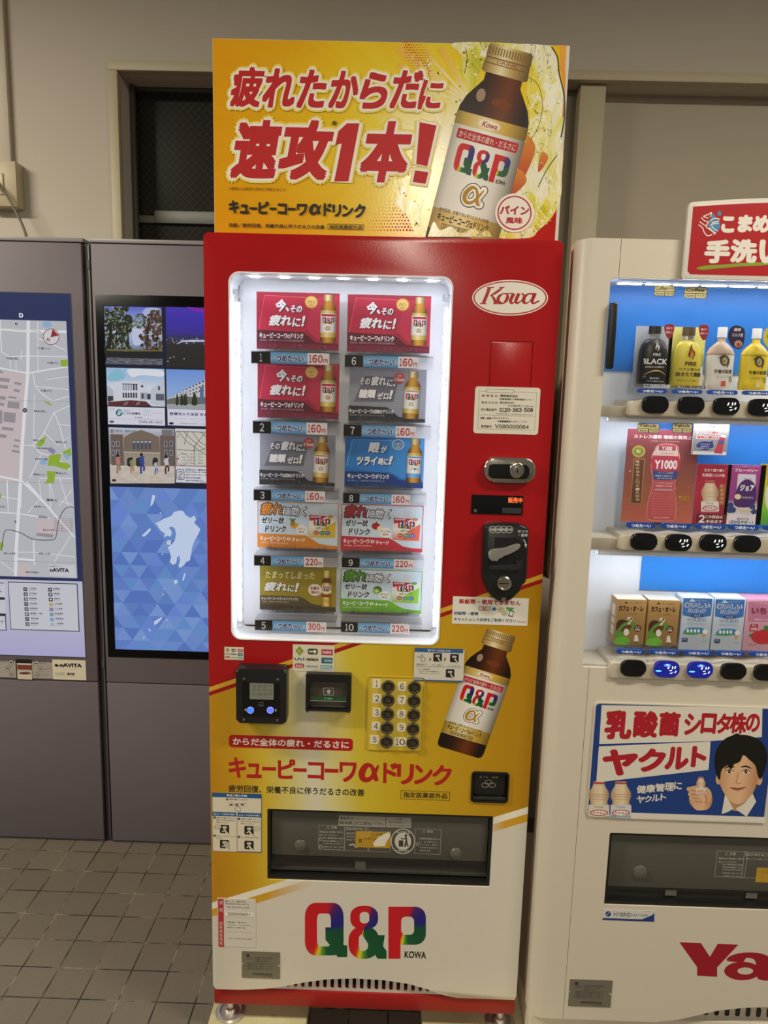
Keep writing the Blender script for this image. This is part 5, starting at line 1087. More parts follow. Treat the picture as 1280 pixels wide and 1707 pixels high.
for i, (kd, u0, v0, u1, v1) in enumerate(cards_px):
    (x0, z1), (x1, z0) = P(u0, v0, CY), P(u1, v1, CY); w_, h_ = x1 - x0, z1 - z0; pos = ((x0 + x1) / 2, CY, z0)
    if kd in proto:
        src = proto[kd]; o = src.copy(); COL.objects.link(o); o.location = pos
    else:
        b = {'red': lambda: card_red(w_, h_), 'grey': lambda: card_grey(w_, h_), 'blue': lambda: card_blue(w_, h_), 'gold': lambda: card_gold(w_, h_),
             'pine': lambda: card_charge(w_, h_, 'd8842c', 'a86a20', 'パイン', 'pine', 'd8b42c', 'd8a83c', 'd88424'), 'apple': lambda: card_charge(w_, h_, 'c0303c', 'a03038', 'アップル', 'apple', 'd8604c', 'c87848', 'b82434'),
             'kiwi': lambda: card_charge(w_, h_, '6cae2c', '5a7c30', 'キウイ', 'kiwi', '8cc83c', '6aa834', '5ca02c')}[kd]()
        o = b.build('sample_card', None, (0, 0, 0)); o.location = pos; proto[kd] = o
    tag(o, labels[i + 1], 'sample card', 'drink sample cards in the lit window')

# ------------------------------------------------------------------ white drink machine on the right
YF = -0.04
vx0 = P(966, 420, YF)[0]; vx1 = 1.74; vzt = P(1100, 399, YF)[1]; vzb = P(930, 1698, YF)[1]
yak = thing('drink_vending_machine', 'tall white drink vending machine with three rows of drinks on bright blue', 'vending machine', ((vx0 + vx1) / 2, 0.3, SLAB))
body_w = ink('d8d0bf', 0.42); body_s_shade = ink('857b70', 0.5)  # cabinet side colour darkened to include the shade between the two machines
BKY = 0.055
wx0 = P(1004, 650, YF)[0]; wzt = P(1100, 465, YF)[1]; wzb = P(1000, 1113, YF)[1]
k = MB(); k.box(vx0 + 0.012, vx1 - 0.012, YF + 0.075, 0.70, SLAB + 0.001, vzt - 0.004, body_s_shade, 0.003); k.box(vx0 + 0.02, vx1 - 0.02, YF + 0.07, YF + 0.08, vzb, vzt - 0.01, dark_p)
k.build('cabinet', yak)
cab2 = [o for o in yak.children if o.name.startswith('cabinet')][0]
c = MB(); c.box(wx0 - 0.05, vx1 - 0.05, -0.2, 0.12, wzb - 0.05, wzt + 0.03, body_w)
dpx0, dpz1 = P(1016, 1388, YF); _, dpz0 = P(1007, 1508, YF); dpx0 = (dpx0 + P(1007, 1508, YF)[0]) / 2; dpx1 = dpx0 + 0.50
c2 = MB(); c2.box(dpx0 - 0.003, dpx1 + 0.003, -0.2, 0.2, dpz0 - 0.003, dpz1 + 0.003, body_w); cut(cab2, [c, c2])
arc2 = [P(*p, YF) for p in ((1100, 1706), (1130, 1703), (1160, 1694), (1195, 1684), (1240, 1679), (1300, 1676))]
pts = rr(vx0, vx1, vzb, vzt, 0.02, 5)
pts = [p for p in pts if p[1] > vzb + 0.019 or p[0] < vx0 + 0.019] + []
lowz = vzb
rc_ = 0.034; pts2 = [(vx0, YF + 0.07)] + [(vx0 + rc_ - rc_ * math.cos(math.pi / 2 * i / 8), YF + rc_ * 0.8 - rc_ * 0.8 * math.sin(math.pi / 2 * i / 8)) for i in range(9)] + [(vx1 - rc_ + rc_ * math.sin(math.pi / 2 * i / 8), YF + rc_ * 0.8 - rc_ * 0.8 * math.cos(math.pi / 2 * i / 8)) for i in range(9)] + [(vx1, YF + 0.07)]
k = MB(); k.prism_z(pts2, vzb, vzt, body_w, 0.003); d2 = k.build('door', yak)
c1 = MB(); c1.prism(rr(wx0, vx1 - 0.09, wzb, wzt, 0.006, 3), -0.2, 0.2, body_w); c2 = MB(); c2.prism(rr(dpx0, dpx1, dpz0, dpz1, 0.004, 3), -0.2, 0.2, body_w)
gx = P(990, 1100, YF)[0]; gx = P(1031, 462, YF)[0]
c3 = MB(); c3.box(gx - 0.0006, gx + 0.0006, YF - 0.01, YF + 0.003, 0.05, vzt + 0.02, body_w)
ar = [P(*p, YF) for p in ((1098, 1703), (1130, 1700), (1160, 1693), (1195, 1685), (1240, 1680), (1300, 1678))]; ar = [(ar[0][0] - 0.01, vzb - 0.01)] + ar + [(vx1 - 0.2, ar[-1][1]), (vx1 - 0.1, vzb + 0.004), (vx1 - 0.06, vzb - 0.01)]
c4 = MB(); c4.prism(ar, -0.2, 0.2, body_w)
cut(d2, [c1, c2, c3, c4])
k = MB(); k.box(vx0 + 0.004, vx1 - 0.004, YF + 0.012, 0.69, SLAB + 0.0008, vzb - 0.006, body_w, 0.003); k.box(vx0 + 0.03, vx1 - 0.03, YF + 0.03, YF + 0.035, vzb - 0.006, vzb + 0.03, ink('c6beb0')); pl2 = k.build('plinth', yak)
k = MB()
for i in range(9):
    x = P(1142 + i * 17.5, 1690, YF + 0.028)[0]; k.prism(rr(x - 0.0052, x + 0.0052, vzb - 0.004, vzb + 0.020, 0.005, 5), YF + 0.0285, YF + 0.0305, dark_p)
k.build('vent_grille', yak)
# lit back sheets
l = MB(); whit = ink('e4e7ea', 0.5)
l.box(wx0 - 0.004, vx1 - 0.086, BKY + 0.002, BKY + 0.008, wzb - 0.004, wzt + 0.004, whit); l.ring(rr(wx0 - 0.006, vx1 - 0.084, wzb - 0.006, wzt + 0.006, 0.006, 3), rr(wx0 + 0.0005, vx1 - 0.0905, wzb + 0.0005, wzt - 0.0005, 0.005, 3), YF + 0.004, BKY + 0.002, whit); l.build('display_liner', yak)
def blue_sheet(u0, v0, u1, v1, nm='blue_backdrop'):
    b = MB(Map(lambda u, v: P(u, v, BKY)), BKY); (xa, za), (xb, zb_) = b.m(u0, v0), b.m(u1, v1); xb = vx1 - 0.088; xa = max(xa, wx0 - 0.003)
    b.box(xa, xb, BKY - 0.0006, BKY + 0.001, zb_, za, grad([(0.0, '1c62b4'), (1.0, '2a78cc')], 1)); b.Y = BKY - 0.0006; b.flat([(xa, zb_), (xb, zb_), (xb, za), (xa, za)], ink('2c80d2', 0.4), 1)
    b.build(nm, yak)
blue_sheet(1000, 460, 1300, 626); blue_sheet(1067, 690, 1300, 880); blue_sheet(1072, 910, 1300, 990)
g = MB(); g.box(wx0, vx1 - 0.09, YF + 0.004, YF + 0.006, wzb, wzt, clear((1, 1, 1), 0.03)); g.build('window_pane', yak)
# small print tags on the pane
def pane_tag(u0, v0, u1, v1, s1, s2, rows):
    b = MB(Map(lambda u, v: P(u, v, YF + 0.004)), YF + 0.004); b.rect(u0, v0, u1, v1, ink('2a2a22'), 1, 0.005); b.rect(u0 + 0.8, v0 + 0.8, u1 - 0.8, v1 - 0.8, ink('e2d8a6'), 2, 0.004); k_ = ink('2c2a22'); w_ = u1 - u0; h_ = v1 - v0
    b.text(s1, u0 + 0.06 * w_, v0 + 0.1 * h_, u0 + (0.62 if s2 else 0.9) * w_, v0 + 0.45 * h_, k_, 3, bold=0.02)
    if s2: b.text(s2, u0 + 0.66 * w_, v0 + 0.2 * h_, u0 + 0.94 * w_, v0 + 0.43 * h_, k_, 3)
    b.rect(u0, v0 + 0.55 * h_, u1, v0 + 0.6 * h_, k_, 3); b.rect(u0 + 0.49 * w_, v0 + 0.55 * h_, u0 + 0.52 * w_, v1, k_, 3); b.text(rows[0], u0 + 0.08 * w_, v0 + 0.68 * h_, u0 + 0.45 * w_, v0 + 0.86 * h_, k_, 3); b.text(rows[1], u0 + 0.57 * w_, v0 + 0.68 * h_, u0 + 0.93 * w_, v0 + 0.86 * h_, k_, 3)
    b.build('language_tag', yak)
pane_tag(1091, 475, 1124, 494, 'Coffee', '(black)', ('黑咖啡', '블랙')); pane_tag(1141, 478, 1177.5, 498, 'Coffee', None, ('咖啡', '커피'))
pane_tag(1063, 705, 1098, 722, 'Yakult', None, ('養樂多', '乳酸菌')); pane_tag(1121, 705, 1153, 722, 'Yakult', None, ('養樂多', '乳酸菌'))
# latch at the left of the window
mH8 = crop(960, 450, 0.25, YF)
b = MB(); q = [mH8(*p) for p in ((224, 222), (272, 222), (240, 650), (228, 662), (200, 660), (194, 640))]; b.prism(q, YF - 0.012, YF + 0.002, ink('17181b', 0.35), 0.003); b.build('latch', yak)
# selection bars with buttons
BY = YF - 0.006
rows = [dict(u0=1049, v0=659, v1=694, ext=(1002, 676, 694), btn=[(1091, 674.5), (1150.5, 675.5), (1209, 677), (1267.5, 679)], lit=[None, None, 'w', 'w'], s=(43.5, 28.5)),
        dict(u0=1034, v0=884, v1=918, ext=(985, 897, 916), btn=[(1072, 902.5), (1129.5, 904), (1187, 904.5), (1244, 906)], lit=[None, 'w', 'w', None], s=(44, 28.5)),
        dict(u0=1017, v0=1097, v1=1132, ext=(971, 1108, 1127), btn=[(1054.5, 1113), (1110, 1114.5), (1165.5, 1115.5), (1221, 1118), (1276, 1120)], lit=[None, 'b', 'b', None, None], s=(42, 27.5))]
bar_m = ink('c4bba8', 0.45)
chill = [[(1063, 1111), (1121.5, 1170), (1180, 1229), (1239, 1290)], [(1045, 1091), (1103, 1150), (1161, 1208), (1217, 1264), (1274, 1320)], [(1028, 1075), (1083, 1132), (1139, 1188), (1194, 1241), (1251, 1300)]]
cv0 = [(647.5, 656), (871, 881), (1082, 1091)]
for ri, r in enumerate(rows):
    (xa, za), (_, zb_) = P(r['u0'], r['v0'] + 2, BY), P(r['u0'], r['v1'], BY); xb = vx1 - 0.1
    # bar with a wavy upper rim over every button
    top_ = []; bx = [P(u, v, BY)[0] for u, v in r['btn']]; pitch = (bx[-1] - bx[0]) / (len(bx) - 1); nmore = int((xb - bx[0]) / pitch)
    x = xa + 0.01
    while x < xb - 0.004: top_.append((x, za - 0.004 - 0.0022 * (1 - math.cos(2 * math.pi * (x - bx[0]) / pitch)))); x += 0.004
    ol = [(xb, zb_), (xb, za - 0.004)] + list(reversed(top_)) + [(xa + 0.003, za - 0.008), (xa, za - 0.014), (xa, zb_ + 0.004), (xa + 0.004, zb_)]
    b = MB(); b.prism(ol, BY, BKY, bar_m, 0.004, 3); xe, ze1 = P(r['ext'][0], r['ext'][1], YF); ze0 = P(r['ext'][0], r['ext'][2], YF)[1]
    b.box(max(xe, wx0 - 0.001), xa + 0.004, YF + 0.0065, BKY, ze0, ze1, bar_m, 0.001); b.box(max(xe, wx0 - 0.001), xb, YF + 0.008, BKY, zb_ - 0.003, zb_ + 0.001, whit)
    ro = b.build('selection_bar', yak)
    for bi, (u, v) in enumerate(r['btn']):
        cx, cz = P(u, v, BY); sx_ = (P(u + r['s'][0] / 2, v, BY)[0] - cx); sz_ = sx_ * r['s'][1] / r['s'][0]; lit = r['lit'][bi]
        n = 40; sup = lambda f: [(cx + f * sx_ * math.copysign(abs(math.cos(2 * math.pi * k_ / n)) ** 0.62, math.cos(2 * math.pi * k_ / n)), cz + f * sz_ * math.copysign(abs(math.sin(2 * math.pi * k_ / n)) ** 0.62, math.sin(2 * math.pi * k_ / n))) for k_ in range(n)]
        b = MB(Map(lambda a, c_: (cx + a * sx_, cz + c_ * sz_)), BY - 0.0062)
        b.prism(sup(1.0), BY - 0.006, BY + 0.001, ink('101113', 0.16) if lit != 'b' else glow('0c1c9c', 0.7), 0.003, 3)
        if lit:
            wl = glow('ffffff', 1.8) if lit == 'w' else glow('eef0ff', 2.2)
            for (a, c_, ln, an) in ((0.1, 0.25, 0.22, 70), (0.3, -0.1, 0.2, 15), (0.42, 0.28, 0.2, 85), (0.62, 0.3, 0.2, 80), (0.36, -0.42, 0.22, 20), (0.68, -0.25, 0.2, 60)):
                dx_, dz_ = 0.5 * ln * math.cos(math.radians(an)), 0.5 * ln * math.sin(math.radians(an)) * 1.5; b.stroke([(a - dx_, c_ - dz_), (a + dx_, c_ + dz_)], 0.085, wl, 2)
            if lit == 'b': b.ell(0, 0.55, 0.3, 0.2, glow('3a6cff', 1.6), 1); b.ell(-0.66, -0.2, 0.24, 0.1, glow('58e0ff', 1.5), 1); b.ell(0, 0.6, 0.14, 0.1, glow('a8c8ff', 1.6), 2)
        b.build('selection_button', ro)
    for (c0, c1_) in chill[ri]:
        b = MB(Map(lambda u, v: P(u, v, YF - 0.002)), YF - 0.002); sl = 0.02 * (c0 - chill[ri][0][0]); va, vb = cv0[ri][0] + sl, cv0[ri][1] + sl
        (x0, z1), (x1, z0) = b.m(c0, va), b.m(c1_, vb); b.prism([(x0, z0 + 0.002), (x0 + 0.004, z0), (x1 - 0.004, z0), (x1, z0 + 0.002), (x1, z1 - 0.002), (x1 - 0.004, z1), (x0 + 0.004, z1), (x0, z1 - 0.002)], YF - 0.0025, YF + 0.004, ink('1c48a0', 0.4)); b.Y = YF - 0.0025
        w_ = c1_ - c0; b.text('つめた〜い', c0 + 0.16 * w_, va + 1.8, c0 + 0.86 * w_, vb - 1.4, ink('eef4fa'), 1, bold=0.04); b.build('chilled_label', ro)
# lights: a strip under the top edge and one under every bar
led2 = glow('eef4ff', 38.0)
for (u, v) in ((1100, 471), (1100, 701), (1100, 926)):
    z = P(u, v, YF)[1]; b = MB(); b.box(wx0 + 0.02, vx1 - 0.12, YF + 0.012, YF + 0.022, z + 0.0, z + 0.002, whit)
    if v > 600: b.box(wx0 + 0.018, vx1 - 0.12, YF + 0.0095, YF + 0.0115, z - 0.0045, z + 0.006, whit)
    for i in range(14): b.box(wx0 + 0.02 + i * 0.055, wx0 + 0.065 + i * 0.055, YF + 0.013, YF + 0.021, z - 0.002, z + 0.0, led2)
    b.build('led_strip', yak)
# ---- samples, top row
IY = -0.005
def can_sample(nm, lab, m, box_, card_c, prof_, colr, cap_c, neck_c, draw):
    (xa, za), (xb, zb_) = m(*box_[:2]), m(*box_[2:]); t = thing(nm, lab, 'bottle sample', ((xa + xb) / 2, IY, zb_), 'bottled drink samples in the top row')
    b = MB(m, IY + 0.02); b.box(xa, xb, IY + 0.02, IY + 0.0215, zb_, za, card_c); b.build('backing_card', t)
    return t
def bottle3d(t, m, cu, v0, v1, prof, mats_, draw):
    """rounded dummy bottle; prof rows (half-width px of drawing, v); mats_ list of (v_from, v_to, material)"""
    cx = m(cu, (v0 + v1) / 2)[0]; zt_, zb_ = m(cu, v0)[1], m(cu, v1)[1]; sc = abs(m(cu + 1, v1)[0] - m(cu, v1)[0])
    rowsz = [(r * sc, zt_ - (v - v0) / (v1 - v0) * (zt_ - zb_), v) for r, v in prof]
    for (va, vb, mt, nm) in mats_:
        pr = [(r, z - zb_) for r, z, v in rowsz if va - 0.01 <= v <= vb + 0.01]; pr.reverse()
        b = MB(); b.lathe(pr, (cx, IY + 0.006, zb_), mt, 36, sy=0.45); b.build(nm, t)
    return cx, zb_, sc
def curved_print(t, m, cu, halfw, Y0, items, nm='label_print'):
    """prints wrapped onto the round front"""
    cx = m(cu, 600)[0]; sc = abs(m(cu + 1, 600)[0] - m(cu, 600)[0]); R_ = halfw * sc
    b = MB(m, 0.0)
    for f in items: f(b)
    for i, (x, y, z) in enumerate(b.v):
        q = max(-0.98, min(0.98, (x - cx) / R_)); b.v[i] = (x, Y0 - 0.45 * R_ * math.sqrt(1 - q * q) - 0.0004 + y * 1.0, z)
    b.build(nm, t)
m8 = crop(960, 450, 0.25, IY)
def flame(b, cu, cv, s, mt, la):
    b.poly(spline([(cu, cv - 1.0 * s), (cu + 0.1 * s, cv - 0.4 * s), (cu + 0.42 * s, cv), (cu + 0.4 * s, cv + 0.5 * s), (cu + 0.05 * s, cv + 1.0 * s), (cu + 0.16 * s, cv + 0.45 * s), (cu - 0.02 * s, cv + 0.2 * s), (cu - 0.2 * s, cv + 0.4 * s), (cu - 0.15 * s, cv + 0.75 * s), (cu - 0.42 * s, cv + 0.4 * s), (cu - 0.3 * s, cv - 0.1 * s)], 3, True), mt, la)
# black coffee bottle
t = can_sample('coffee_bottle_sample', 'black coffee bottle sample with BLACK in white letters, leftmost in the top row', m8, (426, 366, 640, 786), ink('b9bcc0'), None, None, None, None, None)
pb = [(40, 372), (41, 376), (41, 424), (36, 430), (38, 456), (62, 470), (82, 500), (92, 540), (95, 600), (95, 752), (90, 760)]
bottle3d(t, m8, 520, 372, 760, pb, [(372, 424, ink('1a1a1c', 0.4), 'cap'), (424, 470, ink('c8cacc', 0.3, 0.6), 'neck'), (456, 760, ink('161718', 0.35), 'bottle_body')], None)
curved_print(t, m8, 520, 95, IY + 0.006, [lambda b: flame(b, 535, 510, 34, ink('e4e4e4'), 1), lambda b: b.text('FIRE', 508, 556, 556, 576, ink('e8e8e8'), 1, bold=.02), lambda b: b.text('BLACK', 438, 590, 604, 632, ink('f2f2f0'), 1, bold=.03), lambda b: b.text('目覚めの深煎り', 458, 640, 582, 656, ink('d0d0cc'), 1, bold=.02),
    lambda b: b.stroke([(448, 700), (480, 682), (522, 672), (560, 678), (592, 700)], [2, 5, 9, 5, 2], ink('e8c460'), 1, smooth=4), lambda b: b.text('コーヒー', 436, 704, 462, 720, ink('c8c8c0'), 1), lambda b: b.text('飲みのあと', 484, 714, 548, 730, ink('e4e4e0'), 1, bold=.02), lambda b: b.text('コクと飲みごたえ', 468, 736, 580, 750, ink('e4e4e0'), 1, bold=.02)])
b = MB(m8, IY - 0.02); b.prism_px(430, 762, 600, 788, IY - 0.0206, IY - 0.02, ink('e6e8ea')); b.Y = IY - 0.0206; b.text('後味にシャキッと', 434, 764, 584, 782, ink('1c2a5c'), 1, bold=.04); b.build('slogan_strip', t)
b = MB(m8, IY - 0.012); b.poly(spline([(578, 372), (634, 368), (638, 410), (620, 455), (596, 458), (578, 420)], 3, True), ink('a82430'), 1); b.text('温めて', 588, 384, 628, 400, ink('f0e0dc'), 2, bold=.03); b.text('香ばしい', 586, 410, 630, 428, ink('f0e0dc'), 2, bold=.03); b.build('round_sticker', t)
# yellow coffee bottle
t = can_sample('coffee_bottle_sample', 'yellow coffee bottle sample with a brown flame mark, second in the top row', m8, (652, 372, 860, 790), ink('e4dc7c'), None, None, None, None, None)
pb = [(42, 380), (43, 384), (43, 436), (38, 440), (40, 466), (60, 478), (84, 510), (94, 550), (98, 600), (98, 765), (94, 772)]
bottle3d(t, m8, 746, 380, 772, pb, [(380, 436, ink('5c4428', 0.4), 'cap'), (436, 478, ink('ccc8b8', 0.3, 0.6), 'neck'), (466, 772, ink('d8c844', 0.35), 'bottle_body')], None)
b = MB(); 
curved_print(t, m8, 746, 98, IY + 0.006, [lambda b: b.rect(652, 640, 840, 772, ink('ebe6cc'), 1), lambda b: flame(b, 762, 548, 54, ink('7c3c1c'), 1), lambda b: flame(b, 764, 560, 30, ink('d88c34'), 2), lambda b: b.text('FIRE', 720, 612, 794, 640, ink('3c2c1c'), 2, bold=.03), lambda b: b.text('コクと香りの', 680, 654, 826, 674, ink('3c342c'), 2, bold=.02), lambda b: b.text('挽きたて微糖', 660, 680, 832, 714, ink('3c342c'), 2, bold=.03), lambda b: b.rect(664, 718, 828, 720, ink('a89c70'), 2), lambda b: b.text('深煎りのコクと香ばしさ', 668, 730, 820, 746, ink('4c443c'), 2)])
b = MB(m8, IY - 0.022); b.prism_px(642, 772, 830, 792, IY - 0.0226, IY - 0.022, ink('4a3426')); b.Y = IY - 0.0226; b.text('気力したいとき', 646, 774, 824, 790, ink('f0e8d8'), 1, bold=.04); b.build('slogan_strip', t)
b = MB(m8, IY - 0.012); b.poly(spline([(808, 376), (862, 374), (866, 420), (848, 466), (826, 468), (806, 424)], 3, True), ink('a82430'), 1); b.text('温めて', 816, 392, 856, 408, ink('f0e0dc'), 2, bold=.03); b.text('香ばしい', 814, 418, 858, 434, ink('f0e0dc'), 2, bold=.03); b.build('round_sticker', t)
# milk tea and lemon tea bottles
def tea(lab, du, dv, bodyc, capc, labelc, st_c, st_txt):
    t = thing('tea_bottle_sample', lab, 'bottle sample', (m8(970 + du, 790 + dv)[0], IY, m8(970 + du, 792 + dv)[1]), 'bottled drink samples in the top row')
    pb = [(30, 380), (32, 384), (32, 448), (26, 452), (28, 478), (50, 496), (78, 524), (92, 552), (94, 560), (90, 566), (93, 580), (93, 700), (90, 720), (93, 740), (92, 790), (88, 794)]
    pb = [(r, v + dv) for r, v in pb]
    bottle3d(t, m8, 968 + du, 380 + dv, 794 + dv, pb, [(380 + dv, 450 + dv, capc, 'cap'), (450 + dv, 566 + dv, bodyc, 'neck'), (566 + dv, 794 + dv, labelc, 'bottle_body')], None)
    k_ = ink('5a4c30'); c = 968 + du
    curved_print(t, m8, c, 94, IY + 0.006, [lambda b: b.ell(c + 12, 605 + dv, 30, 36, k_, 1, 20), lambda b: b.ell(c + 14, 606 + dv, 18, 24, ink('d8c89c'), 2, 16), lambda b: b.stroke([(c - 22, 590 + dv), (c + 10, 572 + dv), (c + 44, 600 + dv), (c + 30, 650 + dv)], 9, k_, 3, smooth=3), lambda b: b.ell(c + 10, 612 + dv, 9, 11, ink('a88c5c'), 4, 12),
        lambda b: b.text('午後の紅茶', c - 54, 662 + dv, c + 66, 692 + dv, ink('3c3424'), 1, bold=.03), lambda b: b.text('おいしいミルク' if du == 0 else 'Lemon Tea', c - 40, 704 + dv, c + 50, 722 + dv, ink('8a7a5c'), 1, shear=.2), lambda b: b.rect(c - 10, 740 + dv, c + 18, 776 + dv, ink('c8503c') if du == 0 else ink('e8d890'), 1), lambda b: b.ell(c + 58, 728 + dv, 10, 22, ink('8aa070'), 1, 14)])
    b = MB(m8, IY - 0.026); b.prism([m8(*p) for p in spline([(1030 + du, 378 + dv), (1078 + du, 400 + dv), (1082 + du, 460 + dv), (1066 + du, 520 + dv), (1030 + du, 532 + dv), (984 + du, 490 + dv), (974 + du, 440 + dv), (992 + du, 394 + dv)], 4, True)], IY - 0.0266, IY - 0.026, st_c); b.Y = IY - 0.0266
    b.text(st_txt[0], 1012 + du, 394 + dv, 1058 + du, 418 + dv, ink('f0e8e4') if du == 0 else ink('4c4410'), 1, bold=.03); b.text(st_txt[1], 1002 + du, 428 + dv, 1070 + du, 454 + dv, ink('f0e8e4') if du == 0 else ink('4c4410'), 1, bold=.03)
    b.ell(1040 + du, 500 + dv, 26, 24, ink('d8a48c') if du == 0 else ink('f0e488'), 1, 18); b.ell(1042 + du, 506 + dv, 12, 14, ink('b84030') if du == 0 else ink('d8c030'), 2, 14); b.build('hang_tag', t)
tea('milk tea bottle sample with white label and round navy tag, third in the top row', 0, 0, ink('c9ae92', 0.3), ink('e8e6e2', 0.4), ink('e6e2da', 0.35), ink('2c2450'), ('濃厚', 'ミルク感'))
tea('bright yellow lemon tea bottle sample at the right end of the top row', 230, 8, ink('e0c030', 0.3), ink('e8e6e2', 0.4), ink('e6ca28', 0.35), ink('ecdc48'), ('甘酸っぱい', 'レモン'))
# ---- samples, middle row
m1 = crop(960, 680, 0.25, 0.0)
def panel(nm, lab, u0, v0, u1, v1, Y, colr, group):
    (xa, za), (xb, zb_) = P(960 + u0 * .25, 680 + v0 * .25, Y), P(960 + u1 * .25, 680 + v1 * .25, Y); b = MB(crop(960, 680, 0.25, Y), Y); b.box(xa, xb, Y, Y + 0.002, zb_, za, ink('dcdcd8')); b.flat([(xa, zb_), (xb, zb_), (xb, za), (xa, za)], colr, 1); b.o_ = ((xa + xb) / 2, Y, zb_); b.info = (nm, lab, group); return b
def done(b, cat): return tag(b.build(b.info[0], None, b.o_), b.info[1], cat, b.info[2])
GR = 'drink picture cards in the middle row'
b = panel('drink_picture_card', 'large dusky red picture card with a pink bottle reading Y1000', 345, 138, 768, 770, 0.0, grad([(0.0, 'c86a54'), (0.3, 'a86048'), (0.6, '8c4c44'), (1.0, '7c3440')], 1), GR)
b.text('ストレス緩和 睡眠の質向上', 388, 176, 772, 212, ink('e8d8cc'), 2, bold=.02); b.text('乳酸菌シロタ株の独自機能', 500, 216, 690, 230, ink('c8a898'), 2)
for i in range(18): b.ell(rnd.uniform(360, 750), rnd.uniform(240, 740), rnd.uniform(2, 9), rnd.uniform(2, 9), ink(rnd.choice(('d8906c', 'e0a880', 'b87860'))), 2, 8)
bp = spline([(545, 252), (600, 240), (672, 252), (682, 290), (690, 330), (684, 400), (664, 470), (655, 540), (664, 620), (660, 720), (640, 750), (490, 745), (474, 700), (482, 620), (506, 540), (512, 470), (502, 400), (506, 330), (520, 290)], 4, True)
b.stroke(bp, 6, ink('eab49c'), 3, True); b.poly(bp, ink('c8585c'), 4)
b.poly([(544, 256), (672, 256), (684, 322), (508, 316)], ink('e0c8bc'), 5); b.rect(552, 252, 664, 286, ink('9c4850'), 6, 0.002); b.text('Y1000', 574, 256, 640, 284, ink('f0dcd4'), 7, bold=.03); b.text('Yakult', 566, 296, 646, 308, ink('a04048'), 6)
b.poly(spline([(508, 330), (600, 318), (688, 334), (688, 400), (680, 428), (600, 424), (512, 420), (502, 380)], 3, True), ink('b83c4c'), 6); b.text('Y1000', 526, 346, 672, 410, ink('f4ecec'), 7, bold=.04)
b.poly([(510, 414), (600, 428), (684, 420), (668, 476), (600, 484), (516, 478)], ink('3a4c88'), 6); b.text('ストレス緩和', 548, 426, 648, 442, ink('c8d0e4'), 7); b.text('睡眠の質向上', 528, 446, 644, 460, ink('c8d0e4'), 7, bold=.02); b.text('腸内環境改善', 540, 464, 640, 476, ink('c8d0e4'), 7)
b.text('シロタ株1000億個', 526, 494, 644, 508, ink('f0d0c8'), 7); b.text('乳酸菌シロタ株', 532, 514, 640, 528, ink('f0d0c8'), 7, bold=.02); b.rect(524, 540, 644, 552, ink('c4a0ac'), 7)
for i in range(9): b.text('機能性表示食品ヤクルト乳製品', 500, 566 + i * 17, 648, 576 + i * 17, ink('e0989a'), 7)
b.text('特別注意事項', 516, 724, 618, 738, ink('f0d0c8'), 7)
b.ell(418, 290, 44, 40, ink('b8a44c'), 3, 24); b.ell(418, 290, 32, 28, ink('7c8838'), 4, 20); b.text('売上', 404, 276, 432, 302, ink('e4dc90'), 5, bold=.04)
b.rect(384, 336, 436, 640, ink('a88a44'), 3); b.rect(390, 342, 430, 634, ink('6c3c30'), 4)
for i, c in enumerate('睡眠市場売上日本一乳酸菌'): b.text(c, 398, 348 + i * 23, 422, 366 + i * 23, ink('e8d4a0'), 5)
b.rect(694, 588, 752, 618, ink('b8862c'), 3); b.text('6.10', 702, 594, 744, 612, ink('4a3014'), 4); done(b, 'picture card')
b = panel('notice_leaflet', 'small grey leaflet with red slanting words above the red picture card', 790, 97, 1004, 316, -0.012, ink('8d8c88'), GR)
for t_, v in (('ストレス緩和', 152), ('睡眠の質向上', 184)): b.text(t_, 802, v - 3, 962, v + 27, ink('f0ece4'), 2, bold=.08, shear=.1); b.text(t_, 806, v, 958, v + 24, ink('b83834'), 3, bold=.04, shear=.1)
b.rect(780, 288, 1000, 316, ink('dcd8d0'), 2); b.text('高密度乳酸菌', 830, 112, 950, 132, ink('3c3a36'), 2); b.ell(860, 252, 58, 30, ink('28346c'), 2, 24); b.poly([(890, 228), (912, 216), (912, 240)], ink('28346c'), 2); b.text('ヤクルト史上', 828, 236, 892, 248, ink('d8dcec'), 3); b.text('最高密度の', 832, 252, 888, 262, ink('d8dcec'), 3); b.text('乳酸菌シロタ株', 806, 264, 914, 275, ink('d8dcec'), 3)
b.poly([(966, 178), (998, 186), (986, 232), (974, 306), (918, 300), (944, 232)], ink('b03844'), 3); b.poly([(954, 216), (990, 222), (984, 244), (946, 236)], ink('3a4c88'), 4); b.poly([(968, 176), (1000, 184), (996, 200), (962, 192)], ink('e0d8d4'), 4); done(b, 'leaflet')
b = panel('drink_picture_card', 'narrow red picture card with a beige little drink bottle, right of the large card', 810, 373, 1000, 776, 0.0, grad([(0, '98203c'), (0.5, 'b8283c'), (1, 'a8203a')], 1), GR)
b.text('生きて腸で働く', 856, 404, 990, 428, ink('f0d8d8'), 2, bold=.03); b.text('乳酸菌シロタ株', 842, 436, 992, 462, ink('f0d8d8'), 2, bold=.03)
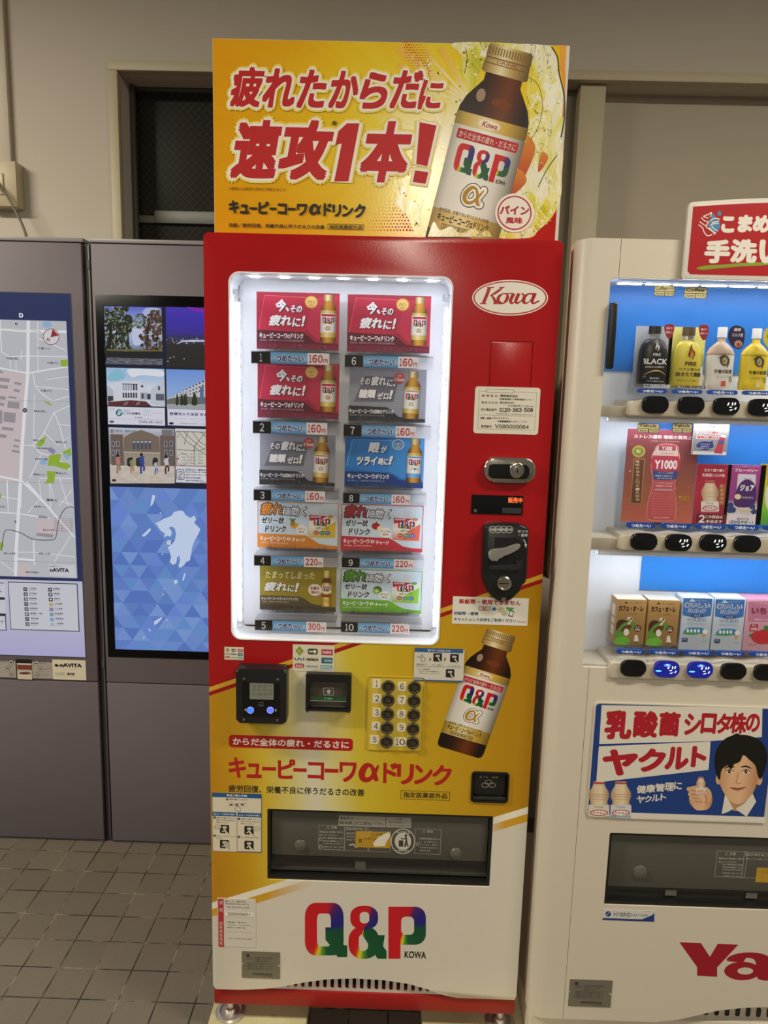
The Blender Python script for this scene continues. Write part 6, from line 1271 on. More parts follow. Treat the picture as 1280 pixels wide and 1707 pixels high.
def small_bottle(b, cu, v0, v1, hw, la, low='e8e4dc'):
    h = v1 - v0; L = [(0.5, 0.0), (0.55, 0.03), (0.55, 0.1), (0.62, 0.15), (0.95, 0.3), (0.98, 0.42), (0.8, 0.56), (0.8, 0.62), (0.98, 0.68), (1.0, 0.98), (0.94, 1.0)]
    pts = [(cu - r * hw, v0 + v * h) for r, v in L] + [(cu + r * hw, v0 + v * h) for r, v in reversed(L)]
    xs = [(p[0] - cu) / (2 * hw) + .5 for p in pts]; b.poly(pts, grad([(0, 'a88868'), (0.3, 'e0c8a4'), (0.6, 'ecd8b8'), (1, '9c7c5c')], 0), la, [(x, .5) for x in xs])
    b.poly([(cu - 0.98 * hw, v0 + 0.66 * h), (cu + 0.98 * hw, v0 + 0.66 * h), (cu + hw, v0 + 0.98 * h), (cu - hw, v0 + 0.98 * h)], ink(low), la + 1); b.rect(cu - 0.55 * hw, v0 + 0.01 * h, cu + 0.55 * hw, v0 + 0.08 * h, ink('b84848'), la + 1)
    for q in (0.36, 0.42, 0.50): b.rect(cu - 0.86 * hw, v0 + q * h, cu + 0.86 * hw, v0 + (q + 0.014) * h, ink('b89878'), la + 1)
    b.text('Yakult', cu - 0.5 * hw, v0 + 0.69 * h, cu + 0.4 * hw, v0 + 0.74 * h, ink('55504a'), la + 2)
    b.ell(cu, v0 + 0.88 * h, 0.86 * hw, 0.09 * h, ink('b83040'), la + 2, 24); b.ell(cu, v0 + 0.88 * h, 0.74 * hw, 0.065 * h, ink('f0ece4'), la + 3, 24); b.text('ヤクルト', cu - 0.62 * hw, v0 + 0.84 * h, cu + 0.62 * hw, v0 + 0.92 * h, ink('b02c3c'), la + 4, bold=.05)
small_bottle(b, 893, 486, 694, 60, 2); b.rect(958, 506, 986, 650, ink('a8603c'), 2)
for i, c in enumerate('乳酸菌飲料'): b.text(c, 963, 512 + i * 27, 982, 532 + i * 27, ink('e8c890'), 3)
b.rect(806, 706, 1000, 776, ink('6c1424'), 4); b.text('２', 820, 712, 856, 766, ink('f4ecec'), 5, bold=.04); b.text('この商品は', 862, 714, 976, 738, ink('f4e4e4'), 5, bold=.03); b.text('本出ます', 864, 744, 974, 770, ink('f4e4e4'), 5, bold=.03); done(b, 'picture card')
b = panel('drink_picture_card', 'magenta and white blueberry picture card with a purple pot', 1018, 377, 1228, 780, 0.0, grad([(0, 'e8e6ea'), (0.28, 'e4dce6'), (0.42, '94408c'), (1, 'a8407c')], 1), GR)
b.text('ヤクルトの発酵乳 食べるジョア', 1055, 384, 1222, 396, ink('f0dcec'), 2); b.text('ブルーベリー', 1060, 402, 1212, 430, ink('f4ecf4'), 2, bold=.03); b.poly([(1080, 440), (1200, 444), (1190, 660), (1160, 716), (1056, 700)], ink('d8d4dc'), 3)
b.poly(spline([(1082, 520), (1140, 476), (1196, 520), (1190, 640), (1120, 664), (1052, 640)], 4, True), ink('4c2468'), 4); b.text('ジョア', 1096, 510, 1186, 556, ink('f4f0f4'), 5, bold=.05); b.text('Yakult', 1116, 466, 1168, 482, ink('4c2468'), 5); b.ell(1078, 592, 22, 18, ink('e8d8a4'), 5); b.text('マルチビタミン', 1104, 590, 1182, 606, ink('f0e4f0'), 5, bold=.02)
for u, v in ((1030, 650), (1046, 680), (1026, 682), (1176, 660), (1184, 690)): b.ell(u, v, 20, 20, ink('34447c'), 5, 16)
b.stroke([(1060, 664), (1120, 690), (1176, 676)], 8, ink('e0d080'), 5, smooth=3); b.text('あなたの', 1074, 730, 1150, 750, ink('3c3444'), 3, bold=.02); b.text('1日分をサポート', 1022, 748, 1184, 776, ink('3c3444'), 3, bold=.03); done(b, 'picture card')
b = panel('drink_picture_card', 'green and yellow picture card at the right edge of the middle row', 1238, 372, 1440, 786, 0.0, grad([(0, '4c9c3c'), (0.25, '7cc43c'), (0.6, 'c8c83c'), (1, 'c89c30')], 1), GR); b.ell(1330, 600, 70, 120, ink('e8e8d8'), 2); b.text('プレーン', 1280, 400, 1400, 430, ink('f4f4e4'), 2, bold=.03); done(b, 'picture card')
# ---- samples, bottom row: real cartons
GC = 'drink cartons in the bottom row'
def carton(lab, u0, v0, u1, v1, side_c, top_c, draw):
    Yc = -0.008; mm = crop(960, 900, 0.25, Yc); (xa, za), (xb, zb_) = mm(u0, v0), mm(u1, v1); dp = 0.042
    t = thing('drink_carton', lab, 'drink carton', ((xa + xb) / 2, Yc + dp / 2, zb_), GC)
    b = MB(mm, Yc); b.box(xa, xb, Yc, Yc + dp, zb_, za, ink(side_c, 0.4), 0.0012); b.box(xa + 0.001, xb - 0.001, Yc + 0.001, Yc + dp - 0.001, za - 0.001, za + 0.0008, ink(top_c, 0.45)); draw(b)
    # print on the left flank
    for q, h_ in ((0.15, 0.25), (0.45, 0.12), (0.62, 0.2)):
        z1 = za - q * (za - zb_); z0 = z1 - h_ * (za - zb_); b.add([(xa - 0.0003, Yc + 0.03, z0), (xa - 0.0003, Yc + 0.008, z0), (xa - 0.0003, Yc + 0.008, z1), (xa - 0.0003, Yc + 0.03, z1)], [(0, 1, 2, 3)], ink('d8cdb8' if side_c[0] in '9ab' else 'b8c4d4'))
    b.build('carton_body', t); b = MB(); b.prism([(xa - 0.004, zb_ - 0.004), (xb + 0.004, zb_ - 0.004), (xb + 0.004, zb_ - 0.0006), (xa - 0.004, zb_ - 0.0006)], Yc - 0.004, Yc + dp, railm); b.build('tray', t)
def cafe(du, dv):
    def d(b):
        u = lambda a: a + du; k_ = ink('3a1c10'); r = lambda a, c, e_, f_, *q: b.rect(u(a), c + dv, u(e_), f_ + dv, *q); tx = lambda s_, a, c, e_, f_, *q, **kw: b.text(s_, u(a), c + dv, u(e_), f_ + dv, *q, **kw)
        b.poly([(u(322), 424 + dv), (u(334), 410 + dv), (u(350), 424 + dv)], k_, 1); tx('カフェ好きの', 362, 414, 438, 428, k_, 1); tx('カフェ・オ・レ', 288, 440 - 4, 448, 478, k_, 2, bold=.07); tx('（らくのう乳飲料）', 320, 486, 412, 500, ink('5c3a20'), 1)
        b.poly(spline([(u(270), 560 + dv), (u(300), 530 + dv), (u(345), 545 + dv), (u(352), 580 + dv), (u(310), 640 + dv), (u(272), 640 + dv)], 4, True), ink('4a2418'), 2); b.stroke([(u(345), 515 + dv), (u(358), 548 + dv), (u(330), 590 + dv)], 14, ink('e8dcc0'), 3, smooth=3)
        b.poly(spline([(u(262), 620 + dv), (u(310), 560 + dv), (u(360), 545 + dv), (u(396), 556 + dv), (u(380), 590 + dv), (u(320), 640 + dv), (u(270), 650 + dv)], 4, True), ink('5c9c34'), 3); b.ell(u(335), 590 + dv, 40, 20, ink('6c3c1c'), 4, 20, -0.5); b.ell(u(360), 530 + dv, 16, 16, ink('ece4d0'), 4, 14); b.ell(u(354), 538 + dv, 6, 8, k_, 5, 10); b.ell(u(366), 526 + dv, 6, 8, k_, 5, 10)
        b.poly(spline([(u(262), 660 + dv), (u(310), 640 + dv), (u(352), 660 + dv), (u(352), 696 + dv), (u(262), 696 + dv)], 3, True), ink('74bc3c'), 2); b.ell(u(335), 615 + dv, 18, 24, ink('f0ece0'), 5, 16)
        b.ell(u(410), 590 + dv, 24, 24, ink('3c2c1c'), 3); tx('生乳', 396, 574, 424, 588, ink('ece0c8'), 4); tx('54%', 394, 590, 426, 606, ink('ece0c8'), 4, bold=.04); b.poly([(u(392), 634 + dv), (u(410), 634 + dv), (u(418), 676 + dv), (u(386), 676 + dv)], ink('f0ece0'), 3); tx('やさしい味わい', 330, 682, 436, 694, k_, 3, bold=.02)
    return d
carton('brown coffee milk carton, leftmost in the bottom row', 276, 396, 449, 702, 'a8834c', 'd8d0bc', cafe(0, 0)); carton('brown coffee milk carton right beside the leftmost carton of the bottom row', 486, 400, 668, 708, 'a8834c', 'd8d0bc', cafe(215, 6))
def milk(du, dv):
    def d(b):
        tx = lambda s_, a, c, e_, f_, *q, **kw: b.text(s_, a + du, c + dv, e_ + du, f_ + dv, *q, **kw)
        b.poly([(716 + du, 388 + dv), (910 + du, 392 + dv), (900 + du, 505 + dv), (850 + du, 516 + dv), (790 + du, 520 + dv), (710 + du, 502 + dv)], ink('3f78bc'), 1); b.poly([(752 + du, 412 + dv), (775 + du, 392 + dv), (800 + du, 412 + dv)], ink('d8e4f0'), 2); tx('らくのうマザーズ', 800, 400, 876, 412, ink('d8e4f0'), 2)
        tx('おいしい', 728 - 3, 418 - 2, 890 + 3, 454 + 2, ink('f4f6fa'), 2, bold=.12); tx('おいしい', 730, 420, 886, 452, ink('2c5a9c'), 3, bold=.05); tx('ミルク', 746, 456, 866, 490, ink('f4f6fa'), 2, bold=.12); tx('ミルク', 750, 459, 862, 488, ink('2c5a9c'), 3, bold=.05)
        b.rect(766 + du, 497 + dv, 846 + du, 516 + dv, ink('2c4a88'), 3, 0.002); tx('バニラ', 784, 500, 828, 513, ink('f0f0f4'), 4, bold=.03); tx('種類別', 742, 524, 776, 538, ink('7c8aa0'), 2); tx('乳飲料', 780, 518, 868, 548, ink('5a7aa8'), 2); tx('常温保存可能品', 742, 552, 860, 568, ink('8c9cb4'), 2)
        b.poly(spline([(722 + du, 622 + dv), (740 + du, 590 + dv), (780 + du, 584 + dv), (850 + du, 590 + dv), (846 + du, 625 + dv)], 3, True), ink('3c84b8'), 3); b.poly(spline([(706 + du, 625 + dv), (760 + du, 612 + dv), (834 + du, 622 + dv), (780 + du, 632 + dv)], 3, True), ink('4c9c5c'), 4)
        for i in range(4): b.ell(745 + du + i * 24, 606 + dv, 8, 12, ink('f0f4f4'), 5, 12)
        b.poly([(836 + du, 624 + dv), (866 + du, 630 + dv), (850 + du, 664 + dv)], ink('d8a050'), 3); b.ell(860 + du, 612 + dv, 18, 16, ink('eef0ec'), 4, 14); b.rect(706 + du, 652 + dv, 742 + du, 682 + dv, ink('34507c'), 3); tx('生乳', 712, 656, 736, 668, ink('d0d8e8'), 4); tx('200ml', 836, 674, 872, 684, ink('7c88a0'), 3)
    return d
carton('white and blue milk carton directly right of the second brown carton', 716, 387, 886, 736, 'c4d0dc', 'dfe4e8', milk(0, 0)); carton('white and blue milk carton directly left of the pink strawberry carton', 930, 388, 1100, 740, 'c4d0dc', 'dfe4e8', milk(216, 8))
def berry(b):
    b.poly([(1146, 410), (1330, 410), (1330, 545), (1146, 548)], ink('c8809c'), 1); b.text('いちご', 1172, 446, 1330, 498, ink('8c2440'), 2, bold=.06); b.text('らくのうマザーズ', 1200, 416, 1300, 430, ink('f0dce4'), 2); b.text('種類別 乳飲料', 1190, 524, 1310, 540, ink('f0dce4'), 2)
    b.rect(1160, 560, 1210, 612, ink('b8303c'), 2, 0.002); b.text('果汁', 1172, 564, 1200, 578, ink('f4e4e4'), 3); b.text('50%', 1166, 584, 1206, 604, ink('f4e4e4'), 3, bold=.03); b.poly(spline([(1160, 640), (1200, 612), (1280, 592), (1330, 620), (1330, 680), (1270, 694), (1200, 688)], 4, True), ink('c42c30'), 2); b.poly([(1250, 575), (1290, 570), (1280, 604), (1256, 600)], ink('3c8434'), 3); b.poly([(1146, 640), (1176, 620), (1170, 650)], ink('3c8434'), 3); b.text('果汁5%', 1150, 694, 1200, 706, ink('5c4c50'), 2)
carton('pink and white strawberry milk carton at the right end of the bottom row', 1142, 396, 1332, 744, 'd4a4b4', 'd890a8', berry)
# ---- poster panel of the white machine (a printed sheet)
m3 = crop(960, 1150, 0.25, YF); b = MB(m3, YF); (xa, za), (xb, zb_) = m3(122, 78), m3(1255, 870)
xa = (m3(122, 78)[0] + m3(66, 850)[0]) / 2; b.prism(rr(xa, xb, zb_, za, 0.01), YF - 0.003, YF - 0.0002, ink('cfc8ba')); b.Y = YF - 0.003; b.flat(rr(xa + 0.003, xb - 0.003, zb_ + 0.003, za - 0.003, 0.008), ink('1e3f86', 0.35), 1); ppr = ink('e2ddd0', 0.35); prd = ink('b01e2c', 0.35)
b.poly([(168, 98), (1238, 116), (1234, 310), (880, 338), (152, 356)], ppr, 2); b.poly([(150, 372), (893, 340), (880, 528), (132, 612)], ppr, 2)
for c, u0, v0, u1, v1 in (('乳', 196, 128, 362, 330), ('酸', 386, 132, 536, 318), ('菌', 556, 140, 682, 308)): b.text(c, u0, v0, u1, v1, prd, 3, bold=.055, res=5)
for c, u0, v0, u1, v1 in (('シ', 724, 150, 822, 300), ('ロ', 836, 150, 924, 290), ('タ', 938, 150, 1022, 290), ('株', 1030, 145, 1126, 290), ('の', 1134, 152, 1214, 280)): b.text(c, u0, v0, u1, v1, prd, 3, bold=.045, res=5)
for c, u0, v0, u1, v1 in (('ヤ', 178, 388, 402, 572), ('ク', 416, 382, 588, 548), ('ル', 596, 372, 742, 532), ('ト', 772, 368, 860, 514)): b.text(c, u0, v0, u1, v1, prd, 3, bold=.06, res=5)
for c, u0, v0, u1, v1 in (('健', 404, 630, 462, 686), ('康', 466, 624, 524, 680), ('管', 528, 618, 586, 674), ('理', 590, 612, 646, 668), ('に', 652, 608, 700, 660), ('ヤ', 402, 700, 452, 752), ('ク', 456, 698, 500, 746), ('ル', 504, 692, 552, 740), ('ト', 562, 686, 596, 734)): b.text(c, u0, v0, u1, v1, ppr, 3, bold=.03)
small_bottle(b, 150, 606, 842, 70, 4, 'dcd4c8'); small_bottle(b, 296, 606, 842, 70, 4, 'd0d4dc'); b.rect(222, 826, 362, 850, ink('c4ccd8'), 9); b.text('カロリーハーフ', 228, 828, 356, 848, ink('24407c'), 10, bold=.04)
b.rect(360, 828, 1258, 868, ppr, 3); b.text('強い酸で生きて腸で働く乳酸菌シロタ株のはたらき', 400, 846, 1080, 868, ink('2c2a28'), 4, bold=.03)
skin = grad([(0.0, 'c89468'), (0.3, 'e0b48c'), (0.6, 'e4ba94'), (1.0, 'b8845c')], 0, 0, 0.4); sk2 = ink('d8a880', 0.4); hair = ink('15120f', 0.4)
b.poly(spline([(995, 640), (1000, 740), (1040, 790), (1110, 770), (1140, 720), (1160, 640)], 4), ink('c4946c'), 4)
b.poly([(1000, 690), (1010, 770), (1044, 800), (1076, 804), (1116, 774), (1164, 690)], ink('b98a64'), 5)
b.poly([(990, 684), (966, 822), (1000, 812), (1044, 788)], ppr, 6); b.poly([(1172, 684), (1196, 740), (1132, 840), (1058, 788), (1120, 750)], ppr, 6)
b.ell(945, 590, 18, 36, sk2, 4, 20); b.ell(1215, 594, 22, 36, sk2, 4, 20)
b.poly(spline([(955, 520), (950, 600), (980, 680), (1030, 740), (1070, 756), (1120, 740), (1175, 680), (1205, 600), (1206, 520), (1150, 440), (1010, 440)], 5, True), skin, 7)
b.poly(spline([(940, 580), (925, 530), (920, 460), (935, 390), (990, 320), (1060, 296), (1150, 300), (1230, 340), (1268, 420), (1262, 500), (1240, 560), (1222, 590), (1205, 560), (1190, 500), (1150, 460), (1110, 430), (1090, 470), (1050, 490), (1000, 500), (965, 530), (955, 590)], 5, True), hair, 9)
b.poly(spline([(1010, 480), (1060, 440), (1040, 510), (1020, 520)], 3, True), hair, 9); b.poly(spline([(1000, 330), (1060, 286), (1090, 300), (1050, 330)], 3, True), hair, 9)
for cu, sg in ((1018, 1), (1128, -1)):
    b.ell(cu, 540, 26, 11, ink('efe4d8'), 8, 20); b.ell(cu, 540, 11, 11, ink('241a14'), 9, 16); b.ell(cu + 3, 536, 3, 3, ink('f4f0ec'), 10, 8); b.stroke([(cu - 28, 540), (cu - 10, 528), (cu + 12, 528), (cu + 28, 540)], 5, ink('2c1c14'), 10, smooth=3)
    b.stroke([(cu - 34, 514 + 4 * sg), (cu, 504), (cu + 34, 514 - 4 * sg)], [6, 11, 6], ink('241812'), 8, smooth=3)
b.stroke([(1078, 545), (1066, 595), (1062, 612), (1080, 620), (1096, 612)], 5, ink('b07c58'), 8, smooth=3); b.poly(spline([(1022, 648), (1050, 644), (1075, 648), (1108, 642), (1124, 646), (1090, 664), (1060, 666)], 3, True), ink('b06a58'), 8); b.stroke([(1018, 646), (1075, 654), (1128, 642)], 4, ink('7c3c34'), 9, smooth=3)
# raised hand with the little bottle
b.poly(spline([(760, 700), (752, 740), (790, 790), (830, 798), (880, 786), (904, 740), (898, 690), (870, 664), (848, 690), (800, 690)], 4, True), skin, 5)
for p_ in ([(752, 648), (742, 656), (760, 664), (800, 660)], [(800, 676), (764, 680), (752, 690), (770, 700), (812, 694)], [(806, 700), (768, 704), (760, 716), (780, 724), (820, 716)], [(820, 724), (784, 730), (780, 742), (800, 748), (838, 738)], [(880, 740), (890, 690), (872, 658), (856, 652), (852, 668)]): b.stroke(p_, 20, ink('dcae86', 0.4), 7, smooth=4); 
b.stroke([(752, 652), (800, 640), (824, 634)], 18, ink('dcae86', 0.4), 7, smooth=3)
for p_ in ([(756, 662), (800, 672)], [(764, 690), (812, 698)], [(768, 712), (820, 722)], [(784, 738), (836, 742)], [(850, 690), (866, 720), (858, 752)]): b.stroke(p_, 3.5, ink('a06c48', 0.4), 8, smooth=3)
small_bottle(b, 828, 576, 690, 32, 9); b.stroke([(800, 664), (826, 668), (850, 664)], 12, ink('e0b48c', 0.4), 15, smooth=3)
b.build('poster_panel', yak)
# delivery port of the white machine
o = MB(); o.ring(rr(dpx0 + 0.0005, dpx1 - 0.0005, dpz0 + 0.0005, dpz1 - 0.0005, 0.004, 3), rr(dpx0 + 0.006, dpx1 - 0.006, dpz0 + 0.01, dpz1 - 0.006, 0.003, 3), YF + 0.003, YF + 0.07, ink('1a1a19', 0.35)); o.box(dpx0, dpx1, 0.15, 0.16, dpz0, dpz1, ink('1c1b1a', 0.6)); o.box(dpx0, dpx1, YF + 0.03, 0.15, dpz0, dpz0 + 0.005, ink('1c1b1a', 0.6)); o = o.build('delivery_port', yak)
zf = P(1100, 1480, YF + 0.012)[1]; m4 = crop(860, 1370, 0.328, YF + 0.012)
l = MB(m4, YF + 0.012); l.box(dpx0 + 0.007, dpx1 - 0.007, YF + 0.012, YF + 0.016, zf, dpz1 - 0.007, ink('55534c', 0.22), 0.001); l.box(dpx0 + 0.01, dpx1 - 0.01, YF + 0.014, YF + 0.03, zf - 0.006, zf + 0.004, ink('2b2a27', 0.25), 0.002)
l.frame(1022, 146, 1162, 284, 2.2, pr, 1); l.frame(1160, 154, 1300, 290, 2.2, pr, 1)
for s, u0, v0, u1, v1 in (('⚠ 注意', 1062, 154, 1116, 172), ('商品は1本毎に取り', 1030, 180, 1156, 194), ('出してください', 1030, 198, 1124, 210), ('特に衝撃商品の場合', 1050, 212, 1154, 223), ('商品の衝撃により', 1050, 226, 1150, 237), ('ケガのおそれあり', 1050, 239, 1150, 250), ('商品取り出し口へ手', 1050, 256, 1154, 266), ('入れないでください', 1050, 270, 1150, 280), ('商品の取り出し方', 1166, 160, 1290, 176), ('押しても引いても', 1168, 184, 1290, 196)): l.text(s, u0, v0, u1, v1, pl, 2)
l.rect(1224, 232, 1320, 310, ink('b8902a'), 3); l.text('⚠注意', 1250, 240, 1310, 262, kk, 4); l.build('delivery_flap', o)
cx, cz = P(860 + 630 * .328, 1370 + 255 * .328, YF + 0.012); l = MB(); l.lathe([(0.016, 0.0), (0.014, 0.004), (0.007, 0.006), (0, 0.0065)], (cx, YF + 0.012, cz), ink('605d54', 0.12), 24, axis='Y'); l.build('boss', o)
l = MB(); l.box(dpx0 + 0.006, dpx1 - 0.006, YF + 0.02, YF + 0.024, dpz0 + 0.01, zf, ink('33312d', 0.3)); l.box(dpx0 + 0.14, dpx0 + 0.165, YF + 0.016, YF + 0.021, dpz0 + 0.016, dpz0 + 0.03, ink('6c6a64', 0.3)); l.box(dpx0 + 0.32, dpx0 + 0.345, YF + 0.016, YF + 0.021, dpz0 + 0.016, dpz0 + 0.03, ink('6c6a64', 0.3)); l.build('inner_shutter', o)
m4 = crop(860, 1370, 0.328, YF)
b = MB(m4, YF); (xa, za), (xb, zb_) = m4(440, 443), m4(702, 502); b.prism([(xa, zb_), (xb, zb_), (xb, za), (xa, za)], YF - 0.0006, YF - 0.0001, ink('d4d2cc', 0.35)); b.Y = YF - 0.0006; nv = ink('1f3a80', 0.4)
b.rect(440, 492, 702, 502, nv, 1); b.poly([(640, 494), (690, 474), (702, 462), (702, 500), (640, 500)], nv, 1); b.ell(468, 467, 14, 14, nv, 1, 16, 0.4); b.stroke([(458, 474), (476, 458)], 3, ink('d4d2cc'), 2); b.text('HYBRID', 497, 459, 585, 482, ink('2c3a60'), 1); b.text('HEAT PUMP', 590, 468, 670, 481, ink('2c3a60'), 1); b.text('ハイブリッド', 650, 450, 695, 458, ink('2c3a60'), 1); b.build('hybrid_sticker', yak)
name_plate(m4, 274, 798, 479, 942, YF, yak)
# red word mark, cut by the photo's edge but complete on the machine
b = MB(m4, YF); mk = ink('a0142a', 0.4)
b.poly([(830, 612), (940, 616), (985, 686), (1025, 620), (1130, 624), (1022, 740), (1022, 788), (920, 782), (920, 738)], mk, 1)
def ring2(cu, cv, ru, rv, iu, iv, r2u, r2v):
    n = 32; o_ = [(cu + ru * math.cos(2 * math.pi * k_ / n), cv + rv * math.sin(2 * math.pi * k_ / n)) for k_ in range(n)]; i_ = [(iu + r2u * math.cos(2 * math.pi * k_ / n), iv + r2v * math.sin(2 * math.pi * k_ / n)) for k_ in range(n)]
    vs = [m4(*p) for p in o_ + i_]; b.flat(vs, mk, 1, faces=[(n + i, n + (i + 1) % n, (i + 1) % n, i) for i in range(n)])
ring2(1150, 758, 92, 47, 1165, 758, 40, 18); b.poly(spline([(1072, 706), (1092, 680), (1160, 664), (1240, 668), (1290, 690), (1300, 730), (1300, 800), (1230, 798), (1222, 740), (1210, 700), (1170, 692), (1150, 712)], 4, True), mk, 2)
b.text('kult', 1320, 600, 1700, 806, mk, 1, bold=.09); b.build('word_mark', yak)
# ---- hand washing sign on top of the white machine
hy = YF - 0.012
mH = crop(920, 60, 0.28125, hy); (xa, za), (_, zb_) = mH(812, 985), mH(800, 1440); xb = xa + 0.42
hs = thing('hand_washing_sign', 'red hand washing sign board with white rim on top of the white machine', 'sign board', ((xa + xb) / 2, hy, vzt))
top_c = [(xa + t_ * (xb - xa), za + 0.012 * math.sin(math.pi * t_)) for t_ in [0, 0.006, 0.016] + [i / 14 for i in range(1, 14)] + [1]]
def plate(ins): 
    q = [(xa + ins + 0.006, zb_ + ins), (xb - ins - 0.006, zb_ + ins), (xb - ins, zb_ + ins + 0.006)] + [(min(max(x, xa + ins), xb - ins), z - ins - (0.006 if k_ == 0 else 0.0015 if k_ == 1 else 0.006 if k_ == 16 else 0)) for k_, (x, z) in reversed(list(enumerate(top_c)))] + [(xa + ins, zb_ + ins + 0.006)]
    return q
b = MB(); b.prism(plate(0), hy, hy + 0.008, ink('ddd8ce', 0.4), 0.001); b.box(xa + 0.05, xa + 0.07, hy + 0.008, YF + 0.06, vzt + 0.0005, vzt + 0.01, ink('ddd8ce', 0.4)); b.box(xb - 0.07, xb - 0.05, hy + 0.008, YF + 0.06, vzt + 0.0005, vzt + 0.01, ink('ddd8ce', 0.4)); b.build('board', hs)
b = MB(mH, hy); b.flat(plate(0.0085), ink('b01f26', 0.35), 1); w_ = ink('ebe5da', 0.4)
for c, u0, v0, u1, v1 in (('こ', 1008, 1068, 1078, 1168), ('ま', 1106, 1058, 1184, 1166), ('め', 1196, 1060, 1290, 1168), ('に', 1306, 1060, 1392, 1170)): b.text(c, u0, v0, u1, v1, w_, 3, bold=.07)
for c, u0, v0, u1, v1 in (('手', 910, 1204, 1050, 1350), ('洗', 1062, 1202, 1210, 1348), ('い', 1232, 1206, 1370, 1352)): b.text(c, u0, v0, u1, v1, w_, 4, bold=.06)
b.poly(spline([(856, 1376), (900, 1362), (1000, 1356), (1100, 1348), (1280, 1340), (1460, 1334), (1300, 1356), (1120, 1366), (980, 1378), (900, 1386), (872, 1384)], 3, True), ink('86a02c'), 3)
bl = ink('4888b8'); b.ell(960, 1120, 36, 44, bl, 2, 24); b.ell(992, 1052, 12, 14, bl, 2, 16); b.ell(952, 1068, 14, 12, bl, 2, 16)
for p_ in ([(868, 1118), (892, 1138), (900, 1160), (920, 1184), (950, 1176)], [(874, 1100), (896, 1116), (914, 1128)], [(884, 1076), (908, 1098), (932, 1100)], [(896, 1070), (926, 1080)], [(928, 1100), (914, 1132), (940, 1150), (966, 1176)], [(932, 1136), (950, 1156), (972, 1170)], [(944, 1124), (964, 1146), (984, 1156)], [(898, 1068), (924, 1058), (946, 1046), (936, 1072)], [(938, 1096), (964, 1080), (996, 1088)], [(946, 1106), (990, 1098)], [(952, 1114), (988, 1110)], [(940, 1120), (958, 1112)]): b.stroke(p_, 6, w_, 4, smooth=3)
b.build('printed_face', hs)

# ------------------------------------------------------------------ grey information cabinets on the left
KY = 0.7234; grey_k = textured('grey_steel_paint', '686369', '6d6870', 2.0, 0.55); grey_d = ink('5a565b', 0.45); edge_m = ink('8f8b8e', 0.4)
gxl, gxr = P(137, 406, KY)[0], P(148, 407, KY)[0]; kzt = 1.9402; seam = 0.5722; kb = P(20, 1395, KY)[1]
def kiosk(x0, x1, label):
    t = thing('information_cabinet', label, 'information board', ((x0 + x1) / 2, KY, 0), 'grey information cabinets')
    b = MB(); b.box(x0 + 0.002, x1 - 0.002, KY + 0.028, WY - 0.002, 0.012, kzt + 0.012, grey_d, 0.001); b.box(x0, x1, KY + 0.004, WY - 0.002, kzt + 0.004, kzt + 0.016, edge_m, 0.002); b.build('cabinet', t)
    b = MB(); b.box(x0 + 0.004, x1 - 0.004, KY, KY + 0.027, seam + 0.0015, kzt + 0.0005, grey_k, 0.003); b.build('upper_door', t)
    b = MB(); b.box(x0 + 0.004, x1 - 0.004, KY, KY + 0.027, kb, seam - 0.0015, grey_k, 0.003); b.build('lower_door', t)
    b = MB(); b.box(x0 + 0.004, x1 - 0.03, KY + 0.006, KY + 0.027, 0.0005, kb - 0.002, grey_d, 0.001); b.box(x1 - 0.029, x1 - 0.004, KY + 0.004, KY + 0.027, 0.0005, kb - 0.002, grey_d, 0.001); b.build('kick_plate', t); return t
kl = kiosk(gxl - 1.05, gxl, 'grey information cabinet with a lit street map at the left edge')
kr = kiosk(gxr, gxr + 0.56, 'grey information cabinet with a digital screen, standing left of and behind the red machine')
b = MB(); b.box(gxl + 0.0005, gxr - 0.0005, KY + 0.012, KY + 0.2, 0.0005, kzt, ink('2c282c', 0.6)); b.box(gxr - 0.006, gxr - 0.001, KY + 0.004, KY + 0.012, 0.01, kzt - 0.002, grey_d, 0.001)
hz = P(142, 440, KY)[1]
for z_ in (hz, P(157, 1106, KY)[1]): b.tube([(gxr - 0.004, KY + 0.004, z_ - 0.012), (gxr - 0.004, KY + 0.004, z_ + 0.012)], 0.005, grey_d)
b.build('side_hinge', kr)
# street map
mk1 = crop(0, 480, 0.2734, KY - 0.001); mk2 = crop(0, 800, 0.2734, KY - 0.001)
nav = glow('22305f', 0.75); mapw = glow('d4d6de', 0.62); road = glow('f0f2f6', 0.72); ml = glow('dedaf0', 0.62)
b = MB(mk1, KY); (xr_, zt_) = mk1(428, 36); zb_ = P(100, 968, KY)[1]; xl_ = gxl - 0.92; zl0 = P(100, 1094, KY)[1]
b.box(xl_ - 0.002, xr_ + 0.002, KY - 0.001, KY + 0.002, zl0 - 0.002, zt_ + 0.002, ink('4a4648')); b.Y = KY - 0.001
b.flat([(xl_, zb_), (xr_, zb_), (xr_, zt_), (xl_, zt_)], nav, 1); b.flat([(xl_, zl0), (xr_, zl0), (xr_, zb_ - 0.0005), (xl_, zb_ - 0.0005)], grad([(0, 'c4c0f0'), (0.4, 'd0ceec'), (1, 'dcdaf0')], 1, 0.62), 1)
xm = mk1(404, 200)[0]; zm1 = mk1(404, 203)[1]; zm0 = P(100, 963, KY)[1]; b.flat([(xl_, zm0), (xm, zm0), (xm, zm1), (xl_, zm1)], mapw, 2)
mx0, mz0, mz1 = xl_, zm0, zm1
b.text('D', 116, 153, 142, 181, glow('f0f2f8', 0.9), 2, bold=.04)
def clampm(pts): 
    return [(min(max(x, xl_ + 0.001), xm - 0.001), min(max(z, zm0 + 0.001), zm1 - 0.001)) for x, z in pts]
def mpoly(m, pts, mat, la):
    b.flat(clampm([m(*p) for p in pts]), mat, la)
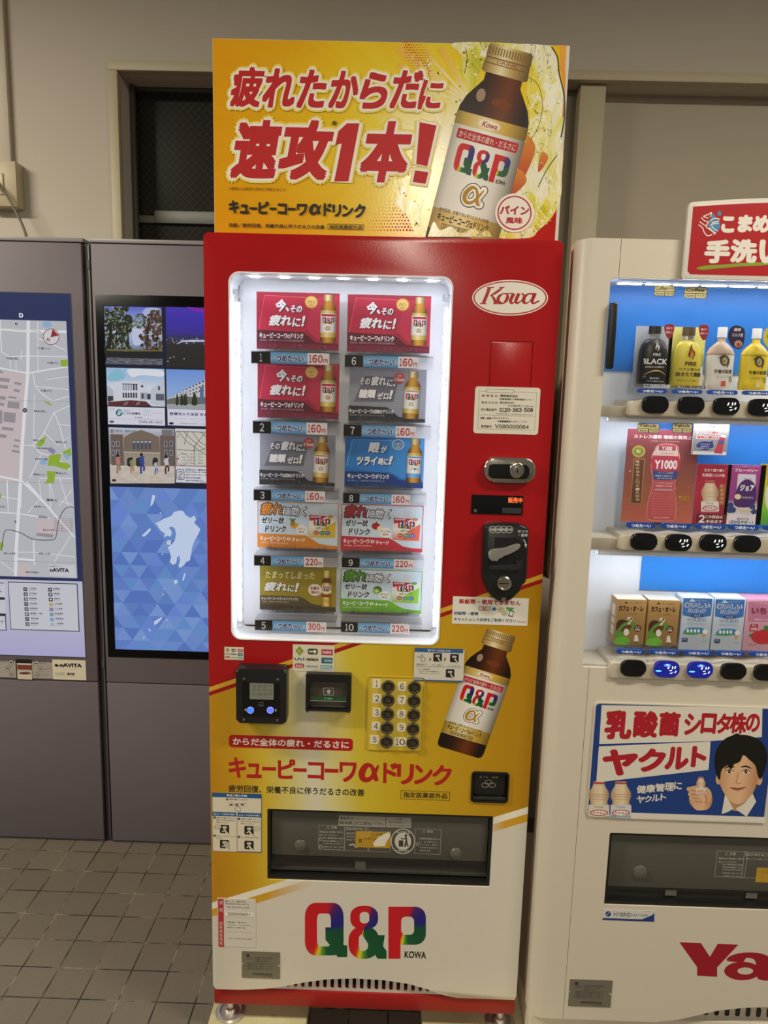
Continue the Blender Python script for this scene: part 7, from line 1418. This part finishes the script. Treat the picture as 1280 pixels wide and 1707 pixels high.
def mroad(m, pts, w, la=4, mat=road, smooth=0):
    n0 = len(b.v); b.m = m; b.stroke(pts, w, mat, la, smooth=smooth)
    for i in range(n0, len(b.v)):
        x, y, z = b.v[i]; (x, z), = clampm([(x, z)]); b.v[i] = (x, y, z)
pink = glow('e4d4d8', 0.62); bld = glow('b4aeb4', 0.55); grn = glow('a4c83c', 0.62); blu = glow('9cc4ec', 0.65); pur = glow('a098c8', 0.6)
mpoly(mk1, [(-300, 490), (160, 520), (140, 1180), (-300, 1200)], pink, 3)
for pts, w in (([(172, 190), (170, 520), (150, 760), (135, 960), (118, 1340)], 20), ([(-200, 235), (160, 262), (420, 268)], 16), ([(-200, 460), (0, 488), (170, 520), (280, 500), (420, 480)], 9), ([(-200, 1130), (0, 1150), (130, 1175), (200, 1240), (300, 1340)], 12), ([(0, 190), (10, 390), (60, 420), (170, 415), (420, 420)], 6), ([(60, 440), (65, 490)], 4), ([(98, 440), (98, 500)], 4), ([(130, 380), (130, 440)], 4), ([(230, 190), (232, 520)], 4), ([(240, 310), (400, 380)], 5), ([(200, 520), (215, 600), (250, 640), (320, 690), (440, 660)], 5), ([(210, 650), (205, 960)], 4), ([(140, 960), (200, 960), (260, 900), (330, 760), (440, 720)], 5), ([(330, 760), (360, 830), (400, 980)], 5), ([(200, 960), (250, 1010), (340, 1030), (430, 1110)], 6), ([(180, 1160), (250, 1020)], 5), ([(240, 1160), (440, 1160)], 4), ([(350, 830), (440, 840)], 4), ([(280, 560), (420, 540)], 4), ([(220, 600), (420, 620)], 4), ([(340, 1030), (420, 980)], 5), ([(270, 880), (350, 960), (440, 900)], 4), ([(300, 1190), (310, 1340)], 4), ([(360, 1150), (420, 1340)], 4), ([(40, 1180), (50, 1340)], 4), ([(0, 1270), (120, 1290)], 4)):
    mroad(mk1, pts, w, 4)
mroad(mk1, [(0, 245), (160, 258)], 4, 5, glow('c8d4a0', 0.65)); mroad(mk1, [(190, 262), (250, 265)], 4, 5, glow('c8d4a0', 0.65))
for u, v, w_, h_ in ((-10, 500, 30, 14), (-20, 545, 80, 22), (-20, 588, 70, 20), (90, 572, 42, 14), (86, 614, 36, 16), (-20, 655, 56, 20), (54, 658, 48, 12), (-20, 695, 48, 18), (48, 690, 72, 40), (24, 755, 72, 60), (-30, 740, 46, 80), (12, 846, 72, 18), (-20, 888, 62, 20), (90, 920, 34, 12), (82, 955, 34, 12), (74, 985, 46, 14)):
    mpoly(mk1, [(u, v), (u + w_, v + 8), (u + w_ - 3, v + h_ + 8), (u - 3, v + h_)], bld, 5)
mpoly(mk1, [(368, 440), (430, 438), (430, 480), (372, 480)], grn, 5); mpoly(mk1, [(220, 950), (282, 900), (270, 950), (240, 972)], grn, 5); mpoly(mk1, spline([(266, 690), (318, 708), (300, 714)], 2, True), grn, 5); mpoly(mk1, [(300, 1020), (372, 1010), (365, 1060), (420, 1070), (432, 1090), (405, 1108), (330, 1085), (290, 1085)], grn, 5); mpoly(mk1, [(380, 1000), (430, 975), (440, 1020), (400, 1040)], grn, 5); mpoly(mk1, [(284, 1115), (340, 1118), (330, 1190), (270, 1195), (290, 1165)], grn, 5)
mpoly(mk1, [(290, 990), (310, 968), (342, 995), (325, 1015)], pur, 6); mpoly(mk1, [(245, 1055), (270, 1042), (290, 1062), (275, 1080), (248, 1075)], blu, 6); mpoly(mk1, [(388, 1015), (418, 1010), (424, 1040), (398, 1048)], blu, 6); mpoly(mk1, [(262, 205), (308, 205), (318, 222), (304, 242), (264, 240)], blu, 6)
b.m = mk1; rc = glow('a82838', 0.6)
b.ell(312, 298, 50, 50, rc, 6, 32); b.ell(312, 298, 46, 46, glow('e8e8ec', 0.65), 7, 32); b.poly([(308, 302), (322, 250), (358, 290)], rc, 8); b.text('N', 286, 304, 304, 326, rc, 8, bold=.04)
kx = glow('34343c', 0.5)
for s_, u0, v0, u1, v1 in (('小倉(一)', 228, 360, 302, 378), ('大和町(西)', 36, 422, 110, 440), ('小倉(七)', 286, 448, 356, 466), ('小倉(六)', 244, 618, 314, 636), ('岡本(四)', 208, 744, 278, 762), ('岡本(三)', 202, 922, 262, 938), ('岡本(五)', 340, 932, 410, 950), ('岡本(二)', 206, 1130, 276, 1148), ('岡本(六)', 340, 1122, 410, 1140), ('岡本(七)', 286, 1286, 354, 1304), ('駐在所', 92, 212, 110, 228), ('市民図書館', 216, 972, 300, 984), ('岡本公園', 216, 1036, 290, 1050)): b.text(s_, u0, v0, u1, v1, kx, 8, bold=.02, n=4)
b.ell(152, 746, 14, 14, kx, 8, 16); b.text('31', 144, 738, 160, 754, mapw, 9); b.ell(98, 218, 5, 5, kx, 8, 8)
mroad(mk1, [(-100, 686), (430, 692)], 2, 9, glow('b8b8c0', 0.5)); mroad(mk1, [(-100, 1182), (440, 1190)], 2, 9, glow('b8b8c0', 0.5))
for pts, w in (([(125, 0), (115, 160), (98, 440), (96, 590)], 20), ([(160, 10), (340, 220), (460, 350)], 12), ([(-100, 190), (110, 205), (330, 240)], 7), ([(45, 0), (50, 200)], 4), ([(240, 0), (250, 110), (170, 200)], 4), ([(100, 480), (210, 490)], 12), ([(205, 370), (210, 520)], 7), ([(100, 440), (210, 440)], 4), ([(300, 0), (330, 120), (440, 150)], 4), ([(330, 500), (440, 330)], 4), ([(210, 440), (460, 470)], 4), ([(440, 60), (360, 160)], 4), ([(0, 490), (60, 540), (90, 560)], 4)): mroad(mk2, pts, w, 4)
mroad(mk2, [(460, 170), (405, 170), (360, 240), (340, 350), (300, 366), (200, 360), (120, 320), (40, 305), (20, 350), (10, 430)], 5, 6, glow('5c6478', 0.55), 4)
mpoly(mk2, [(220, 250), (330, 230), (350, 340), (330, 352), (220, 335)], pink, 5); mpoly(mk2, [(222, 322), (330, 332), (320, 352), (222, 340)], bld, 6); mpoly(mk2, [(106, 520), (150, 512), (192, 530), (190, 600), (104, 600)], pink, 5); mpoly(mk2, [(-20, 390), (18, 376), (24, 400), (0, 436), (-20, 430)], grn, 5); mpoly(mk2, [(-10, 90), (8, 84), (8, 110), (-10, 115)], grn, 5); mpoly(mk2, [(236, 215), (290, 222), (288, 236), (234, 230)], bld, 6)
b.m = mk2
for i in range(7): b.text('工事に伴う通行止めのご案内', 328, 232 + i * 12.5, 446, 241 + i * 12.5, glow('b04850', 0.6), 8, bold=.02, n=4)
for s_, u0, v0, u1, v1 in (('岡本(七)', 286, 114, 354, 132), ('岡本(一)', 208, 156, 280, 172), ('昇町(五)', -30, 156, 34, 172), ('桜ヶ丘(四)', 24, 440, 98, 458), ('紅葉ヶ丘(西)', 236, 442, 308, 458), ('春日北小学校', 262, 298, 332, 312), ('福岡女学院看護大', 156, 556, 238, 570), ('公園', 84, 246, 100, 264)): b.text(s_, u0, v0, u1, v1, kx, 8, bold=.02, n=4)
b.rect(300, 515, 462, 596, glow('e4e4ec', 0.64), 9); b.text('nAVITA', 304, 536, 422, 564, glow('20242c', 0.5), 10, bold=.05); b.text('地域案内サイン', 304, 522, 382, 533, kx, 10); b.text('この地図は許可を得て使用しています', 304, 576, 458, 582, kx, 10); b.text('無断複製を禁じます', 306, 586, 430, 593, kx, 10)
mroad(mk2, [(-100, 490), (470, 505)], 2, 9, glow('b8b8c0', 0.5))
# legend boxes
m6 = crop(0, 950, 0.1484, KY - 0.001); b.m = m6; lk = glow('2c3444', 0.5); lw_ = glow('e0e0ec', 0.64)
b.rect(88, 130, 895, 695, lk, 3); b.rect(96, 140, 884, 686, lw_, 4); b.rect(-500, 128, 76, 682, lk, 3)
for v0, v1 in ((136, 308), (320, 490), (502, 674)): b.rect(-500, v0, 66, v1, lw_, 4)
b.text('ー', -6, 236, 18, 246, lk, 5); b.text('場', 4, 566, 38, 596, lk, 5)
for i in range(8):
    v = 196 + i * 56; u = 262 + i * 3.5; b.rect(u, v, u + 46, v + 42, glow('24262c', 0.4), 5); b.ell(u + 23, v + 22, 14, 10 + (i % 3) * 3, lw_, 6, 12); b.rect(u + 17, v + 18, u + 29, v + 30, glow('24262c', 0.4), 7)
    b.text(('公共施設', '文化施設', '教育施設', '宿泊施設', '商業施設', '警察署・交番', '消防署', '郵便局')[i], u + 60, v + 2, u + (195 if i == 5 else 148), v + 24, lk, 5, bold=.02, n=4); b.text('Facilities', u + 62, v + 28, u + 130, v + 40, glow('8c8c98', 0.5), 5)
    u2 = 541 + i * 3.5; cols = ('24262c', '24262c', '24262c', 'e0bc78', '9c94cc', '84b8bc', '94bce8', 'c8d0dc'); b.rect(u2, v + 4, u2 + 46, v + 46, glow(cols[i], 0.6 if i > 2 else 0.4), 5)
    if i < 3: b.ell(u2 + 23, v + 24, 13, 13, lw_, 6, 4 + i * 2)
    b.text(('駐車場', '病院', '神社', '公共施設', '文化施設', '教育施設', '商業施設', '一般建物')[i], u2 + 58, v + 4, u2 + (130 if i < 3 else 150), v + 26, lk, 5, bold=.02, n=4); b.text('Building', u2 + 62, v + 30, u2 + 130, v + 42, glow('8c8c98', 0.5), 5)
b.build('map_panel', kl)
# strip with the phone picture below the map
b = MB(m6, KY); (xa, za), (xb, zb_) = P(-200, 1094.5, KY), P(143, 1135, KY); b.box(xl_, xb, KY - 0.001, KY + 0.002, zb_ + 0.004, za - 0.002, ink('a8a59c', 0.4)); b.Y = KY - 0.001; kq = ink('1c1c1e')
b.rect(586, 1005, 970, 1240, ink('e0dcc4', 0.4), 1); b.text('e-nAVITA', 612, 1044, 922, 1098, kq, 2, bold=.06); b.text('イ ー ナ ビ タ', 690, 1106, 862, 1120, kq, 2); b.frame(620, 1152, 836, 1184, 3, kq, 2); b.rect(758, 1156, 836, 1184, kq, 3); b.text('イーナビタ', 634, 1158, 720, 1178, kq, 3); b.text('検索', 775, 1160, 822, 1180, ink('e0dcc4'), 4); b.text('https://www.e-navita.jp', 620, 1192, 838, 1206, kq, 2)
b.rect(172, 1002, 368, 1236, kq, 2, 0.003); b.rect(188, 1046, 362, 1232, ink('d4cdb4'), 3); b.rect(192, 1064, 360, 1124, ink('7c3c38'), 4); b.rect(192, 1124, 360, 1140, ink('b8b0a4'), 4); b.ell(280, 1160, 70, 14, ink('5c3c38'), 4)
for u, v in ((124, 1040), (90, 1106), (134, 1172), (408, 1048), (454, 1112), (416, 1180)): b.ell(u, v, 30, 30, kq, 2, 20); b.ell(u, v, 26, 26, ink('b8b4a8'), 3, 20); b.rect(u - 13, v - 6, u + 13, v + 8, kq, 4)
for s_, u0, v0, u1, v1 in (('グルメ', 0, 1020, 80, 1046), ('宿泊', 440, 1036, 512, 1060), ('ヘルス', 490, 1100, 560, 1124), ('ショップ', 452, 1168, 540, 1194)): b.text(s_, u0, v0, u1, v1, ink('6c6a62'), 2)
b.build('web_banner', kl)
# digital screen
b = MB(Map(lambda u, v: P(u, v, KY - 0.002)), KY); (xa, za) = P(158.5, 490, KY); xb = gxr + 0.56 - 0.022; zb_ = P(260, 1097, KY)[1]; b.box(xa, xb, KY - 0.002, KY + 0.004, zb_, za, ink('07080c', 0.16, 0.0, 0.2), 0.001); dsp = b.build('digital_display', kr)
b = MB(crop(160, 490, 0.1933, KY - 0.002), KY - 0.002); s5 = b.m; (xs0, zs1) = P(172.5, 508.5, KY - 0.002); xs1 = xb - (xs0 - xa); zs0 = P(260, 1084, KY - 0.002)[1]; E_ = 0.75
b.flat([(xs0, zs0), (xs1, zs0), (xs1, zs1), (xs0, zs1)], glow('151c38', 0.7), 1)
# park photo
b.rect(70, 105, 575, 612, grad([(0, '4a4c54'), (0.18, '3a3c40'), (0.22, '5a5c50'), (0.35, '8ea4d8'), (0.6, 'c0cce8'), (0.8, '8498e0'), (1, '5468d0')], 1, E_), 2)
b.poly(spline([(400, 160), (440, 120), (540, 124), (560, 170), (500, 190), (430, 196)], 4, True), glow('b4bcec', 0.75), 3); b.poly(spline([(310, 330), (360, 290), (410, 330), (400, 420), (330, 440)], 4, True), glow('c8d0ec', 0.75), 3)
def foliage(n, inside, cols, la, r0, r1):
    k_ = 0
    while k_ < n:
        u, v = rnd.uniform(74, 572), rnd.uniform(110, 500)
        if not inside(u, v): continue
        k_ += 1; r_ = rnd.uniform(r0, r1); b.ell(min(max(u, 72 + r_), 573 - r_), max(v, 107 + r_), r_, r_ * rnd.uniform(0.6, 1.1), glow(rnd.choice(cols), 0.65), la + (k_ % 3), 7, rnd.uniform(0, 3))
tl_ = lambda u, v: u < 300 - max(0, (v - 330)) * 0.1 + 22 * math.sin(v * 0.03); tm_ = lambda u, v: (u - 375) ** 2 / 62 ** 2 + (v - 232) ** 2 / 62 ** 2 < 1; tr_ = lambda u, v: u > 390 + max(0, 300 - v) * 0.5 + 16 * math.sin(v * 0.05) and v > 140
foliage(200, tl_, ('20261a', '2c3422', '3c4830', '20261a'), 3, 12, 24); foliage(240, tl_, ('4c5a3c', '66744e', '8a9874', '2a3222', 'a8b09c'), 6, 4, 9); foliage(90, tm_, ('3c4830', '56644a', '7c8a74', '9aa8a0'), 4, 5, 12)
foliage(120, tr_, ('3a2c22', '4c3a2c', '5c4a38'), 4, 10, 22); foliage(190, tr_, ('8a6248', 'a0785c', '6c5040', 'b89880', '5c5440', '7c7460'), 7, 3, 8)
for p_, w_ in (([(90, 612), (110, 480), (128, 360), (120, 250)], 30), ([(170, 480), (180, 360), (172, 240)], 9), ([(275, 480), (280, 380), (262, 260)], 10), ([(440, 490), (446, 380), (452, 250)], 12), ([(520, 490), (530, 340)], 9), ([(130, 370), (200, 340), (300, 345)], 6)): b.stroke(p_, w_, glow('26221e', 0.6), 10, smooth=3)
b.rect(96, 480, 575, 496, glow('7c7848', 0.6), 11); b.poly([(84, 496), (575, 496), (575, 560), (90, 548)], glow('20222a', 0.6), 12); b.poly([(96, 548), (575, 560), (575, 614), (84, 604)], blotch([(0.35, '3c4048'), (0.5, '585c68'), (0.62, '8c90a0')], 9, 0.65, key='path'), 12)
# night view
b.rect(600, 112, 1200, 648, grad([(0, '0c0c12'), (0.38, '14141c'), (0.40, '1c2438'), (0.50, '1c2050'), (0.58, '2a1c90'), (0.8, '2c1ca8'), (1, '3a20b0')], 1, 0.8), 2); b.poly(spline([(780, 112), (860, 118), (1000, 124), (1000, 160), (900, 158), (820, 140)], 3, True), glow('8028b8', 0.7), 3); b.stroke([(700, 432), (740, 408), (860, 404), (1100, 410)], [4, 14, 18, 10], glow('d0d4f0', 0.7), 3)
for i in range(46): b.ell(rnd.uniform(610, 1150), rnd.uniform(376, 432), rnd.uniform(2, 6), rnd.uniform(2, 5), glow(rnd.choice(('e8e8ff', 'a8b4e0', 'f0e8d0')), 0.8), 4, 7)
for u, v in ((640, 552), (672, 542), (760, 560), (620, 580)): b.ell(u, v, 10, 5, glow('b0a890', 0.6), 4, 8)
# clinic advert
b.rect(88, 634, 596, 972, grad([(0, 'd8e0ec'), (0.4, 'e4e8f2'), (0.7, 'b8cce8'), (1, '9cc0e4')], 1, E_), 2); b.poly(spline([(104, 700), (180, 652), (250, 690), (230, 740), (112, 752)], 4, True), glow('8cc4dc', 0.75), 3); b.poly(spline([(270, 652), (420, 648), (570, 660), (574, 712), (400, 700), (310, 716)], 4, True), glow('e8ecf4', 0.75), 3)
wb_ = glow('dce0ea', 0.72); b.poly([(150, 760), (370, 750), (470, 840), (480, 960), (150, 930)], wb_, 4); b.poly([(470, 820), (590, 744), (594, 972), (470, 950)], glow('ccd2de', 0.72), 5); b.poly([(92, 780), (150, 830), (150, 920), (100, 920)], glow('c0c8d4', 0.7), 5); b.poly([(100, 880), (150, 880), (150, 920), (104, 930)], glow('3c4048', 0.5), 6)
dg = glow('4a5260', 0.5)
for i in range(6): b.rect(230 + i * 22, 778, 246 + i * 22, 832, glow('a8b4c4', 0.6) if i < 4 else dg, 6); b.rect(230 + i * 22, 852, 246 + i * 22, 896, dg, 6)
b.rect(226, 774, 362, 780, dg, 7); b.rect(388, 786, 408, 806, dg, 6); b.rect(440, 860, 472, 910, dg, 6); b.rect(516, 860, 590, 920, glow('6c7480', 0.55), 6); b.rect(535, 795, 552, 830, dg, 6); b.rect(380, 850, 440, 912, glow('b4bcc8', 0.65), 6); b.ell(402, 880, 10, 26, glow('58604c', 0.5), 7)
b.poly([(104, 930), (300, 916), (430, 926), (480, 968), (104, 968)], glow('6a3438', 0.6), 6); 
for u in (240, 256, 345, 360): b.stroke([(u, 958), (u + 22, 930)], 4, glow('c8c4cc', 0.6), 7)
b.rect(100, 970, 596, 1136, glow('e2e2f0', 0.72), 6); b.ell(200, 1025, 30, 30, glow('2c7884', 0.6), 7, 24); b.ell(206, 1018, 20, 14, glow('a8d8dc', 0.7), 8, 18); b.ell(196, 1036, 14, 7, glow('e2e2f0', 0.7), 9, 14)
for s_, u0, v0, u1, v1, bo in (('医療法人', 238, 1000, 302, 1012, 0), ('こうだ皮膚科', 238, 1018, 386, 1042, .04), ('診 療 時 間', 408, 1004, 466, 1014, 0), ('月〜金 9:00〜12:30 14:00〜18:00', 408, 1020, 566, 1032, 0), ('休診日 日・祝', 408, 1038, 480, 1048, 0), ('第一駐車場', 334, 1060, 398, 1072, .02), ('皮膚科', 124, 988, 160, 998, 0), ('✆092-581-1013', 370, 1090, 570, 1120, .01)): b.text(s_, u0, v0, u1, v1, glow('30343c', 0.5), 7, bold=bo, n=4)
b.rect(108, 1080, 590, 1082, glow('a8a8b4', 0.6), 7); b.ell(136, 1102, 20, 11, glow('30343c', 0.5), 7); b.text('E-2', 126, 1097, 146, 1107, glow('e2e2f0', .7), 8)
# hospital advert
b.rect(604, 648, 1200, 990, grad([(0, '9cb4dc'), (0.4, '90b0e8'), (1, '6c98e0')], 1, E_), 2); b.poly([(620, 900), (940, 740), (1010, 705), (1010, 996), (620, 996)], glow('d0d4da', 0.68), 3); b.poly([(612, 910), (750, 880), (840, 890), (1010, 890), (1010, 996), (612, 994)], glow('7c7c70', 0.6), 4); b.poly([(612, 950), (1000, 950), (1000, 996), (612, 994)], glow('b0b4bc', 0.65), 5)
for j in range(3):
    for i in range(12):
        t_ = i / 12; u = 640 + 330 * t_; v = 886 - 166 * t_ + j * (12 + 30 * t_); b.rect(u, v, u + 8 + 9 * t_, v + 5 + 13 * t_, glow('4c5468', 0.5), 5)
for u, w_ in ((740, 16), (770, 20), (850, 26), (700, 14)): b.poly(spline([(u - w_, 950), (u, 870 - w_), (u + w_, 950)], 3, True), glow('34402c', 0.55), 6)
b.rect(896, 800, 930, 950, glow('6c7cac', 0.6), 6); b.rect(616, 992, 1200, 1148, glow('e2e2f0', 0.72), 6)
b.text('医療法人十全会 おおりん病院', 636, 1018, 1110, 1058, glow('34348c', 0.55), 7, bold=.03, n=4); b.text('内科・循環器科・心臓外科・消化器内科・呼吸器科・整形外科', 670, 1074, 1140, 1090, glow('30343c', 0.5), 7); b.text('大野城市白木原 1-1-3-8 TEL 092-581', 716, 1112, 1060, 1130, glow('30343c', 0.5), 7); b.ell(650, 1116, 20, 11, glow('30343c', 0.5), 7)
# school advert
b.rect(108, 1150, 680, 1632, grad([(0, 'c8bcb4'), (0.3, 'd8ccc0'), (0.34, '8c8078'), (0.85, 'a8a4a8'), (1, 'c4ccdc')], 1, E_), 2); br = glow('877668', 0.62); b.poly([(240, 1370), (240, 1240), (300, 1200), (390, 1172), (480, 1204), (545, 1236), (556, 1480), (240, 1480)], br, 3); b.rect(124, 1210, 240, 1480, glow('7c6860', 0.6), 3); b.rect(550, 1220, 680, 1486, glow('7c6a64', 0.6), 3); b.rect(566, 1168, 664, 1225, glow('8c8488', 0.6), 3)
b.rect(240, 1362, 556, 1380, glow('c0b4a4', 0.65), 4); b.rect(242, 1380, 556, 1490, glow('b0a494', 0.62), 4)
for i in range(5): b.rect(316 + i * 34, 1262, 340 + i * 34, 1340, glow('586078', 0.55), 5); b.rect(318 + i * 34, 1268, 338 + i * 34, 1282, glow('c0c8d8', 0.65), 6)
for u in (268, 345, 488): b.poly(rr(u, u + 46, 1410, 1490, 22, 5), glow('3c3834', 0.45), 6)
for u in (136, 176, 588, 636):
    for v in (1268, 1345): b.rect(u, v, u + 26, v + 48, glow('c4ccd4', 0.62), 5); b.rect(u + 4, v + 4, u + 22, v + 44, glow('505864', 0.5), 6)
b.poly([(120, 1490), (680, 1494), (680, 1634), (126, 1634)], blotch([(0.35, 'c4b8ac'), (0.6, 'dccfc4')], 6, 0.7, key='plaza'), 5)
def figure(u, v, h_, top_c, low_c, lean):
    b.ell(u, v, 0.08 * h_, 0.1 * h_, glow('302420', 0.5), 8, 12); b.stroke([(u, v + 0.1 * h_), (u + lean * 0.3, v + 0.5 * h_)], [0.2 * h_, 0.24 * h_], top_c, 8); b.stroke([(u - 0.14 * h_, v + 0.3 * h_), (u, v + 0.18 * h_), (u + 0.16 * h_, v + 0.08 * h_)], 0.07 * h_, top_c, 8)
    b.stroke([(u + lean * 0.3, v + 0.48 * h_), (u - lean * 0.2, v + 0.72 * h_), (u - lean * 0.1, v + h_)], 0.1 * h_, low_c, 7); b.stroke([(u + lean * 0.3, v + 0.48 * h_), (u + lean * 0.9, v + 0.66 * h_), (u + lean * 0.8, v + 0.86 * h_)], 0.1 * h_, low_c, 7)
figure(188, 1392, 155, glow('c88c88', 0.6), glow('a89078', 0.55), 20); figure(306, 1420, 125, glow('98a070', 0.6), glow('c08c5c', 0.6), 20); figure(392, 1386, 165, glow('3450a8', 0.6), glow('3048a0', 0.6), 26); figure(514, 1444, 112, glow('c4ccd8', 0.65), glow('5c80b8', 0.6), 18); figure(604, 1402, 150, glow('d8d8dc', 0.65), glow('603444', 0.55), 26)
b.text('学校法人 福岡女学院', 160, 1170, 352, 1196, glow('58709c', 0.6), 6, bold=.02, n=4); b.rect(124, 1166, 152, 1198, glow('a88888', 0.6), 6); b.ell(156, 1607, 20, 11, glow('30343c', 0.5), 7)
b.rect(680, 1160, 1200, 1640, glow('dedee6', 0.72), 6); b.rect(684, 1182, 1100, 1494, glow('8c3c50', 0.5), 7, 0.004); b.rect(690, 1188, 1100, 1488, glow('d8d4c8', 0.7), 8, 0.003)
for p_ in ([(712, 1188), (780, 1270), (860, 1330), (1000, 1420)], [(760, 1190), (830, 1260), (940, 1350)], [(830, 1190), (900, 1280), (1000, 1330)], [(900, 1190), (980, 1260)], [(700, 1342), (880, 1352)], [(850, 1300), (852, 1480)], [(790, 1190), (760, 1300)], [(940, 1200), (860, 1300), (840, 1360)], [(880, 1360), (1000, 1300)], [(720, 1210), (700, 1240)]): b.stroke(p_, 4, glow('4c4a48', 0.5), 9)
b.ell(748, 1426, 52, 52, glow('8c4858', 0.5), 9, 30); b.ell(748, 1426, 49, 49, glow('dcd8d0', 0.7), 10, 30); b.ell(708, 1420, 8, 8, glow('b82c3c', 0.6), 11)
for i in range(12): b.text(('駅前', '学院大学', '西鉄', '国道')[i % 4], 740 + (i % 3) * 70, 1376 + (i // 3) * 26, 780 + (i % 3) * 70, 1388 + (i // 3) * 26, glow('3c3c44', 0.5), 11)
b.rect(692, 1510, 764, 1604, glow('4c2c4c', 0.5), 7, 0.006); b.rect(697, 1515, 759, 1599, glow('dcd8e0', 0.7), 8, 0.005); b.stroke([(712, 1540), (728, 1530), (744, 1540), (728, 1560), (712, 1580), (728, 1590), (744, 1580)], 6, glow('4c2c4c', 0.5), 9, smooth=3)
for i, s_ in enumerate(('学校法人 福岡女学院', '福岡女学院大学・短期大学部', '福岡女学院中学校・高等学校', '福岡女学院幼稚園', '福岡女学院看護大学')): b.text(s_, 772, 1506 + i * 24, (1000, 1010, 1010, 900, 920)[i], (1530 if i == 0 else 1522) + i * 24, glow('34343c', 0.5), 7, bold=.02, n=4)
b.text('✆092-575-2971', 896, 1616, 1040, 1636, glow('34343c', 0.5), 7)
# island map on tessellated blue
zk1 = P(183, 811, KY - 0.002)[1]; tri = [glow(c, 0.72) for c in ('6c98dc', '7496dc', '7a9ce0', '648cd4', '6888d8', '5c80d0', '80a4e4', '7092e4')]
hgt = 0.0415; sd = 0.056; r_ = 0; z = zk1
while z > zs0 + 0.001:
    z2 = max(z - hgt, zs0); xk = xs0 - sd + (r_ % 2) * sd / 2; kf = (z - z2) / hgt
    while xk < xs1:
        for up in (0, 1):
            q = [(xk, z), (xk + sd, z), (xk + sd / 2, z - hgt)] if up else [(xk + sd / 2, z - hgt), (xk + sd * 1.5, z - hgt), (xk + sd, z)]
            q = [(min(max(x_, xs0), xs1), max(z_, zs0)) for x_, z_ in q]
            if max(p[0] for p in q) - min(p[0] for p in q) > 1e-4: b.flat(q, rnd.choice(tri), 2)
        xk += sd
    z -= hgt; r_ += 1
b.m = mk2; isl = glow('c8d8f4', 0.8)
b.poly([(1060, 196), (1096, 186), (1118, 190), (1130, 212), (1160, 232), (1186, 216), (1196, 240), (1184, 262), (1204, 280), (1222, 300), (1210, 330), (1186, 370), (1172, 410), (1166, 450), (1158, 490), (1136, 500), (1122, 520), (1096, 538), (1088, 520), (1100, 490), (1096, 462), (1080, 470), (1076, 506), (1056, 518), (1036, 500), (1044, 470), (1036, 440), (1024, 410), (1044, 395), (1066, 370), (1074, 330), (1066, 296), (1050, 284), (1030, 290), (1050, 320), (1040, 346), (1020, 340), (1000, 350), (1006, 326), (984, 312), (966, 290), (950, 262), (978, 250), (996, 236), (1030, 226), (1048, 216)], isl, 5)
for pts in ([(930, 90), (948, 96), (936, 140), (924, 160), (918, 154)], [(970, 200), (984, 196), (984, 208)], [(864, 340), (890, 316), (914, 292), (922, 304), (900, 330), (880, 346)], [(1016, 370), (1044, 366), (1040, 400), (1018, 392)], [(1060, 612), (1080, 608), (1086, 626), (1066, 636)], [(1112, 610), (1124, 566), (1132, 574), (1120, 616)], [(940, 862), (992, 832), (984, 850), (956, 878), (942, 884)], [(906, 905), (920, 912), (914, 928)], [(868, 962), (886, 954), (878, 966)], [(984, 462), (992, 446), (998, 450)], [(988, 700), (996, 690), (998, 704)], [(1010, 852), (1024, 850), (1018, 860)], [(1000, 660), (1008, 656), (1006, 668)]): b.poly(pts, isl, 5)
b.build('screen', dsp)
# ------------------------------------------------------------------ wall outlet, raceway and cord
rx1 = P(9, 100, WY - 0.02)[0]; bx1 = P(27, 300, WY - 0.05)[0]; bz1, bz0 = P(14, 268, WY - 0.05)[1], P(14, 344, WY - 0.05)[1]
beige = ink('b4a888', 0.45)
b = MB(); b.box(rx1 - 0.045, rx1, WY - 0.02, WY - 0.0005, bz1 + 0.0005, CEIL - 0.001, ink('bdb3a0', 0.5), 0.002); tag(b.build('cable_raceway', None, (rx1 - 0.02, WY - 0.01, bz1)), 'cream vertical cable raceway rising along the wall at the left edge', 'cable cover')
t = thing('outlet_box', 'beige outlet box on the wall above the street map cabinet', 'outlet box', (bx1 - 0.05, WY - 0.025, bz0))
b = MB(); b.box(bx1 - 0.11, bx1, WY - 0.05, WY - 0.0005, bz0, bz1, beige, 0.003); b.build('housing', t)
sx_ = P(-4, 305, WY - 0.05)[0]; sz_ = P(-4, 305, WY - 0.05)[1]
b = MB(); b.box(sx_ - 0.02, sx_ + 0.02, WY - 0.055, WY - 0.05, sz_ - 0.035, sz_ + 0.03, ink('c0b494', 0.35), 0.002); b.build('face_plate', t)
cp = [(sx_ + 0.004, WY - 0.056, sz_ + 0.002)]
for (u, v) in ((-1, 312), (8, 322), (18, 337), (28, 356), (36, 372), (42, 388), (44, 398), (44, 406)):
    q = P(u, v, WY - 0.075); cp.append((q[0], WY - 0.075, q[1]))
cp[-1] = (cp[-2][0], WY - 0.09, kzt + 0.019)
b = MB(); b.tube([tuple(p) for p in spline(cp, 5)], 0.0042, ink('6d6656', 0.5)); tag(b.build('power_cord', None, cp[0]), 'thin grey brown cord hanging from the outlet box to the cabinet top', 'cord')

# ------------------------------------------------------------------ tidy
for o in bpy.data.objects:
    if '_o' in o: del o['_o']
bpy.context.view_layer.update()
